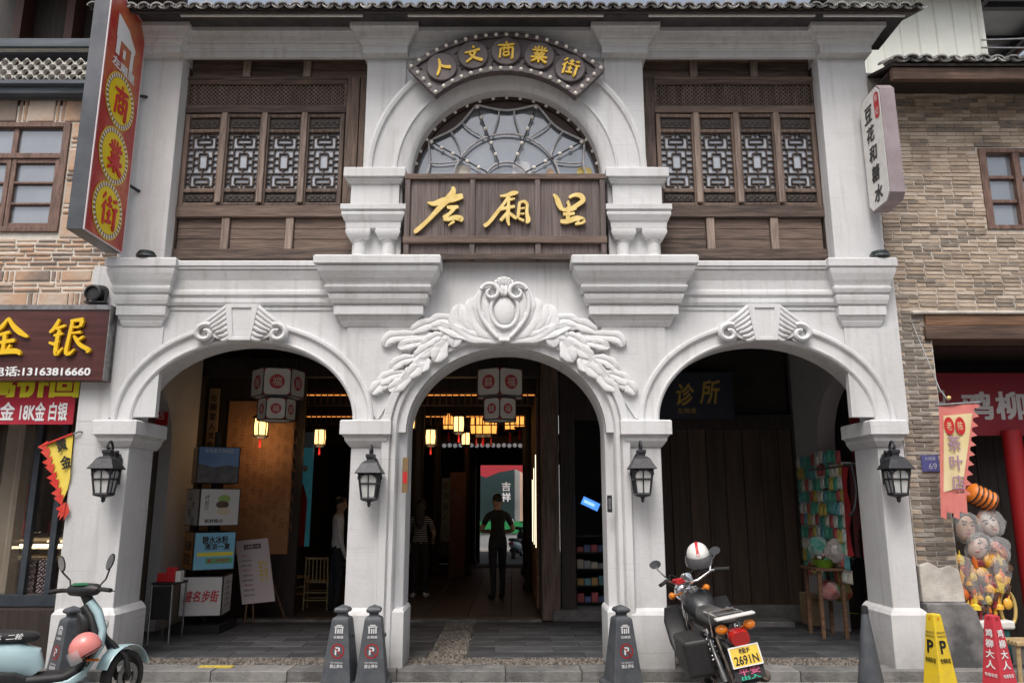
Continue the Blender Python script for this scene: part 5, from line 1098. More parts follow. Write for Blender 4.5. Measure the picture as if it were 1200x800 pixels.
def scooter(name='electric_scooter'):
    t = thing(name, 'pale blue electric scooter with black seat and pink helmet at lower left', 'scooter')
    fx, fz, rx = .72, .225, -.40; ST = R(42); hx = fx - .10
    wheel(t, (rx, 0, .225), .225, .10, BLACK, 0); 
    wheel(t, (fx, 0, fz), .225, .10, BLACK, ST)
    M3 = Matrix.Rotation(ST, 3, 'Z')
    def stv(p): p = Vector(p); return Vector((fx, 0, 0)) + M3 @ (p - Vector((fx, 0, 0)))
    m = MB(); sloft(m, [(-.10, .30, .05, .13), (-.02, .27, .06, .15), (.25, .27, .055, .16), (.36, .31, .06, .13)]); m.build('floorboard', BLACK, t, smooth=45)
    m = MB(); sloft(m, [(-.73, .58, .03, .06), (-.63, .53, .09, .12), (-.38, .48, .13, .15), (-.13, .44, .15, .155), (.0, .40, .14, .14), (.05, .33, .08, .12)]); m.build('rear_body', MINT, t, smooth=45)
    for s in (-1, 1):
        m = MB(); sloft(m, [(-.42, .32, .04, .012), (-.32, .32, .06, .02), (-.1, .30, .055, .02), (-.02, .28, .03, .012)], y=s * .135); m.build('side_panel', BLACK, t, smooth=45)
        m = MB(); sloft(m, [(.03, .215, .02, .012), (.10, .205, .035, .018), (.30, .225, .035, .018), (.42, .30, .03, .012)], y=s * .14); m.build('lower_panel', MINT, t, smooth=45)
    m = MB(); sloft(m, [(-.76, .665, .02, .08), (-.68, .66, .045, .12), (-.38, .64, .055, .14), (-.13, .625, .055, .13), (.02, .615, .04, .10), (.05, .61, .02, .07)]); seat = m.build('seat', mat('seat_vinyl', (.018, .018, .019), (.03, .03, .03), scale=30, rough=.55, bump=.1), t, smooth=45)
    pls = Plane((-.20, -.143, .632), (1, 0, 0), (0, 0, 1)); text('电动车', pls, -.09, .0, .13, .045, WHITE, seat, bold=.03, d=.006); text('二轮', pls, .07, .0, .12, .045, WHITE, seat, bold=.03, shear=.3, d=.006)
    # leg shield: pale outside, black inside
    m = MB(); sloft(m, [(.38, .24, .03, .13), (.44, .36, .035, .17), (.51, .50, .04, .185), (.52, .64, .04, .17), (.47, .78, .045, .12), (.40, .88, .04, .08)]); m.build('leg_shield', MINT, t, smooth=45)
    m = MB(); sloft(m, [(.33, .28, .03, .12), (.385, .38, .035, .155), (.45, .50, .035, .168), (.46, .63, .04, .15), (.42, .75, .04, .11), (.36, .84, .035, .07)]); m.build('inner_shield', BLACK, t, smooth=45)
    m = MB(); sloft(m, [(.36, .60, .05, .10), (.39, .66, .06, .12), (.36, .74, .05, .11), (.33, .78, .02, .08)]); m.build('glove_box', BLACK, t, smooth=45)
    # fork, mudguard
    m = MB()
    for s in (-1, 1): m.tube([stv((fx, s * .075, fz)), stv((fx - .06, s * .07, .40)), (.56, s * .045, .56), (.51, s * .03, .66)], .022, 8)
    m.build('fork', BLACK, t, smooth=50)
    m = MB(); arc = [(fx + .262 * math.cos(a), fz + .262 * math.sin(a), .008, .062 + .01 * math.sin((a - .3) * 1.3)) for a in [R(18 + k * 13) for k in range(12)]]; sloft(m, arc)
    m.v = [tuple(stv(v)) for v in m.v]; m.build('front_mudguard', MINT, t, smooth=45)
    # handlebar group
    m = MB(); m.tube([(.43, 0, .80), (.355, 0, .96)], .045, 10); m.build('stem', BLACK, t, smooth=50)
    def hv(dx, dy, z): return Vector((.35, 0, 0)) + M3 @ Vector((dx, dy, 0)) + Vector((0, 0, z))
    m = MB(); rs = []
    for dy, w_, h_ in ((-.17, .03, .025), (-.13, .06, .05), (0, .075, .06), (.13, .06, .05), (.17, .03, .025)):
        rs.append([hv(math.cos(a) * w_, dy, .965 + math.sin(a) * h_ + .01) for a in [2 * PI * k / 12 for k in range(12)]])
    m.rings(rs); m.build('handlebar_cover', BLACK, t, smooth=50)
    m = MB(); m.rings([[hv(-.045 + math.cos(a) * r_ * .7 , math.sin(a) * r_ * 1.7, z) for a in [2 * PI * k / 14 for k in range(14)]] for r_, z in ((.05, 1.015), (.05, 1.032), (.04, 1.036))]); m.build('display', mat('display_glass', (.02, .03, .03), rough=.08, emit=(.15, .8, .35), estr=.15), t)
    for s in (-1, 1):
        m = MB(); m.tube([hv(0, s * .16, .97), hv(-.02, s * .22, .975), hv(-.05, s * .34, .965)], [.018, .019, .019], 8); g_ = m.build('grip', RUBBER, t, smooth=50)
        m = MB(); m.tube([hv(.04, s * .17, .965), hv(.035, s * .25, .962), hv(-.005, s * .34, .955)], .007, 6); m.build('brake_lever', STEEL, g_)
        pts = [hv(0, s * .15, .99), hv(.03, s * .20, 1.06), hv(.0, s * .25, 1.12), hv(-.01, s * .27, 1.15)]
        m = MB(); m.tube(pts, .008, 6); ce = pts[-1] + Vector((0, 0, .055)); rs = []
        for q, d in ((.001, -.02), (.6, -.018), (1, -.004), (1, .006), (.9, .008)):
            rs.append([ce + M3 @ Vector((-d, (math.cos(a) * .038 + math.sin(a) * .02 * s) * q, 0)) + Vector((0, 0, math.sin(a) * .07 * q)) for a in [2 * PI * k / 16 for k in range(16)]])
        m.rings(rs); mr = m.build('mirror', BLACK, t, smooth=40)
        m = MB(); m.rings([[ce + M3 @ Vector((-.0095, (math.cos(a) * .033 + math.sin(a) * .017 * s) * q, 0)) + Vector((0, 0, math.sin(a) * .062 * q)) for a in [2 * PI * k / 16 for k in range(16)]] for q in (1, .02)], cap=False); m.build('mirror_glass', CHROME, mr)
    m = MB(); m.ball((.548, 0, .67), .05, 14, 8, (.5, 1.3, .8)); m.build('headlight', WHITEP, t, smooth=60)
    for s in (-1, 1): m = MB(); m.tube([(.42, s * .17, .40), (.50, s * .26, .405)], .012, 6); m.build('turn_signal', ORANGE if s < 0 else BLACK, t)
    m = MB(); m.ball((-.77, 0, .55), .05, 12, 6, (.5, 1.8, .7)); m.build('tail_light', REDL, t, smooth=60)
    m = MB(); m.box(.535, .553, -.06, .06, .50, .54); m.build('badge', STEEL, t)
    return t
sct = scooter()
fa = at(150, 792, -.92); SH_ = R(31); sct.location = (fa.x - .72 * math.cos(SH_), -.90 - .72 * math.sin(SH_), 0.006); sct.rotation_euler = (R(-4), 0, SH_); sct.scale = (.93, .93, .93)
def helmet(name, label, loc, rot, shell, s=1.0, visor=None, stripe=None):
    t = thing(name, label, 'helmet', (0, 0, 0)); m = MB(); rs = []
    for i in range(11):
        th = R(8) + i / 10 * R(112); rs.append([(.125 * math.sin(th) * math.cos(a) * (1.12 if math.cos(a) > 0 else 1.0), .115 * math.sin(th) * math.sin(a), .13 * math.cos(th)) for a in [2 * PI * k / 24 for k in range(24)]])
    m.rings(rs, cap=False); top = len(m.v); m.add([(0, 0, .1305)], []); 
    for k in range(24): m.f.append([k, (k + 1) % 24, top]); m.mi.append(0)
    o = m.build('shell', shell, t, smooth=60); so_ = o.modifiers.new('thick', 'SOLIDIFY'); so_.thickness = .012; so_.offset = -1
    m = MB(); m.tube([(.108 * math.cos(a) * (1.12 if math.cos(a) > 0 else 1), .100 * math.sin(a), -.046) for a in [2 * PI * k / 24 for k in range(24)]], .010, 6, closed=True); m.build('edge_trim', BLACK, t)
    if visor:
        m = MB(); rs = []
        for zz, rr in ((.03, .142), (-.01, .150), (-.05, .152), (-.08, .148)):
            rs.append([(rr * math.cos(a) * 1.08, rr * math.sin(a) * .95, zz) for a in [R(-75 + 150 * k / 14) for k in range(15)]])
        m.rings(rs, closed=False, cap=False); m.build('visor', visor, t, smooth=60)
    if stripe:
        m = MB(); rs = []
        for i in range(9):
            a = R(20 + i * 17); rs.append([(.132 * math.cos(a) * 1.05, w_, .137 * math.sin(a) * .98) for w_ in (-.014, .014)])
        m.rings(rs, closed=False, cap=False); m.build('stripe', stripe, t, smooth=60)
    m = MB(); m.tube([(.02, .10, -.05), (.05, .07, -.14), (.05, -.07, -.14), (.02, -.10, -.05)], .006, 5); m.build('chin_strap', BLACK, t)
    t.location = loc; t.rotation_euler = rot; t.scale = (s, s, s); return t
hp_ = Vector(sct.location) + Matrix.Rotation(SH_, 3, 'Z') @ Vector((.37, -.20, .49)); helmet('pink_helmet', 'pink half-shell helmet hanging from the scooter under its handlebar', hp_, (R(0), R(30), R(200)), PINK, .9, mat('visor_clear', (.7, .72, .74), rough=.1, alpha=.35))
# ---- motorcycle seen from behind
PAINTK = mat('tank_black', (.02, .022, .026), (.075, .073, .070), scale=5, rough=.38, coat=.2, bump=.03, lo=.4, hi=.75)
VINYL = mat('seat_dusty', (.03, .031, .033), (.10, .097, .092), scale=5, rough=.6, bump=.12)
def motorcycle():
    t = thing('motorcycle', 'dusty black motorcycle with yellow plate parked before the right arch', 'motorcycle')
    wheel(t, (-.63, 0, .29), .29, .10, STEEL, 0, 24); wheel(t, (.62, 0, .29), .29, .08, STEEL, R(14), 24)
    m = MB(); arc = [(-.63 + .32 * math.cos(a), .29 + .32 * math.sin(a), .008, .065) for a in [R(55 + k * 12) for k in range(11)]]; sloft(m, arc); m.build('rear_mudguard', STEEL, t, smooth=45)
    m = MB(); arc = [(.62 + .31 * math.cos(a), .29 + .31 * math.sin(a), .008, .055) for a in [R(20 + k * 12) for k in range(11)]]; sloft(m, arc); m.build('front_mudguard', PAINTK, t, smooth=45)
    m = MB(); sloft(m, [(-.78, .80, .015, .06), (-.70, .79, .045, .11), (-.40, .77, .055, .135), (-.12, .76, .06, .12), (.02, .79, .04, .08)]); m.build('seat', VINYL, t, smooth=45)
    m = MB(); sloft(m, [(.0, .76, .05, .07), (.06, .79, .10, .12), (.20, .83, .12, .15), (.34, .84, .10, .13), (.43, .84, .04, .06)]); tk = m.build('fuel_tank', PAINTK, t, smooth=45)
    m = MB(); m.lathe([(.04, .94), (.04, .965), (.03, .97)], 14, (.22, 0, 0)); m.build('filler_cap', CHROME, tk)
    for s in (-1, 1):
        m = MB(); sloft(m, [(-.50, .62, .05, .015), (-.30, .60, .10, .02), (-.08, .60, .09, .02), (.0, .66, .04, .012)], y=s * .12); m.build('side_cover', PAINTK, t, smooth=45)
        m = MB(); m.tube([(-.63, s * .10, .30), (-.52, s * .12, .52), (-.44, s * .12, .70)], .026, 8); rs_ = m.build('shock', STEEL, t, smooth=50)
        m = MB(); m.tube([(-.55 + .11 * k / 40 + .0, s * .12 + .035 * math.cos(k * .95), .47 + .23 * k / 40) if True else 0 for k in range(41)], .007, 5); m.build('spring', CHROME, rs_)
        m = MB(); m.tube([(-.63, s * .09, .29), (-.15, s * .10, .32)], .022, 6); m.build('swing_arm', RUST, t)
        m = MB(); m.tube([(.62, s * .085, .29), (.50, s * .085, .62), (.42, s * .085, .88)], .022, 8); m.build('fork_tube', CHROME, t, smooth=50)
    m = MB(); m.tube([(.40, 0, .84), (.0, 0, .68), (-.45, 0, .70), (-.80, 0, .74)], .022, 6); m.tube([(.38, 0, .80), (.28, 0, .45), (.1, 0, .30), (-.15, 0, .32), (-.12, 0, .66)], .022, 6); m.build('frame', BLACK, t)
    m = MB(); m.obox((.12, 0, .40), .34, .24, .20); m.obox((.22, 0, .56), .13, .16, .2, Matrix.Rotation(R(-20), 3, 'Y'))
    for k in range(5): m.obox((.215 + .008 * k, 0, .50 + k * .03), .17, .20, .008, Matrix.Rotation(R(-20), 3, 'Y'))
    m.build('engine', RUST, t, bevel=.012)
    m = MB(); m.tube([(.26, -.08, .48), (.33, -.10, .34), (.20, -.13, .24), (-.25, -.16, .26)], .024, 8); m.tube([(-.25, -.16, .26), (-.30, -.165, .265), (-.80, -.18, .33), (-.83, -.18, .335)], [.03, .048, .05, .03], 12); m.build('exhaust', RUST, t, smooth=50)
    # black pannier on the left side and leg fairing
    m = MB(); m.prismz([(-.62, .17), (-.10, .17), (-.08, .36), (-.58, .38)], .36, .66); m.build('side_box', BLACK, t, bevel=.03, seg=3)
    m = MB(); sloft(m, [(.10, .38, .02, .08), (.22, .52, .025, .10), (.30, .70, .025, .10), (.30, .82, .02, .07)], y=.24); m.build('leg_guard', BLACK, t, smooth=45)
    m = MB(); sloft(m, [(.10, .38, .02, .08), (.22, .52, .025, .10), (.30, .70, .025, .10), (.30, .82, .02, .07)], y=-.24); m.build('leg_guard', BLACK, t, smooth=45)
    # rack, tail, plate
    m = MB()
    for s in (-1, 1): m.tube([(-.42, s * .10, .84), (-.80, s * .11, .86), (-.97, s * .10, .86)], .010, 6); m.tube([(-.60, s * .11, .855), (-.62, s * .12, .66)], .008, 6)
    for x_ in (-.62, -.80, -.97): m.tube([(x_, -.105, .86), (x_, .105, .86)], .009, 6)
    m.build('rack', CHROME, t, smooth=50)
    m = MB(); m.box(-1.03, -.955, -.16, .16, .853, .872); m.build('rack_end_bar', WHITEP, t, bevel=.006)
    m = MB(); sloft(m, [(-1.02, .69, .055, .075), (-.97, .70, .065, .085), (-.88, .71, .05, .07)]); m.build('tail_light', REDL, t, smooth=45)
    for s in (-1, 1):
        m = MB(); m.tube([(-.90, s * .05, .745), (-.93, s * .09, .765)], .010, 6); m.ball((-.94, s * .115, .77), .042, 12, 8, (1.0, 1.2, .9)); m.build('turn_signal', ORANGE, t, smooth=60)
    m = MB(); sloft(m, [(-.80, .66, .012, .07), (-.92, .60, .012, .075), (-1.0, .48, .010, .075), (-1.03, .36, .008, .07)]); m.build('tail_flap', BLACK, t, smooth=45)
    up = Vector((.28, 0, .96)).normalized(); pp = Plane((-1.035, 0, .565), (0, -1, 0), up)
    m = MB(); 
    m.rings([[pp.p(a, b, d) for a, b in ((-.12, -.075), (.12, -.075), (.12, .075), (-.12, .075))] for d in (-.006, .004)]); pt = m.build('number_plate', mat('plate_yellow', (.78, .55, .06), (.70, .48, .07), scale=10, rough=.45), t)
    m = MB(); 
    for a0_, a1_, b0_, b1_ in ((-.123, .123, .068, .078), (-.123, .123, -.078, -.068), (-.123, -.113, -.068, .068), (.113, .123, -.068, .068)): m.rings([[pp.p(a, b, d) for a, b in ((a0_, b0_), (a1_, b0_), (a1_, b1_), (a0_, b1_))] for d in (.003, .007)])
    m.build('plate_rim', WHITEP, pt)
    text('2691N', pp, 0, -.026, .19, .062, INK, pt, bold=.02, d=.006); text('桂F', pp, 0, .042, .09, .04, INK, pt, bold=.02, d=.006)
    p2 = Plane((-1.045, 0, .435), (0, -1, 0), up); m = MB(); m.rings([[p2.p(a, b, d) for a, b in ((-.12, -.045), (.12, -.045), (.12, .05), (-.12, .05))] for d in (-.004, .003)]); fl = m.build('mud_flap', BLACK, t)
    text('平安', p2, 0, .02, .17, .05, mat('print_pink', (.62, .12, .25), rough=.5), fl, bold=.03, d=.005); text('出入', p2, .0, -.025, .15, .03, mat('print_green', (.03, .50, .32), rough=.5), fl, bold=.03, d=.005)
    # front end: bars, clock, lamp, mirrors
    M3 = Matrix.Rotation(R(14), 3, 'Z')
    def hv(dx, dy, z): return Vector((.40, 0, 0)) + M3 @ Vector((dx, dy, 0)) + Vector((0, 0, z))
    m = MB(); m.tube([hv(-.16, -.36, 1.05), hv(-.06, -.24, 1.06), hv(.0, -.10, .99), hv(0, .10, .99), hv(-.06, .24, 1.06), hv(-.16, .36, 1.05)], .012, 8); m.build('handlebar', CHROME, t, smooth=50)
    for s in (-1, 1):
        m = MB(); m.tube([hv(-.08, s * .265, 1.062), hv(-.17, s * .375, 1.05)], .019, 8); g_ = m.build('grip', RUBBER, t, smooth=50)
        m = MB(); m.tube([hv(-.02, s * .24, 1.06), hv(-.10, s * .37, 1.045)], .006, 5); m.build('lever', CHROME, g_)
        pts = [hv(-.05, s * .23, 1.065), hv(-.03, s * .28, 1.14), hv(-.05, s * .33, 1.20)]; m = MB(); m.tube(pts, .007, 6); ce = pts[-1] + Vector((0, 0, .03)); rs = []
        for q, d in ((.001, .024), (.6, .022), (1, .006), (1, -.004)): rs.append([ce + M3 @ Vector((d, math.cos(a) * .06 * q, math.sin(a) * .04 * q)) for a in [2 * PI * k / 16 for k in range(16)]])
        m.rings(rs); m.build('mirror', CHROME, t, smooth=40)
        m = MB(); m.tube([hv(.02, s * .06, .90), hv(.03, s * .17, .90)], .009, 6); m.ball(hv(.03, s * .19, .90), .035, 10, 6); m.build('front_signal', ORANGE, t, smooth=60)
    m = MB(); m.rings([[hv(.02 + d * .5, math.cos(a) * r_, 1.03 + d + math.sin(a) * r_ * .5) + Vector((math.sin(a) * -r_ * .6, 0, 0)) for a in [2 * PI * k / 18 for k in range(18)]] for r_, d in ((.04, -.05), (.062, -.03), (.066, .02), (.055, .03), (.052, .022))]); gz = m.build('speedometer', CHROME, t, smooth=40)
    m = MB(); m.rings([[hv(.02 + .012, math.cos(a) * .05, 1.0535 + math.sin(a) * .025) + Vector((math.sin(a) * -.03, 0, 0)) for a in [2 * PI * k / 18 for k in range(18)]], [hv(.02 + .0122, math.cos(a) * .005, 1.054 + math.sin(a) * .0025) for a in [2 * PI * k / 18 for k in range(18)]]], cap=False); m.build('dial', mat('dial_pale', (.55, .6, .62), rough=.2), gz)
    m = MB()
    for s in (-1, 1):
        m.tube(smoothline([hv(-.03, s * .22, 1.06), hv(.10, s * .20, 1.04), hv(.12, s * .08, .92), hv(.0, s * .05, .80), (.2, s * .06, .62)], 4), .006, 5); m.tube(smoothline([hv(-.02, s * .20, 1.05), hv(.07, s * .14, 1.09), hv(.10, s * .02, .98), (.33, s * .04, .72)], 4), .005, 5)
    m.build('cables', BLACK, t, kind='stuff')
    m = MB(); m.ball(hv(.14, 0, .90), .10, 16, 10, (.9, 1, 1)); m.build('headlight', CHROME, t, smooth=60)
    m = MB(); m.obox(hv(-.05, .13, 1.03), .08, .07, .05, M3); m.tube([hv(-.02, .05, 1.0), hv(-.04, .1, 1.04), hv(-.04, .18, 1.05)], .012, 6); m.build('switch_box', RED, t, bevel=.01)
    m = MB(); m.tube([(-.02, .12, .28), (-.10, .30, .02)], .012, 6); m.build('side_stand', RUST, t)
    m = MB()
    for s in (-1, 1): m.tube([(.02, s * .12, .30), (.0, s * .26, .30)], .013, 6)
    m.build('foot_pegs', RUBBER, t)
    m = MB(); m.tube([(-.9, .12, .30), (-.55, .16, .28), (-.2, .16, .30)], .012, 6); m.tube([(-.9, -.12, .30), (-.9, .12, .30)], .012, 6); m.tube([(-.92, .10, .30), (-.72, .12, .68)], .01, 6); m.build('crash_bar', RUST, t)
    return t
mc = motorcycle()
tailp = at(872, 769, -1.70)
hd = R(90 + 1); MS = .93; mc.scale = (MS, MS, MS)
mc.location = (tailp.x + math.cos(hd) * 1.035 * MS + .11, -1.70 + math.sin(hd) * 1.035 * MS, 0); mc.rotation_euler = (R(-11) * 1, 0, hd); mc.rotation_mode = 'XYZ'
hq = at(818, 650, -.72); helmet('white_helmet', 'white helmet with dark visor hung on the motorcycle handlebar', hq, (R(8), R(22), R(-100)), WHITEP, .85, mat('visor_smoke', (.12, .12, .13), rough=.08, alpha=.85), RED)
# ---- pyramid posts and cones
GREYP = mat('post_grey', (.052, .058, .068), (.085, .092, .102), scale=8, rough=.55, bump=.05)
def nopark(name='no_parking_post'):
    t = thing(name, '', 'bollard'); 
    def sq(mb, st): mb.rings([[(-a, -a, z), (a, -a, z), (a, a, z), (-a, a, z)] for a, z in st])
    m = MB(); sq(m, [(.165, 0), (.165, .035), (.15, .05), (.135, .052), (.078, .565), (.072, .59), (.045, .605), (.04, .61)]); m.build('body', GREYP, t, bevel=.008)
    m = MB(); sq(m, [(.04, .605), (.04, .63), (.062, .64), (.066, .66), (.055, .675), (.0015, .70)]); m.build('cap', GREYP, t, bevel=.004)
    sl = math.atan2(.135 - .078, .513); up = Vector((0, math.sin(sl), math.cos(sl)))
    pl = Plane((0, -.135 + (.30 - .052) * math.tan(sl) - .001, .30), (1, 0, 0), up)
    WH = mat('post_print', (.62, .62, .63), rough=.5); RD = mat('post_red', (.45, .03, .03), rough=.5)
    b0 = t
    disc(pl, 0, .02, .062, .062, RD, t, 'ring', .001); disc(pl, 0, .02, .050, .050, GREYP, t, 'ring_centre', .002)
    text('P', pl, 0, .02, .042, .06, WH, t, bold=.03, d=.003); 
    flat(pl, [(-.04, .055), (-.034, .061), (.04, -.015), (.034, -.021)], RD, t, 'slash', .0055)
    text('NO PARKING', pl, 0, -.075, .11, .014, WH, t, d=.003); text('禁止停车', pl, 0, -.105, .115, .03, WH, t, bold=.03, d=.003); text('左厢里', pl, 0, .135, .09, .022, WH, t, bold=.03, d=.003)
    e = MB()
    for pts in (((-.042, .215), (.042, .215), (.042, .224), (-.042, .224)), ((-.036, .165), (-.024, .165), (-.024, .213), (-.036, .213)), ((.024, .165), (.036, .165), (.036, .213), (.024, .213)), ((-.014, .165), (-.002, .165), (-.002, .205), (-.014, .205)), ((.006, .165), (.016, .165), (.016, .205), (.006, .205)), ((-.03, .228), (.03, .228), (.02, .238), (-.02, .238))): e.add([pl.p(a, b, .003) for a, b in pts], [tuple(range(len(pts)))])
    e.build('emblem', WH, t)
    m = MB(); m.lathe([(.018, -.102), (.018, -.112), (.010, -.115)], 10, (.0, 0, .44), 'Y')
    m.v = [(-v[1] * 1.0 + .0, v[0], v[2]) for v in m.v]; m.build('chain_ring', BLACK, t)
    return t
np0 = nopark()
for i, (u, v, lb) in enumerate(((400, 797, 'grey no-parking post left of its twin before the middle arch'), (437, 797, 'grey no-parking post right of its twin before the middle arch'), (729, 797, 'single grey no-parking post at right jamb of the middle arch'), (82, 783, 'dark grey no-parking post half hidden behind the blue scooter'))):
    o = np0 if i == 0 else copy_tree(np0); p_ = on(u, v + 3, 0) if i < 3 else Vector((ax(82, 750, -.45), -.45, 0)); o.location = (ax(u, 760, -.36), -.36, 0.012) if i < 3 else (p_.x, -.45, .012); o.rotation_euler = (0, 0, R((-6, 4, 14, -38)[i])); o['label'] = lb; o['group'] = 'grey no-parking posts'
def signcone(name, label, loc, rz, body, two, h=.65):
    t = thing(name, label, 'cone'); m = MB(); m.rings([[(-a, -a, z), (a, -a, z), (a, a, z), (-a, a, z)] for a, z in ((.13, 0), (.13, .03), (.098, .04), (.042, h), (.033, h + .005))]); m.build('body', body, t, bevel=.006)
    sl = math.atan2(.098 - .042, h - .04)
    for k in range(2):
        up = Vector((0, math.sin(sl), math.cos(sl))); pl = Plane((0, -.098 + (.35 - .04) * math.tan(sl) - .001, .35), (1, 0, 0), up)
        M4 = Matrix.Rotation(R(-90) * k + 0, 3, 'Z') if False else Matrix.Rotation(R(90) * k, 3, 'Z')
        pl = Plane(M4 @ pl.o, M4 @ pl.r, M4 @ pl.u); two(pl, t)
    t.location = loc; t.rotation_euler = (0, 0, rz); return t
YC = mat('cone_yellow', (.76, .54, .02), (.52, .38, .06), scale=7, rough=.6, bump=.06, lo=.42, hi=.8); RC = mat('cone_red', (.58, .035, .06), (.40, .05, .06), scale=7, rough=.6, bump=.06, lo=.4, hi=.75)
def yprint(pl, t):
    text('P', pl, 0, .04, .06, .10, INK, t, bold=.03, d=.003); text('专用车位', pl, 0, -.07, .11, .04, INK, t, bold=.025, d=.003); text('PRIVATE', pl, 0, .155, .085, .018, INK, t, d=.003); text('PARKING', pl, 0, .125, .09, .018, INK, t, d=.003); disc(pl, 0, .27, .012, .012, mat('print_orange', (.7, .25, .0)), t, 'logo', .003)
def rprint(pl, t):
    for k, ch in enumerate('鸡柳大人'): text(ch, pl, 0, .15 - k * .085, .062 + .008 * k, .065, WHITE, t, bold=.03, d=.003, name='character')
    text('专用车位', pl, 0, -.19, .12, .03, WHITE, t, bold=.02, d=.003); disc(pl, 0, .27, .014, .014, mat('print_darkred', (.35, .01, .02)), t, 'logo', .003)
yc = Vector((ax(1098, 760, -.62), -.62, .012)); signcone('yellow_parking_cone', 'yellow square parking cone with black P on the pavement', yc, R(-72), YC, yprint)
rc = Vector((ax(1167, 760, -.62), -.62, .012)); signcone('red_parking_cone', 'red square parking cone with white characters at right edge', rc, R(-70), RC, rprint, .64)
dc = thing('dark_cone', 'slim dark grey traffic cone at the foot of the right arch', 'cone'); m = MB(); m.lathe([(.15, 0), (.15, .02), (.112, .03), (.027, .66), (.022, .68), (.012, .685)], 20); m.build('body', GREYP, dc, smooth=40)
m = MB(); m.lathe([(.0315, .645), (.034, .645), (.028, .70), (.01, .71)], 16); m.build('tip', BLACK, dc, smooth=40); dc.location = (ax(1018, 770, -.5), -.5, .012)
# ---- tea shop pennant by the brick pier
TP = thing('tea_pennant', 'pink and cream hanging pennant advertising a tea shop by the brick pier', 'flag', (4.3, -.3, 1.5)); yt = -.32
PKR = mat('pennant_pink', (.60, .16, .14), (.66, .22, .19), scale=6, rough=.8); CRM = mat('pennant_cream', (.68, .55, .28), (.72, .60, .36), scale=5, rough=.8); PUR = mat('pennant_mauve', (.36, .22, .30), rough=.7)
tl, tr_, br, bl, tip = at(1100, 476, yt), at(1142, 473, yt), at(1131, 575, yt), at(1102, 580, yt), at(1112, 600, yt); pt_ = FRONT(0, yt, 0)
wavy(pt_, [(bl.x, bl.z), (br.x, br.z), (tr_.x, tr_.z), (tl.x, tl.z)], PKR, TP, 'border_cloth', .008)
wavy(pt_, [(bl.x + .03, bl.z + .03), (br.x - .03, br.z + .03), (tr_.x - .035, tr_.z - .09), (tl.x + .03, tl.z - .09)], CRM, TP, 'panel', .008)
for v_ in TP.children[-1].data.vertices: v_.co.y -= .006
m = MB()
for k in range(10):
    t_ = k / 9; p_ = Vector((tr_.x, tr_.z)).lerp(Vector((br.x, br.z)), t_); m.prism([(p_.x - .01, p_.y + .03), (p_.x + .05, p_.y - .03), (p_.x - .01, p_.y - .045)], yt - .004, yt)
for k in range(4): x_ = bl.x + k * .06; m.prism([(x_, bl.z + .02), (x_ + .06, bl.z + .02), (x_ + .03 + .02 * (k % 2), bl.z - .22 + .05 * (k % 2)), (x_ - .02, bl.z - .20 + .05 * (k % 2))], yt - .006 - .001 * k, yt - .002)
m.build('fringe', PKR, TP)
for k, ch in enumerate('茶叶店'): text(ch, pt_, ax(1117, 520, yt) - .002 * k, az(519 + 23 * k, yt), .12, .135, PUR, TP, bold=.02, d=.02, name='character')
for k, ch in enumerate('老陈'): c_ = at((1111, 1124)[k], 499, yt); disc(pt_, c_.x, c_.z, .048, .085, RED, TP, 'seal', .019); text(ch, pt_, c_.x, c_.z, .05, .08, CRM, TP, d=.021, name='character')
m = MB(); m.tube([(tl.x - .03, yt, tl.z + .012), (tr_.x + .06, yt, tr_.z + .016)], .012, 8); c_ = at(1112, 470, yt); m.tube([c_, c_ + Vector((-.02, .1, .13)), c_ + Vector((-.06, .42, .9))], .006, 5); m.build('rod', STEEL, TP); m = MB(); m.ball(at(1112, 466, yt), .02); m.build('hook', GOLD, TP)
# ================================================================== inside the arcade
HW = thing('hall_shell', 'dark timber hall behind the arcade seen through the arches', 'hall', (0, 6, .1))
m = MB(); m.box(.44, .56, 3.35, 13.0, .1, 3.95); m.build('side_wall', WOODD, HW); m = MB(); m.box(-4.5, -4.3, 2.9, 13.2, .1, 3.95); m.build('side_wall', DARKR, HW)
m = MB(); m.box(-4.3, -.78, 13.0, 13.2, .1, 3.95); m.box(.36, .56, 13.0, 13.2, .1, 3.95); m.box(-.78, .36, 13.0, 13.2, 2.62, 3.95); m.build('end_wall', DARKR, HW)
for xx, yy, w_ in ((-1.95, 3.1, .11), (-1.62, 6.2, .11), (-1.62, 9.6, .10), (-.95, 9.6, .08), (-.95, 12.6, .08), (.36, 6.6, .06), (.36, 10.0, .06)):
    m = MB(); m.lathe([(w_ + .05, .1), (w_ + .05, .2), (w_, .25), (w_, 3.9)], 14, (xx, yy, 0)); m.build('post', WOODD, HW, smooth=40)
for yy in (3.0, 4.6, 6.2, 7.9, 9.6): m = MB(); m.box(-4.3, .44, yy, yy + .16, 3.35, 3.62); m.build('beam', WOODD, HW, bevel=.01)
for k in range(9): xx = -3.9 + k * .5; m = MB(); m.box(xx, xx + .09, 3.2, 12.9, 3.63, 3.74); m.build('joist', WOODD, HW)
# lit fretwork under the beams
WARM = mat('warm_strip_orange', (.9, .5, .2), emit=(1.0, .34, .07), estr=.7)
for yy, z_ in ((4.58, 3.30), (7.88, 3.32)):
    m = MB(); m.box(-4.2, .42, yy - .012, yy, z_, z_ + .018); m.build('light_strip', WARM, HW)
    m = MB()
    for k in range(46): x_ = -4.2 + k * .1; m.box(x_, x_ + .02, yy - .03, yy - .015, z_ - .16, z_ + .03)
    m.box(-4.2, .42, yy - .03, yy - .015, z_ - .17, z_ - .15); m.build('fretwork', WOODR, HW)
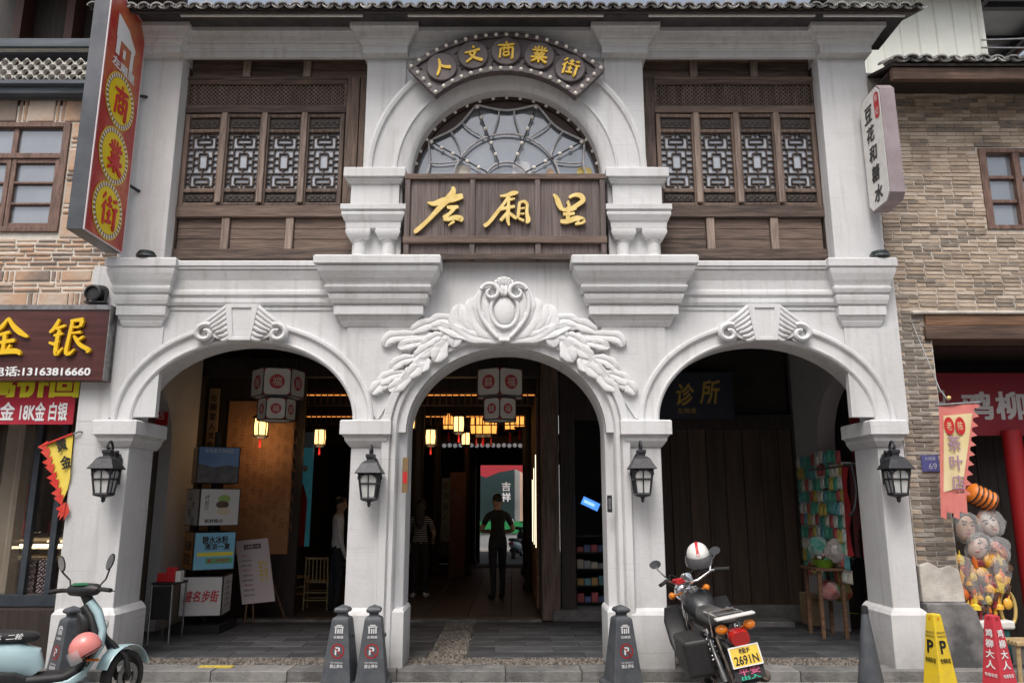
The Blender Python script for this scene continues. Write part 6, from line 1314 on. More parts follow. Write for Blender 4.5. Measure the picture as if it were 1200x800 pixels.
# courtyard eave with white drip tiles
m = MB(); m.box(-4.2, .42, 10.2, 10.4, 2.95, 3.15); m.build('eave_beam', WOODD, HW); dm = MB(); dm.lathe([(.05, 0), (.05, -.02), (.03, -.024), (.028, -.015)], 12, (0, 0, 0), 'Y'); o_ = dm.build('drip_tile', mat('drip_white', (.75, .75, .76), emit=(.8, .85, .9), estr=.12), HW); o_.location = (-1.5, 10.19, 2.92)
for k in range(1, 17): piece('drip_tile', o_.data, HW, (-1.5 + k * .125, 10.19, 2.92 + (0.008 if k % 2 else 0)))
# left back wall: warm lit panel with brush writing, couplet board
LITP = mat('warm_panel', (.32, .15, .065), (.45, .23, .11), scale=2.5, rough=.7)
p0, p1 = at(257, 640, 3.3), at(347, 470, 3.3)
m = MB(); m.box(-4.3, p1.x + .12, 3.32, 3.42, .1, 3.6); m.build('back_wall', WOODD, HW)
WP = thing('calligraphy_panel', 'warm lit wooden panel covered in brush writing behind left arch', 'panel', ((p0.x + p1.x) / 2, 3.3, p0.z)); m = MB(); m.box(p0.x, p1.x, 3.28, 3.318, p0.z - .1, p1.z); m.build('board', LITP, WP); pw_ = FRONT(0, 3.279, 0)
for k in range(9):
    for j in range(8): text('云山水月松风竹茶花鸟'[(k * 3 + j * 7) % 10], pw_, p0.x + .11 + k * .105, p1.z - .25 - j * .2 - .05 * (k % 3), .075, .13, mat('brush_brown', (.25, .115, .05)), WP, d=.002, name='character', tilt=.2 * (k % 3 - 1))
CB = thing('couplet_board', 'tall pale wooden board with carved characters beside the lit panel', 'board', (p0.x - .1, 3.2, 1)); m = MB(); cx_ = ax(250, 480, 3.2); m.box(cx_ - .07, cx_ + .07, 3.2, 3.23, 1.2, az(455, 3.2)); m.build('board', mat('board_tan', (.30, .19, .10), (.38, .25, .14), scale=4, rough=.6), CB)
for k, ch in enumerate('左厢里人文街'): text(ch, FRONT(cx_, 3.199, 0), 0, az(466 + k * 11, 3.2), .09, .09, INK, CB, bold=.02, name='character')
# ---- paper-box lanterns
PAPER = mat('lantern_paper', (.66, .63, .57), (.74, .71, .65), scale=5, rough=.8); LRED = mat('lantern_red', (.52, .07, .08), rough=.7)
def boxlantern(label, u, v, Y, rot):
    c = at(u, v, Y); t = thing('paper_lantern', label, 'lantern', c, 'white paper lanterns in the arches')
    for (h0, h1, r) in ((.02, .35, .315), (-.26, .0, .225)):
        n = 6; ring = [(r * math.cos(rot + 2 * PI * k / n), r * math.sin(rot + 2 * PI * k / n)) for k in range(n)]
        fr = MB()
        for k in range(n):
            a, b = ring[k], ring[(k + 1) % n]; A = c + Vector((a[0], a[1], h0)); Bv = c + Vector((b[0], b[1], h0)); up = Vector((0, 0, 1)); rt = (Bv - A); w_ = rt.length
            pl = Plane((A + Bv) / 2, rt, up); H = h1 - h0
            pm = MB(); pm.add([pl.p(-w_ / 2, 0), pl.p(w_ / 2, 0), pl.p(w_ / 2, H), pl.p(-w_ / 2, H)], [(0, 1, 2, 3)]); pp_ = pm.build('paper', PAPER, t)
            fr.tube([A, A + up * H], .008, 5); fr.tube([A, Bv], .008, 5); fr.tube([A + up * H, Bv + up * H], .008, 5)
            if (pl.n.y < .2):
                disc(pl, 0, H / 2, min(w_, H) * .28, min(w_, H) * .28, LRED, pp_, 'roundel', .003); text('囍' if k % 2 else '福', pl, 0, H / 2, min(w_, H) * .34, min(w_, H) * .34, PAPER, pp_, d=.005, name='character')
                for sx in (-1, 1):
                    for sz in (0, 1): flat(pl, [(sx * w_ / 2, H * sz), (sx * (w_ / 2 - .06), H * sz), (sx * (w_ / 2 - .02), H * sz + (.02 if sz == 0 else -.02)), (sx * w_ / 2, H * sz + (.06 if sz == 0 else -.06))], LRED, pp_, 'corner', .002)
        fr.build('frame', IRON, t)
        m = MB(); m.rings([[(c.x + x_ * .99, c.y + y_ * .99, c.z + z_) for x_, y_ in ring] for z_ in (h0 + .004, h0 + .012)]); m.build('base', PAPER, t)
        m = MB(); m.rings([[(c.x + x_ * .99, c.y + y_ * .99, c.z + z_) for x_, y_ in ring] for z_ in (h1 - .012, h1 - .004)]); m.build('top', PAPER, t)
    m = MB(); m.tube([c + Vector((0, 0, .37)), Vector((c.x, c.y, 3.84))], .008, 5); m.build('cord', BLACK, t)
boxlantern('white paper lantern with red roundels hanging in the middle arch', 586, 468, 1.75, R(30)); boxlantern('white paper lantern with red roundels hanging in the left arch', 325, 468, 1.75, R(14))
# ---- small lit palace lanterns
GLOW = mat('lantern_glow', (.9, .6, .3), emit=(1.0, .60, .20), estr=2.0); GLOWO = mat('lantern_glow_orange', (.9, .45, .15), emit=(1.0, .40, .08), estr=1.1)
def plant(label, u, v, Y, s=1.0, glow=GLOW, power=0.0):
    c = at(u, v, Y); t = thing('palace_lantern', label, 'lantern', c, 'small lit lanterns in the hall'); n = 6
    ring = lambda r, z: [c + Vector((r * s * math.cos(2 * PI * k / n + .5), r * s * math.sin(2 * PI * k / n + .5), z * s)) for k in range(n)]
    m = MB(); m.rings([ring(.085, -.12), ring(.095, .0), ring(.085, .12)]); m.build('glow', glow, t)
    m = MB(); m.rings([ring(.12, .12), ring(.13, .13), ring(.09, .17), ring(.02, .2)]); m.rings([ring(.11, -.12), ring(.12, -.135), ring(.06, -.17)])
    for k in range(n): m.tube([ring(.095, -.12)[k], ring(.105, 0)[k], ring(.095, .12)[k]], .009 * s, 4)
    m.tube([c + Vector((0, 0, .19 * s)), c + Vector((0, 0, .19 * s + .35))], .006, 4); m.build('frame', IRON, t)
    m = MB(); m.tube([c + Vector((0, 0, -.17 * s)), c + Vector((0, 0, -.30 * s))], [.014 * s, .02 * s], 6); m.build('tassel', RED, t)
    if power:
        ld = bpy.data.lights.new('lantern_bulb', 'POINT'); ld.energy = power; ld.color = (1, .6, .28); ld.shadow_soft_size = .12; lo_ = bpy.data.objects.new('lantern_bulb', ld); COL.objects.link(lo_); lo_.parent = t; lo_.matrix_parent_inverse = wm(t).inverted(); lo_.location = c + Vector((0, -.02, -.26 * s))
plant('lit lantern in front of the brush writing panel', 306, 500, 2.95, .95, GLOW, 2.5); plant('lit lantern hanging near the right edge of left arch', 375, 512, 4.2, .9, GLOW, 1.5)
plant('lit lantern lowest at left of the middle arch', 505, 512, 4.4, .9, GLOW, 1.2); plant('brightest lit lantern left of the paper lantern in the middle arch', 538, 497, 4.4, .95, GLOW, 1.5); plant('small lit lantern just below the brightest one', 546, 514, 7.0, .9); plant('lit lantern cut off by the middle arch left jamb', 481, 494, 4.8, .9)
plant('orange round lantern behind the brightest one', 526, 494, 8.0, 1.3, GLOWO); 
for k, (u, v, lb) in enumerate(((558, 499, 'leftmost of three orange lanterns below the paper lantern'), (566, 499, 'middle of three orange lanterns below the paper lantern'), (576, 499, 'rightmost of three orange lanterns below the paper lantern'), (598, 494, 'left of two orange lanterns near the hall wall'), (609, 491, 'right of two orange lanterns near the hall wall'))): plant(lb, u, v, 8.2, 1.35, GLOWO, 1.5 if k == 1 else 0)
# ---- hall wall boards with glowing strips in place of glossy reflections
for k in range(5):
    m = MB(); y_ = 3.4 + k * .75; m.box(.405, .438, y_, y_ + .70, .2, 3.2 - .1 * k); m.build('wall_board', WOODR, HW, bevel=.006)
for k in range(3): m = MB(); m.box(.395, .404, 3.55 + k * .9, 3.60 + k * .9, 1.0, 2.3 - .15 * k); m.build('sheen_strip', mat('sheen_glow', (.9, .8, .65), emit=(1, .85, .62), estr=1.6), HW)
# posts and niche right of the hall opening
m = MB(); m.box(.46, .70, 2.98, 3.22, .1, 3.9); m.build('door_post', WOODV, HW, bevel=.012); m = MB(); m.box(.72, .92, 3.02, 3.2, .1, 3.9); m.build('door_post', WOODD, HW, bevel=.012); m = MB(); m.box(1.36, 1.48, 3.0, 3.2, .1, 3.9); m.build('door_post', WOODV, HW, bevel=.012)
m = MB(); m.box(.60, 1.9, 2.92, 3.25, .1, .24); m.build('door_sill', KERB, HW, bevel=.01); m = MB(); m.box(.92, 1.36, 3.02, 3.2, 2.75, 3.9); m.build('over_panel', WOODD, HW); m = MB(); m.box(.90, 1.40, 3.75, 3.8, .2, 3.2); m.build('niche_back', DARKR, HW)
BS = thing('book_shelf', 'dark shelf stacked with small boxes inside the middle arch', 'shelf', (1.15, 3.4, .24)); cols = [(.45, .10, .10), (.12, .30, .35), (.50, .45, .35), (.10, .14, .30), (.45, .28, .10), (.30, .32, .33)]
for i in range(5):
    z_ = .28 + i * .22; m = MB(); m.box(.94, 1.35, 3.3, 3.6, z_, z_ + .018); m.build('board', WOODD, BS)
m = MB(); m.box(.925, .94, 3.3, 3.6, .25, 1.3); m.box(1.35, 1.36, 3.3, 3.6, .25, 1.3); m.build('side', WOODD, BS)
for i in range(4):
    for j in range(4):
        x_ = .955 + j * .098; m = MB(); h_ = rnd.uniform(.06, .12); m.box(x_, x_ + .088, 3.31, 3.45, .299 + i * .22, .299 + i * .22 + h_); o = m.build('small_box', mat('box_%d' % ((i * 4 + j * 3) % 6), cols[(i * 4 + j * 3) % 6], rough=.5), None, bevel=.003)
        tag(o, '%s small box on the %s board of the dark shelf' % (('first', 'second', 'third', 'fourth')[j], ('lowest', 'second lowest', 'second highest', 'highest')[i]), 'box', 'boxes on the dark shelf')
TV = thing('blue_screen', 'glowing blue tilted screen above the boxes in middle arch', 'screen', (1.25, 3.2, 1.7)); c_ = at(692, 590, 3.28); pl_ = Plane(c_, (math.cos(R(-25)), 0, math.sin(R(-25))), (math.sin(R(25)), 0, math.cos(R(25))))
m = MB(); m.rings([[pl_.p(a, b, d) for a, b in ((-.14, -.07), (.14, -.07), (.14, .07), (-.14, .07))] for d in (-.02, 0)]); m.build('case', BLACK, TV); rect(pl_, -.125, .125, -.055, .055, mat('screen_blue', (.05, .15, .5), emit=(.08, .30, .95), estr=.9), TV, 'display', .002); rect(pl_, -.10, .06, -.02, .02, mat('screen_light', (.3, .5, .8), emit=(.4, .7, 1.0), estr=.8), TV, 'picture', .004)
PL = thing('jamb_plaque', 'narrow brass plaque with red seal on left jamb of middle arch', 'sign', (-1.02, .0, 1.8)); a_, b_ = at(471, 577, -.02), at(479, 536, -.02); m = MB(); m.box(a_.x, b_.x, -.04, -.0, a_.z, b_.z); m.build('plate', mat('plaque_brass', (.20, .13, .06), rough=.5), PL); rect(FRONT(0, -.0405, 0), a_.x + .008, b_.x - .008, a_.z + .09, a_.z + .2, RED, PL, 'seal', .001)
PQ = thing('small_label_plate', 'tiny dark label plate on the right jamb of middle arch', 'sign', (1.1, -.06, 1.5)); a_, b_ = at(712, 600, -.055), at(717, 580, -.055); m = MB(); m.box(a_.x, b_.x, -.062, -.04, a_.z, b_.z); m.build('plate', IRON, PQ); rect(FRONT(0, -.0625, 0), a_.x + .01, b_.x - .01, a_.z + .03, b_.z - .03, STEEL, PQ, 'strip', .001)
# right bay: closed plank doors and clinic sign
for k in range(10):
    m = MB(); x_ = 1.50 + k * .25; m.box(x_ + .004, x_ + .246, 3.06 - .006 * (k % 2), 3.12, .30, 2.62); m.build('door_plank', mat('door_plank_dark', (.040, .025, .017), (.125, .080, .054), scale=3, stretch=(5, 5, .4), rough=.6, bump=.3, lo=.3, hi=.8, perobj=.5), HW, bevel=.004)
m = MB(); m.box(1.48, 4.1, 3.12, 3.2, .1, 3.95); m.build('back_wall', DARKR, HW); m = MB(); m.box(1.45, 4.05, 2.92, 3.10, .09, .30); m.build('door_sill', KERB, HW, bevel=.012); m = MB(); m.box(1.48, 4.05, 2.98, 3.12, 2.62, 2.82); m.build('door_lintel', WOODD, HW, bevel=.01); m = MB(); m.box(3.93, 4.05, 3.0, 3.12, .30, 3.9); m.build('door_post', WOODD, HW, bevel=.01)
m = MB(); m.box(2.75, 3.6, 2.45, 2.9, .09, .165); m.build('door_step', KERB, HW, bevel=.012)
m = MB(); m.box(2.55, 3.55, 3.045, 3.052, 2.66, 2.76); m.build('lintel_scroll', mat('faded_red', (.16, .02, .02), rough=.8), HW)
CS = thing('clinic_sign', 'dark blue sign board with gold brush characters inside right arch', 'sign', (2.4, 2.85, 2.8)); a_, b_ = at(770, 490, 2.85), at(858, 436, 2.85); m = MB(); m.box(a_.x, b_.x, 2.85, 2.9, a_.z, b_.z); m.build('board', mat('sign_navy', (.022, .028, .045), (.035, .042, .06), scale=3, rough=.5), CS)
pc = FRONT(0, 2.849, 0); GD = mat('gold_dull', (.50, .33, .06), rough=.5)
text('诊', pc, ax(803, 462, 2.85), az(462, 2.85), .24, .30, GD, CS, d=.003, bold=.02, shear=.2, name='character'); text('所', pc, ax(832, 460, 2.85), az(459, 2.85), .28, .32, GD, CS, d=.003, bold=.02, shear=.2, name='character'); text('左厢里', pc, ax(805, 481, 2.85), az(481, 2.85), .26, .07, GD, CS, d=.003)
# ---- street at the far end of the passage
FS = thing('far_storefront', 'bright storefront with green band and red awning beyond the passage', 'building', (-.2, 22, 0)); m = MB(); m.box(-6, 6, 22, 22.3, 0, 5.5); m.build('wall', mat('far_wall', (.24, .25, .25), (.30, .31, .31), scale=2, rough=.8), FS)
m = MB(); m.box(-3.0, .9, 21.94, 22, .55, .98); m.build('green_band', mat('far_green', (.02, .24, .07), rough=.5), FS); m = MB(); m.box(-3.0, .15, 21.93, 22, .98, 2.9); m.build('window', mat('far_glass', (.025, .045, .045), rough=.5, spec=.2), FS)
text('吉', FRONT(0, 21.92, 0), -.16, 2.25, .32, .32, GRY, FS, bold=.03, name='character'); text('祥', FRONT(0, 21.92, 0), -.16, 1.86, .32, .32, WHITE, FS, bold=.03, name='character')
m = MB(); m.prism([(-2.2, 3.1), (1.1, 3.1), (1.1, 2.75), (.7, 2.6), (.2, 2.85), (-.4, 2.75), (-.9, 2.55), (-1.4, 2.75), (-2.2, 2.65)], 20.9, 21.0); m.build('awning', mat('awning_red', (.34, .015, .025), rough=.7), FS); m = MB(); m.box(.35, .9, 21.9, 22, .98, 2.9); m.build('poster', mat('far_poster', (.55, .38, .28), rough=.6), FS); m = MB(); m.box(.62, .70, 20.95, 21.0, .3, 2.8); m.build('awning_post', mat('awning_red', (0, 0, 0)), FS)
# scooter parked out there
s2 = copy_tree(sct); s2.name = 'parked_scooter'; s2['label'] = 'distant parked scooter at the far end of the passage'; s2.location = (.22, 15.6, 0.0); s2.rotation_euler = (0, 0, R(75))
# ---- advertising tower of stacked cubes
AT = thing('advert_tower', 'tower of four stacked advertising cubes inside the left arch', 'stand', (-3.75, 2.2, .1)); tx, ty = ax(239, 700, 2.15), 2.2
WB = mat('cube_white', (.62, .61, .60), rough=.4); BK = BLACK; m = MB(); m.box(tx - .30, tx + .30, ty - .30, ty + .30, .1, .20); m.tube([(tx, ty, .1), (tx, ty, 2.5)], .04, 8); m.build('base', BK, AT)
def cube(v0, v1, rot, faces):
    z0, z1 = az(v1, 1.95), az(v0, 1.95); h = .25; ms = MB(); ring = [Vector((tx, ty)) + Vector((math.cos(rot + PI / 4 + k * PI / 2), math.sin(rot + PI / 4 + k * PI / 2))) * h * 1.414 for k in range(4)]
    ms.rings([[(p.x, p.y, z) for p in ring] for z in (z0, z1)]); cb = ms.build('cube', BK, AT, bevel=.004); out = []
    for k in range(4):
        a, b = ring[k], ring[(k + 1) % 4]; pl = Plane(((a.x + b.x) / 2, (a.y + b.y) / 2, (z0 + z1) / 2), (b.x - a.x, b.y - a.y, 0), (0, 0, 1))
        if pl.n.normalized().dot((CAM - pl.o).normalized()) > .05: out.append(pl)
    out.sort(key=lambda p: p.o.x)
    for pl, fn in zip(out, faces): fn(pl, cb, z1 - z0)
    return cb
def f_land(pl, p, h): rect(pl, -.235, .235, -h / 2 + .01, h / 2 - .01, mat('sky_blue_print', (.10, .20, .42), (.22, .36, .60), scale=2, rough=.3), p, 'poster'); flat(pl, [(-.235, -h / 2 + .01), (.235, -h / 2 + .01), (.235, -.02), (.1, .0), (-.05, -.03), (-.235, .02)], mat('land_print', (.05, .05, .06), (.14, .13, .12), scale=9, rough=.3), p, 'hills', .003); text('左厢里文旅街区', pl, 0, h / 2 - .05, .34, .05, mat('print_pale', (.6, .65, .7)), p, d=.004)
def f_dark(pl, p, h): rect(pl, -.235, .235, -h / 2 + .01, h / 2 - .01, mat('dark_print', (.03, .035, .05), rough=.3), p, 'poster')
def f_draw(pl, p, h):
    rect(pl, -.235, .235, -h / 2 + .01, h / 2 - .01, WB, p, 'poster')
    for k in range(4): text('山水茶酒'[k], pl, -.08 + .12 * (k % 2), .13 - .1 * k, .12, .10, INK, p, d=.003, name='character')
def f_cake(pl, p, h):
    rect(pl, -.235, .235, -h / 2 + .01, h / 2 - .01, WB, p, 'poster'); disc(pl, .05, .10, .075, .05, mat('cake_green', (.30, .45, .12), rough=.4), p, 'cake', .003); disc(pl, .03, .03, .08, .045, mat('cake_brown', (.10, .06, .04), rough=.4), p, 'cake', .004); disc(pl, .05, -.05, .085, .045, mat('cake_cream', (.62, .52, .38), rough=.4), p, 'cake', .005)
    text('新鲜糕点', pl, -.06, -h / 2 + .06, .22, .045, INK, p, bold=.02, d=.003); text('抹茶', pl, -.16, .06, .05, .2, INK, p, d=.003)
def f_orange(pl, p, h): rect(pl, -.235, .235, -h / 2 + .01, h / 2 - .01, mat('print_orange2', (.55, .22, .03), rough=.35), p, 'poster'); text('石磨', pl, 0, .06, .32, .11, INK, p, bold=.02, d=.003); text('豆花', pl, 0, -.10, .32, .13, INK, p, bold=.02, d=.003)
def f_blue(pl, p, h):
    rect(pl, -.235, .235, -h / 2 + .01, h / 2 - .01, mat('print_skyblue', (.20, .48, .66), rough=.35), p, 'poster'); text('糖水冰粉', pl, 0, .13, .30, .09, INK, p, bold=.03, d=.003); text('清凉一夏', pl, .03, .05, .30, .07, INK, p, bold=.03, d=.003); rect(pl, -.20, .22, -.06, -.015, mat('print_lemon', (.75, .65, .05), rough=.4), p, 'band', .003); rect(pl, -.10, .22, -.15, -.08, mat('print_green2', (.10, .42, .20), rough=.4), p, 'band', .003); text('第二份半价', pl, .05, -.115, .26, .045, RED, p, bold=.02, d=.005)
def f_red(pl, p, h): rect(pl, -.235, .235, -h / 2 + .01, h / 2 - .01, WB, p, 'poster'); text('盛名', pl, -.10, .0, .20, .12, RED, p, bold=.025, shear=.2, d=.003); text('步街', pl, .11, .0, .20, .13, RED, p, bold=.025, shear=.2, d=.003)
def f_list(pl, p, h):
    rect(pl, -.235, .235, -h / 2 + .01, h / 2 - .01, WB, p, 'poster')
    for k in range(5): text('左厢里街区', pl, 0, .14 - k * .065, .26, .035, INK, p, d=.003)
cube(523, 566, R(28), [f_dark, f_land]); cube(572, 616, R(40), [f_draw, f_cake]); cube(623, 668, R(35), [f_orange, f_blue]); cube(675, 722, R(8), [f_red, f_list])
# ---- menu board on an easel
MBD = thing('menu_board', 'leaning pale menu board on an easel inside the left arch', 'sign', (-3.3, 2.7, .1)); c0, c1 = at(302, 706, 2.7), at(294, 632, 2.75); pl_ = Plane((c0 + c1) / 2, (1, 0, .10), (c1 - c0)); h_ = (c1 - c0).length / 2; m = MB(); m.rings([[pl_.p(a, b, d) for a, b in ((-.20, -h_), (.22, -h_), (.22, h_), (-.20, h_))] for d in (-.02, 0)]); m.build('board', mat('menu_pink', (.66, .56, .55), rough=.5), MBD)
flat(pl_, [(-.10, h_ - .12), (.12, h_ - .12), (.12, h_ - .06), (-.10, h_ - .06)], mat('menu_brown', (.10, .02, .02)), MBD, 'title_bar', .003); text('左厢里小吃', pl_, .01, h_ - .09, .19, .04, WHITE, MBD, d=.005)
for k in range(9): text('招牌豆花糖水'[: 4 + k % 3], pl_, -.09, h_ - .20 - k * .062, .11 + .02 * (k % 3), .025, RED if k % 3 == 0 else INK, MBD, d=.003)
text('美味', pl_, .12, .0, .12, .3, mat('menu_yellow', (.7, .5, .08)), MBD, d=.003)
m = MB(); q0 = pl_.p(-.05, -h_ - .0, -.05); m.tube([pl_.p(0, h_, -.04), Vector((q0.x, q0.y - .02, .11))], .012, 6); m.tube([pl_.p(.1, h_ * .8, -.04), Vector((q0.x + .3, q0.y + .35, .11))], .012, 6); m.tube([pl_.p(-.15, -h_, -.03), Vector((q0.x - .12, q0.y, .11))], .012, 6); m.build('easel', WOODR, MBD)
# ---- folding black stand with red boxes by the left pier
FT = thing('folding_stand', 'black folding stand holding red and white packs by left pier', 'stand', (-4.05, 1.4, .1)); sx0, sx1 = ax(178, 700, 1.35), ax(204, 700, 1.35); m = MB(); zt_ = az(682, 1.35); m.box(sx0, sx1, 1.3, 1.7, zt_ - .03, zt_); m.build('top', BLACK, FT); m = MB(); m.box(sx0 + .01, sx1 - .01, 1.305, 1.315, .35, zt_ - .04); m.build('apron', BLACK, FT)
for x_ in (sx0 + .01, sx1 - .01):
    for q0, q1 in (((x_, 1.3, zt_ - .02), (x_ + .03, 1.25, .10)), ((x_, 1.68, zt_ - .02), (x_ - .02, 1.72, .10))): m = MB(); m.tube([q0, q1], .011, 6); m.build('leg', STEEL, FT)
for k, (dx, w_, h_, mt, lb) in enumerate(((.03, .10, .10, RED, 'red pack at the left end of folding stand'), (.13, .10, .16, RED, 'tall red pack in the middle of folding stand'), (.235, .06, .12, WHITEP, 'white cup at the right end of folding stand'))): m = MB(); m.box(sx0 + dx, sx0 + dx + w_, 1.36, 1.46, zt_ + .001, zt_ + h_); tag(m.build('pack', mt, bevel=.008), lb, 'pack', 'packs on the folding stand')
# ---- tall colour poster and bamboo chairs in the left bay
PS = thing('opera_poster', 'tall teal and red glossy poster in the dark left bay', 'poster', (-2.75, 3.9, .6)); c0, c1 = at(344, 640, 3.9), at(369, 506, 3.9); plp = Plane(((c0.x + c1.x) / 2, 3.9, (c0.z + c1.z) / 2), (1, -.15, 0), (0, 0, 1)); w2, h2 = (c1.x - c0.x) / 2, (c1.z - c0.z) / 2
m = MB(); m.rings([[plp.p(a, b, d) for a, b in ((-w2, -h2), (w2, -h2), (w2, h2), (-w2, h2))] for d in (-.02, 0)]); m.build('panel', mat('poster_teal', (.02, .10, .13), (.05, .26, .30), scale=4, rough=.3, emit=(.02, .09, .11), estr=.25), PS); flat(plp, [(-w2, -h2), (w2 * .4, -h2), (w2 * .5, -h2 * .2), (-w2 * .2, h2 * .1), (-w2, -h2 * .3)], mat('poster_red', (.42, .02, .03), rough=.4), PS, 'robe', .002); disc(plp, .0, h2 * .35, w2 * .35, w2 * .42, mat('poster_face', (.55, .40, .33)), PS, 'face', .003); rect(plp, -w2, w2, h2 * .72, h2, mat('poster_pale', (.35, .42, .42)), PS, 'title', .002)
BAM = mat('bamboo', (.30, .21, .10), (.46, .34, .18), scale=8, stretch=(1, 1, 5), rough=.5)
def chair():
    t = thing('bamboo_chair', '', 'chair'); 
    for sx in (-1, 1):
        for sy in (-1, 1):
            m = MB(); h = .44 if sy < 0 else .86; m.tube([(sx * .19, sy * .18, 0), (sx * .18, sy * .17, .44)] + ([(sx * .17, .22, h)] if sy > 0 else []), .016, 8); m.build('leg', BAM, t, smooth=50)
    m = MB()
    for k in range(9): m.tube([(-.18 + k * .045, -.18, .45), (-.18 + k * .045, .18, .45)], .018, 6)
    m.build('seat', BAM, t, smooth=50)
    for k in range(5): m = MB(); m.tube([(-.12 + k * .06, .18, .47), (-.12 + k * .06, .215, .82)], .011, 6); m.build('back_slat', BAM, t, smooth=50)
    m = MB(); m.tube([(-.18, .22, .84), (.18, .22, .84)], .016, 8); m.build('top_rail', BAM, t, smooth=50)
    m = MB()
    for z_ in (.16, .28):
        for a, b in (((-.19, -.18), (.19, -.18)), ((-.19, .18), (.19, .18)), ((-.19, -.18), (-.19, .18)), ((.19, -.18), (.19, .18))): m.tube([(a[0], a[1], z_), (b[0], b[1], z_)], .011, 6)
    m.build('stretcher', BAM, t)
    return t
ch0 = chair(); ch0['label'] = 'bamboo chair nearest the left pier of the middle arch'; ch0['group'] = 'bamboo chairs in the left bay'; c_ = on(371, 713, .108); ch0.location = c_; ch0.scale = (.9, .9, .86); ch0.rotation_euler = (0, 0, R(185))
ch1 = copy_tree(ch0); ch1['label'] = 'bamboo chair turned sideways behind the menu board'; c_ = on(341, 706, .108); ch1.location = c_; ch1.scale = (.9, .9, .86); ch1.rotation_euler = (0, 0, R(60))
# ---- toy stall in the right bay
ST = thing('toy_stall_table', 'low plank table under the toys by the right pier', 'table', (3.6, 1.8, .1)); tz = az(664, 1.75); x0, x1 = ax(948, 660, 1.75), 3.92
m = MB(); m.box(x0, x1, 1.55, 2.05, tz - .03, tz); m.build('top', WOODR, ST)
for xx in (x0 + .03, x1 - .06):
    for yy in (1.58, 1.98): m = MB(); m.box(xx, xx + .04, yy, yy + .04, .1, tz - .03); m.build('leg', WOODR, ST)
def bowl(lb, x_, y_, z_, r, mt, items):
    t = thing('bowl', lb, 'bowl', (x_, y_, z_)); m = MB(); m.lathe([(r * .6, 0), (r * .62, .004), (r, .09), (r * 1.05, .095), (r * .97, .088), (r * .58, .012)], 20, (x_, y_, z_)); m.build('shell', mt, t, smooth=40)
    for k in range(items):
        o = MB(); c_ = (x_ + rnd.uniform(-.5, .5) * r, y_ + rnd.uniform(-.5, .5) * r, z_ + .09 + .025 * (k % 3)); o.obox(c_, .07, .05, .03, Matrix.Rotation(rnd.uniform(0, 3), 3, 'Z') @ Matrix.Rotation(rnd.uniform(-.5, .5), 3, 'X')); o.build('packet', mat('packet_%d' % (k % 4), ((.5, .5, .5), (.1, .4, .25), (.5, .1, .1), (.55, .5, .4))[k % 4], rough=.35), t, bevel=.008)
bowl('green plastic bowl of small packets on the toy table', ax(966, 665, 1.7), 1.7, tz + .001, .14, mat('bowl_green', (.22, .48, .04), rough=.35), 12); bowl('steel bowl of small packets on the toy table', ax(990, 660, 1.8), 1.82, tz + .001, .15, CHROME, 12)
for i, (u, v, w_, h_, d_, mt, lb) in enumerate(((966, 727, .36, .38, .3, mat('cardboard', (.34, .23, .13), (.40, .28, .17), scale=4, rough=.85), 'open cardboard box on the floor under the toy table'), (996, 729, .16, .22, .2, mat('yellow_pack', (.55, .50, .05), rough=.5), 'yellow box on the floor beside the cardboard box'))):
    b_ = on(u, v + 6, .108); t = thing('carton', lb, 'box', b_); m = MB(); m.box(b_.x - w_ / 2, b_.x + w_ / 2, b_.y, b_.y + d_, .108, .108 + h_); m.build('body', mt, t, bevel=.004); m = MB(); m.add([(b_.x - w_ / 2, b_.y, .108 + h_), (b_.x + w_ / 2, b_.y, .108 + h_), (b_.x + w_ / 2 + .02, b_.y - .08, .108 + h_ - .05), (b_.x - w_ / 2, b_.y - .09, .108 + h_ - .04)], [(0, 1, 2, 3)]); m.build('flap', mt, t)
def bag(lb, c, r, mt, seed, name='plastic_bag', sq=(1, .8, 1.1), parent=None):
    q = random.Random(seed); m = MB(); rs = []; n, k_ = 14, 9; ph = [q.uniform(0, 6.28) for _ in range(6)]
    for i in range(k_ + 1):
        th = PI * i / k_; rs.append([])
        for k in range(n):
            a = 2 * PI * k / n; rr = r * max(.02, math.sin(th)) * (1 + .16 * math.sin(3 * a + ph[0] + th * 2) + .12 * math.sin(5 * a + ph[1] - th * 3) + .07 * q.uniform(-1, 1)); rs[-1].append((c[0] + rr * math.cos(a) * sq[0] + q.uniform(-.02, .02) * r, c[1] + rr * math.sin(a) * sq[1], c[2] - r * sq[2] * math.cos(th)))
    m.rings(rs); o = m.build(name, mt, parent, smooth=28)
    return o if parent else tag(o, lb, 'bag')
c_ = on(965, 712, .108); bag('crumpled clear plastic bag leaning on the cardboard box', Vector((c_.x - .03, c_.y - .12, .60)), .15, mat('bag_clear', (.42, .38, .36), (.60, .57, .55), scale=9, rough=.25), 1)
c_ = Vector((ax(985, 690, 1.85), 1.85, .60)); bag('green and red printed bag under the toy table', c_, .12, mat('bag_green', (.10, .32, .06), (.5, .1, .08), scale=5, rough=.3), 2)
c_ = Vector((ax(973, 690, 1.75), 1.78, .61)); bag('white and red printed bag on top of the cardboard box', c_, .11, mat('bag_red', (.55, .52, .50), (.45, .06, .05), scale=6, rough=.3), 4)
c_ = at(980, 645, 1.6); bag('clear bag of toys piled behind the bowls', c_, .13, mat('bag_clear', (0, 0, 0)), 5); c_ = at(958, 640, 1.7); bag('teal printed bag piled behind the green bowl', c_, .11, mat('bag_teal', (.04, .30, .24), (.5, .52, .5), scale=7, rough=.3), 6)
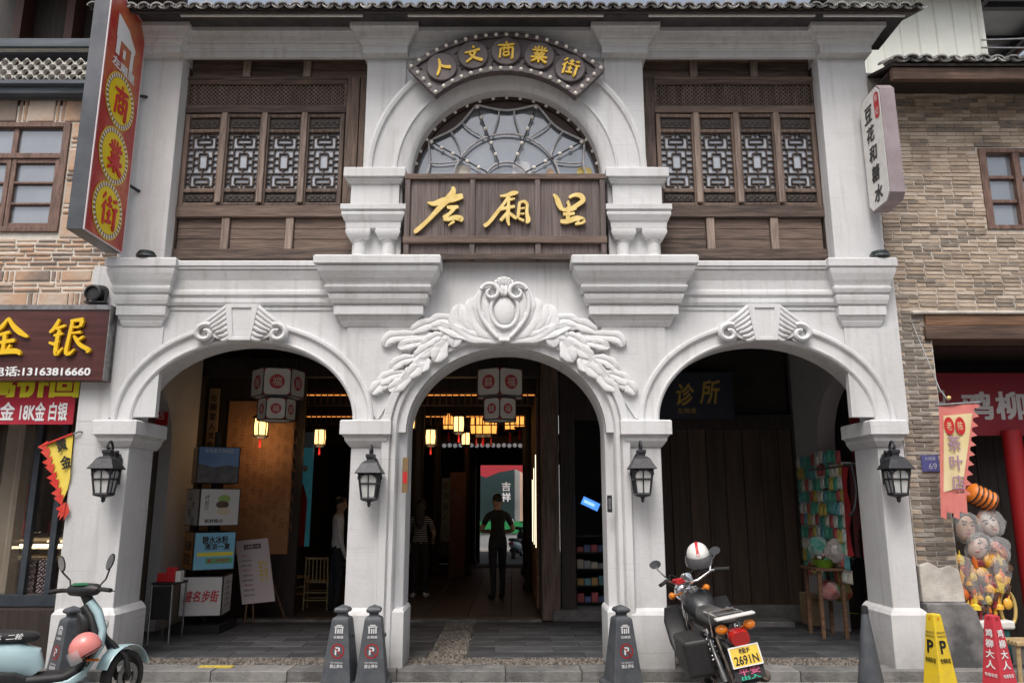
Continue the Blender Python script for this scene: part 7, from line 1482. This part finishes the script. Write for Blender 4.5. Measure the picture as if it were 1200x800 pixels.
# packets pinned up on the white cross wall and dangling in the opening
pcol = [(.06, .30, .22), (.55, .60, .56), (.10, .42, .30), (.50, .42, .10), (.12, .36, .40), (.45, .10, .10), (.62, .60, .52)]
PM = [mat('toy_packet_%d' % k, c, tuple(min(1, q * 1.5 + .05) for q in c), scale=14, rough=.3) for k, c in enumerate(pcol)]
pk = MB(); pk.box(-.009, .0, -.055, .055, -.075, .075); pk.box(-.022, -.009, -.04, .04, -.06, .04); pme = []
for k in range(7):
    o = pk.build('toy_packet', PM[k], None, bevel=.004); pme.append(o.data); bpy.data.objects.remove(o)
rown = ['bottom', 'second', 'third', 'fourth', 'fifth', 'sixth', 'seventh', 'eighth', 'ninth', 'top']
for r in range(10):
    for c in range(12):
        o = piece('toy_packet', pme[(r * 3 + c * 5 + (r * c) % 3) % 7], None, (3.928 if c < 6 else 3.90 - .02 * (r % 2), 2.82 - c * .128, .80 + r * .15 + rnd.uniform(-.02, .02)), (rnd.uniform(-.08, .08), 0, rnd.uniform(-.06, .06)))
        tag(o, 'small toy packet, %s row up, %s from the door, hung by the white inner wall' % (rown[r], ('first', 'second', 'third', 'fourth', 'fifth', 'sixth', 'seventh', 'eighth', 'ninth', 'tenth', 'eleventh', 'twelfth')[c]), 'packet', 'toy packets pinned to the inner wall')
RK = thing('clothes_rail', 'steel rail of dangling red cloths and straps by the right pier', 'rail', (3.9, 1.3, 2.1)); m = MB(); m.tube([(3.80, .52, 2.02), (3.80, 2.1, 2.02)], .012, 6); m.tube([(3.55, .58, 2.03), (3.80, .58, 2.02)], .012, 6); m.build('bar', STEEL, RK)
for k in range(3):
    y_ = .70 + k * .2; m = MB(); w_ = .09; rs = []
    for j in range(8): z_ = 2.02 - j * .14; rs.append([(3.80 + .02 * math.sin(j * 1.7 + k), y_ - w_ + .01 * j, z_), (3.80 + .03 * math.cos(j + k), y_ + w_ * .2, z_), (3.81, y_ + w_ + .005 * j, z_), (3.815, y_, z_)])
    m.rings(rs); m.build('cloth', (mat('cloth_red', (.42, .02, .025), (.30, .015, .02), scale=6, rough=.8), mat('cloth_maroon', (.10, .012, .016), (.05, .01, .012), scale=8, rough=.8), PM[0])[(0, 1, 0, 1, 2, 1)[k]], RK, smooth=50)
m = MB(); m.tube(smoothline([(3.66, .58, 2.02), (3.68, .56, 1.75), (3.64, .56, 1.55), (3.60, .6, 1.48)], 5), .014, 6); m.build('strap', BLACK, RK)
RBN2 = thing('red_side_banner', 'red banner seen through the side arch right of the door', 'banner', (4.5, 1.2, 1.5)); m = MB(); m.box(4.30, 4.32, .7, 2.0, 1.3, 2.95); m.build('cloth', mat('cloth_red', (0, 0, 0)), RBN2)
LB2 = thing('red_side_label', 'small red and white label seen through the left side arch', 'sign', (-4.7, 1.9, 2.4)); c_ = at(188, 487, 2.0); m = MB(); m.box(c_.x - .12, c_.x + .10, 1.99, 2.0, c_.z - .12, c_.z + .14); m.build('card', RED, LB2); text('店', FRONT(c_.x, 1.989, c_.z), .0, .02, .12, .14, WHITE, LB2, d=.002)
# ---- toy rack by the brick pier
TRK = thing('toy_rack', 'crowded rack of bagged masks and golden toys before the snack shop', 'rack', (4.75, .3, .1)); yk = .25
bx_ = ax(1148, 700, yk); m = MB(); m.tube([(bx_, yk + .1, .1), (bx_, yk + .1, 1.75)], .02, 8); m.tube([(bx_ - .2, yk + .1, 1.72), (bx_ + .25, yk + .1, 1.72)], .014, 6)
for k in range(4): m.tube([(bx_, yk + .1, .11), (bx_ + .25 * math.cos(k * PI / 2 + .5), yk + .1 + .2 * math.sin(k * PI / 2 + .5), .10)], .014, 6)
m.build('stand', STEEL, TRK)
c0, c1 = at(1134, 575, yk), at(1166, 590, yk); m = MB(); ring = []
for k in range(13):
    t_ = k / 12; m_c = c0.lerp(c1, t_); ring.append(m_c)
m.tube(ring, [.05] + [.095 + .012 * (k % 2) for k in range(11)] + [.05], 14); m.build('striped_roll', mat('toy_orange', (.75, .20, .02), rough=.5), TRK, smooth=50)
m = MB()
for k in (2, 4, 6, 8, 10): p_ = c0.lerp(c1, k / 12); d_ = (c1 - c0).normalized(); u_ = d_.orthogonal().normalized(); w_ = d_.cross(u_); m.tube([p_ + (u_ * math.cos(a) + w_ * math.sin(a)) * .106 for a in [2 * PI * j / 16 for j in range(16)]], .008, 5, closed=True)
m.build('black_bands', BLACK, TRK)
CLB = mat('mask_bag', (.07, .055, .05), (.50, .47, .45), scale=11, rough=.18, bump=.5, bscale=16, lo=.38, hi=.66, c3=(.30, .19, .14)); CLB2 = mat('mask_bag_grey', (.05, .05, .06), (.50, .48, .50), scale=11, rough=.18, bump=.5, bscale=16, lo=.36, hi=.68, c3=(.20, .09, .09))
CB_ = mat('clear_bag_film', (.8, .8, .8), rough=.12, alpha=.22, bump=.6, bscale=22)
def mask(u, v, y_, r, tilt, col, hairc):
    c = at(u, v, y_); M3 = Matrix.Rotation(tilt, 3, 'Y'); m = MB(); rs = []
    for i in range(8):
        t_ = i / 7 * PI / 2; rs.append([c + M3 @ Vector((r * .72 * math.cos(t_) * math.cos(a) * (1 - .12 * math.sin(a)), -r * .5 * math.sin(t_), r * math.cos(t_) * math.sin(a))) for a in [2 * PI * k / 18 for k in range(18)]])
    m.rings(rs); m.tube([c + M3 @ Vector((0, -r * .42, r * .2)), c + M3 @ Vector((0, -r * .60, -r * .12))], [r * .07, r * .12], 8); mk = m.build('bagged_mask', col, TRK, smooth=50)
    for s in (-1, 1): m = MB(); m.ball(c + M3 @ Vector((s * r * .28, -r * .42, r * .22)), r * .13, 10, 6, (1.3, .5, .7)); m.build('eye', INK, mk, smooth=60); m = MB(); m.tube([c + M3 @ Vector((s * r * .1, -r * .44, r * .40)), c + M3 @ Vector((s * r * .45, -r * .33, r * .48))], r * .05, 5); m.build('brow', INK, mk)
    m = MB(); m.ball(c + M3 @ Vector((0, -r * .40, -r * .42)), r * .18, 10, 6, (1.3, .5, .5)); m.build('mouth', REDL, mk, smooth=60)
    m = MB(); m.tube([c + M3 @ Vector((r * .74 * math.cos(a), -.01, r * 1.0 * math.sin(a))) for a in [R(20 + 14 * k) for k in range(11)]], r * .16, 6); m.build('mask_hair', hairc, mk, smooth=50)
    bag('', c + Vector((0, -.02, 0)), r * 1.25, CB_, int(u), 'clear_bag', (.85, .62, 1.0), TRK)
TAN = mat('mask_tan', (.50, .32, .22), (.58, .40, .30), scale=9, rough=.4); TANW = mat('mask_white', (.62, .58, .54), (.52, .36, .30), scale=7, rough=.4); GRD = mat('mask_red', (.40, .08, .05), (.5, .3, .1), scale=8, rough=.4)
mask(1131, 618, yk, .13, R(8), TAN, INK); mask(1158, 614, yk + .03, .13, R(-25), TANW, GRD); mask(1146, 641, yk - .04, .12, R(40), TANW, INK); mask(1168, 646, yk, .12, R(-30), GRD, INK)
GT = mat('toy_gold', (.72, .33, .02), (.85, .50, .08), scale=12, rough=.35)
TM = [GT, GT, mat('toy_maroon', (.22, .03, .04), rough=.3), mat('toy_flame', (.70, .16, .02), rough=.4), mat('toy_brown', (.10, .05, .03), rough=.4), mat('toy_lemon', (.78, .58, .06), rough=.35)]
for i in range(54):
    u, v = 1120 + (i % 9) * 7.4 + rnd.uniform(-3, 3), 658 + (i // 9) * 10.5 + rnd.uniform(-4, 4); c_ = at(u, v, yk - .03 - .03 * rnd.random()); m = MB(); k_ = i % 4; s_ = rnd.uniform(.030, .052)
    if k_ == 0: m.lathe([(s_, -s_), (s_ * .9, -.2 * s_), (s_ * .35, .2 * s_), (s_ * .45, .5 * s_), (.004, 1.9 * s_)], 8, c_)
    elif k_ == 1: m.ball(c_, s_, 9, 6, (1, .7, 1.2)); m.tube([c_, c_ + Vector((rnd.uniform(-.03, .03), 0, s_ * 2))], [s_ * .4, .004], 6)
    elif k_ == 2: m.obox(c_, s_ * 1.6, .02, s_ * 2.0, Matrix.Rotation(rnd.uniform(-.6, .6), 3, 'Y')); m.obox(c_ + Vector((0, -.012, 0)), s_ * 1.0, .012, s_ * 1.2, Matrix.Rotation(rnd.uniform(-.6, .6), 3, 'Y'))
    else: m.tube([c_ + Vector((0, 0, -s_)), c_ + Vector((rnd.uniform(-.02, .02), 0, s_ * .5)), c_ + Vector((rnd.uniform(-.03, .03), 0, s_ * 1.8))], [s_ * .5, s_ * .6, .005], 7); m.tube([c_ + Vector((-s_, -.01, s_ * .4)), c_ + Vector((s_, -.01, s_ * .5))], s_ * .2, 5)
    m.build('small_toy', TM[(i * 5 + i // 9) % 6], TRK, smooth=40)
for k in range(3): bag('', at(1130 + 20 * k, 672 + 14 * (k % 2), yk - .06), .16, CB_, 40 + k, 'clear_bag', (.7, .5, 1.1), TRK)
for i in range(5): c_ = at(1130 + i * 9, 715, yk - .04); m = MB(); m.tube([c_ + Vector((0, 0, -.16)), c_ + Vector((.01, 0, .12))], .016, 6); m.build('toy_sword', (RUST, GT, mat('toy_maroon', (0, 0, 0)))[i % 3], TRK)
c_ = at(1181, 712, yk); m = MB(); m.tube([c_ + Vector((.075 * math.cos(a), 0, .16 * math.sin(a))) for a in [2 * PI * k / 24 for k in range(24)]], .018, 6, closed=True); m.build('gold_ring', GOLD, TRK, smooth=60)
m = MB(); c_ = at(1158, 735, yk); m.prismz([(c_.x - .22, yk - .12), (c_.x + .20, yk - .12), (c_.x + .18, yk + .25), (c_.x - .2, yk + .25)], .42, .50); m.build('white_tray', WHITEP, TRK, bevel=.02); m = MB(); m.prismz([(c_.x - .18, yk - .09), (c_.x + .16, yk - .09), (c_.x + .14, yk + .22), (c_.x - .16, yk + .22)], .10, .418); m.build('dark_tub', mat('tub_navy', (.02, .05, .07), (.02, .12, .11), scale=6, rough=.5), TRK, bevel=.02)
BSL = thing('bamboo_stool', 'low bamboo stool cut off by the right edge', 'stool', (5.0, -.2, 0)); bq = at(1200, 752, -.1)
for k in range(6): m = MB(); m.tube([(bq.x - .14, -.2 + k * .05, bq.z), (bq.x + .25, -.2 + k * .05, bq.z)], .022, 7); m.build('slat', BAM, BSL, smooth=50)
for sx in (-.11, .22):
    for sy in (-.18, .04): m = MB(); m.tube([(bq.x + sx, sy, bq.z - .02), (bq.x + sx * 1.15, sy, .01 if sy < -.1 else .11)], .02, 7); m.build('leg', BAM, BSL, smooth=50)

# ---- doors and boards along the passage
for i, (u, y_, w_, c_, lb) in enumerate(((536, 9.3, .34, (.20, .10, .085), 'pinkish door leaf folded back on left side of the passage'), (522, 7.6, .16, (.22, .21, .19), 'narrow pale couplet board in the dark left side of the passage'))):
    x_ = ax(u, 600, y_); t = thing('passage_board', lb, 'board', (x_, y_, .1)); m = MB(); z1 = az(553, y_) if i == 0 else az(560, y_); m.box(x_ - w_ / 2, x_ + w_ / 2, y_, y_ + .05, .11 if i == 0 else .9, z1); m.build('leaf', mat('passage_%d' % i, c_, tuple(q * .7 for q in c_), scale=3, rough=.7), t)
    if i == 0: m = MB(); m.box(x_ - w_ / 2 + .05, x_ + w_ / 2 - .05, y_ - .012, y_ - .001, .3, 1.0); m.build('panel', mat('passage_0', c_), t)
    else:
        for k, ch in enumerate('左厢里人文'): text(ch, FRONT(x_, y_ - .001, 0), 0, z1 - .14 - k * .2, .11, .13, INK, t, name='character')
EB = thing('passage_easel', 'small easel board leaning by the striped-top person', 'sign', (-1.1, 7, .1)); c_ = on(525, 662, .108); pl_ = Plane(c_ + Vector((0, 0, .62)), (1, 0, 0), (0, .25, 1)); m = MB(); m.rings([[pl_.p(a, b, d) for a, b in ((-.22, -.38), (.22, -.38), (.22, .38), (-.22, .38))] for d in (-.02, 0)]); m.build('board', mat('easel_grey', (.16, .17, .15), (.10, .11, .10), scale=5, rough=.6), EB)
for sx in (-1, 1): m = MB(); m.tube([c_ + Vector((sx * .2, -.1, 0)), pl_.p(sx * .05, .42, -.03)], .014, 6); m.build('leg', WOODR, EB)
RBX = thing('red_hanging_sign', 'small red hanging sign on the passage wall near the lanterns', 'sign', (.25, 8.3, 2)); a_, b_ = at(612, 543, 7.6), at(622, 520, 7.6); m = MB(); m.box(a_.x, b_.x, 7.6, 7.63, a_.z - .02, b_.z + .35); m.build('board', mat('passage_tan', (.20, .14, .10)), RBX); disc(FRONT((a_.x + b_.x) / 2, 7.599, a_.z + .12), 0, 0, .045, .06, RED, RBX, 'seal', .002)

# added far arcade: unseen roof and darker floor to dim the passage end
m = MB(); m.box(-5, 5, 13.2, 18.5, 3.3, 3.45); m.box(-5, 5, 18.3, 18.5, 2.9, 3.3); m.build('added_far_roof', WOODD, HW); m = MB(); m.box(-5, 5, 13.05, 18.6, .0, .075); m.build('added_far_floor', mat('far_floor', (.10, .10, .10), (.15, .148, .145), scale=3, rough=.8), HW)
for xx in (-1.3, 1.3): m = MB(); m.box(xx - .15, xx + .15, 18.2, 18.5, .075, 2.9); m.build('added_far_pier', PLASTIN, HW)
# ================================================================== people
SKIN = mat('skin', (.42, .25, .18), (.48, .29, .21), scale=8, rough=.55); HAIR = mat('hair_black', (.012, .010, .009), (.03, .025, .022), scale=30, rough=.45)
def person(label, loc, rotz, arms, mats, hair='short', stride=0.04, h=1.70):
    """one continuous skinned figure; arms: for each side (elbow, wrist) offsets; mats: (top, trousers, shoe, sleeve length)"""
    t = thing('person', label, 'person'); V = []; Rr = []; E_ = []
    def v(p, r, link_=None):
        V.append(Vector(p)); Rr.append(r if isinstance(r, tuple) else (r, r)); i = len(V) - 1
        if link_ is not None: E_.append((link_, i))
        return i
    pel = v((0, 0, .95), (.15, .105)); wai = v((0, .0, 1.08), (.135, .095), pel); che = v((0, .0, 1.27), (.155, .105), wai); upc = v((0, .0, 1.39), (.12, .085), che); nk = v((0, .01, 1.47), .055, upc); nk2 = v((0, .02, 1.52), .054, nk)
    hd0 = v((0, .03, 1.575), (.070, .085), nk2); hd1 = v((0, .03, 1.635), (.078, .095), hd0); hd2 = v((0, .025, 1.69), (.068, .08), hd1)
    nose = v((0, .135, 1.60), .012, hd0)
    for s in (-1, 1): v((s * .083, .02, 1.605), .014, hd0)
    for i, s in enumerate((-1, 1)):
        hip = v((s * .09, 0, .88), .095, pel); kn = v((s * .10, stride * s, .50), .065, hip); cf = v((s * .10, stride * s - .02, .36), .056, kn); an = v((s * .105, stride * s * 1.4 - .02, .09), .042, cf); he = v((s * .108, stride * s * 1.4 - .03, .04), .042, an); to = v((s * .125, stride * s * 1.4 + .16, .03), (.045, .030), he)
        sh = v((s * .17, 0, 1.385), .062, upc); el = v(arms[i][0], .043, sh); wr = v(arms[i][1], .030, el)
        d = (Vector(arms[i][1]) - Vector(arms[i][0])).normalized(); pa = v(Vector(arms[i][1]) + d * .06, (.032, .022), wr)
        sd_ = d.cross(Vector((0, 1, 0)));
        if sd_.length < .1: sd_ = Vector((1, 0, 0))
        sd_.normalize(); b_ = Vector(arms[i][1]) + d * .09
        for f in range(4):
            off = (f - 1.5) * .019; k0 = v(b_ + sd_ * off, .0095, pa); v(b_ + sd_ * off * 1.05 + d * (.035, .045, .043, .032)[f] + Vector((0, .008, 0)), .0085, k0)
        k0 = v(Vector(arms[i][1]) + d * .03 + sd_ * .035 + Vector((0, .01, 0)), .0105, wr); v(Vector(arms[i][1]) + d * .065 + sd_ * .05 + Vector((0, .015, 0)), .009, k0)
    me = bpy.data.meshes.new('tmp'); me.from_pydata(V, E_, []); o = bpy.data.objects.new('tmp', me); COL.objects.link(o); sk = o.modifiers.new('s', 'SKIN'); ss = o.modifiers.new('u', 'SUBSURF'); ss.levels = 2; ss.render_levels = 2
    for i, sv in enumerate(me.skin_vertices[0].data): sv.radius = Rr[i]; sv.use_root = (i == 0)
    dg = bpy.context.evaluated_depsgraph_get(); bm_ = bpy.data.meshes.new_from_object(o.evaluated_get(dg)); bpy.data.objects.remove(o)
    bm_.materials.clear(); top, tro, shoe, slv = mats
    for q in (SKIN, top, tro, shoe): bm_.materials.append(q)
    for p in bm_.polygons:
        c = p.center; p.use_smooth = True; side = 0 if c.x < 0 else 1; sh = Vector((.17 * (-1, 1)[side], 0, 1.385)); el = Vector(arms[side][0]); wr = Vector(arms[side][1])
        def dist(a, b): ab = b - a; k = max(0, min(1, (c - a).dot(ab) / ab.length_squared)); return (c - (a + ab * k)).length, k
        d1, k1 = dist(sh, el); d2, k2 = dist(el, wr + (wr - el).normalized() * .12); dt = min(math.hypot(c.x, c.y) if .85 < c.z < 1.46 else 9, 9)
        arm = min(d1, d2) < .07 and (abs(c.x) > .14 or d2 < .055) and c.z > .6 and dt > .10
        if c.z > 1.47: p.material_index = 0
        elif arm:
            pos = k1 * .5 if d1 < d2 else .5 + k2 * .42
            p.material_index = 1 if pos < slv else 0
        elif c.z > .97: p.material_index = 1
        elif c.z > .085: p.material_index = 2
        else: p.material_index = 3
    body = link('body', bm_, t)
    m = MB(); rs = []
    low = {'short': R(105), 'long': R(112)}[hair]
    for i in range(9):
        th = i / 8; ring = []
        for k in range(20):
            a = 2 * PI * k / 20; back = .5 - .5 * math.sin(a); tt = th * (R(62) + (low - R(62)) * back); ring.append((.092 * math.sin(tt + .001) * math.cos(a), .022 + .108 * math.sin(tt + .001) * math.sin(a), 1.635 + .112 * math.cos(tt)))
        rs.append(ring)
    m.rings(rs)
    if hair == 'long':
        rs = []
        for z_, w_, y_ in ((1.66, .088, -.05), (1.56, .095, -.075), (1.45, .10, -.085), (1.34, .09, -.115), (1.26, .06, -.115), (1.22, .02, -.11)): rs.append([(w_ * math.cos(a), y_ + .035 * math.sin(a), z_) for a in [2 * PI * k / 12 for k in range(12)]])
        m.rings(rs)
    m.build('hair', HAIR, t, smooth=60)
    t.location = loc; t.rotation_euler = (0, 0, rotz); s = h / 1.76; t.scale = (s, s, s); return t
BLKC = mat('cloth_black_tee', (.016, .016, .018), (.028, .028, .030), scale=20, rough=.9); NAVY = mat('trousers_dark', (.018, .02, .028), (.03, .032, .04), scale=15, rough=.9); SHOE = mat('shoe_black', (.012, .012, .012), rough=.6); GREYC = mat('cloth_grey', (.60, .60, .63), (.68, .68, .70), scale=12, rough=.9)
STR = bpy.data.materials.new('striped_top'); STR.use_nodes = True; nt_ = STR.node_tree; b_ = nt_.nodes['Principled BSDF']; tc_ = nt_.nodes.new('ShaderNodeTexCoord'); sp2 = nt_.nodes.new('ShaderNodeSeparateXYZ'); nt_.links.new(tc_.outputs['Object'], sp2.inputs[0]); m1 = nt_.nodes.new('ShaderNodeMath'); m1.operation = 'MULTIPLY'; m1.inputs[1].default_value = 26; nt_.links.new(sp2.outputs['Z'], m1.inputs[0]); m2 = nt_.nodes.new('ShaderNodeMath'); m2.operation = 'FRACT'; nt_.links.new(m1.outputs[0], m2.inputs[0]); m3 = nt_.nodes.new('ShaderNodeMath'); m3.operation = 'GREATER_THAN'; m3.inputs[1].default_value = .35; nt_.links.new(m2.outputs[0], m3.inputs[0]); mx_ = nt_.nodes.new('ShaderNodeMix'); mx_.data_type = 'RGBA'; mx_.inputs['A'].default_value = (.45, .45, .45, 1); mx_.inputs['B'].default_value = (.03, .03, .035, 1); nt_.links.new(m3.outputs[0], mx_.inputs['Factor']); nt_.links.new(mx_.outputs['Result'], b_.inputs['Base Color']); b_.inputs['Roughness'].default_value = .9
c_ = on(583, 701, .108); person('person in black t-shirt and trousers standing in the passage, back turned', c_, R(20), (((-.30, .02, 1.12), (-.12, .20, 1.10)), ((.30, .02, 1.12), (.12, .20, 1.08))), (BLKC, NAVY, SHOE, .30), 'short', .05, 1.68)
c_ = on(491, 700, .108); person('person in striped top with long dark hair by the left jamb', c_, R(-8), (((-.24, .0, 1.12), (-.24, .10, .90)), ((.25, .03, 1.13), (.18, .20, 1.0))), (STR, BLKC, WHITEP, .34), 'long', .03, 1.58)
c_ = on(392, 716, .108); person('person in grey hoodie and dark trousers half hidden by a pier', c_, R(-70), (((-.23, .0, 1.12), (-.22, .08, .88)), ((.23, .0, 1.12), (.22, .08, .88))), (GREYC, NAVY, SHOE, .9), 'short', .03, 1.62)
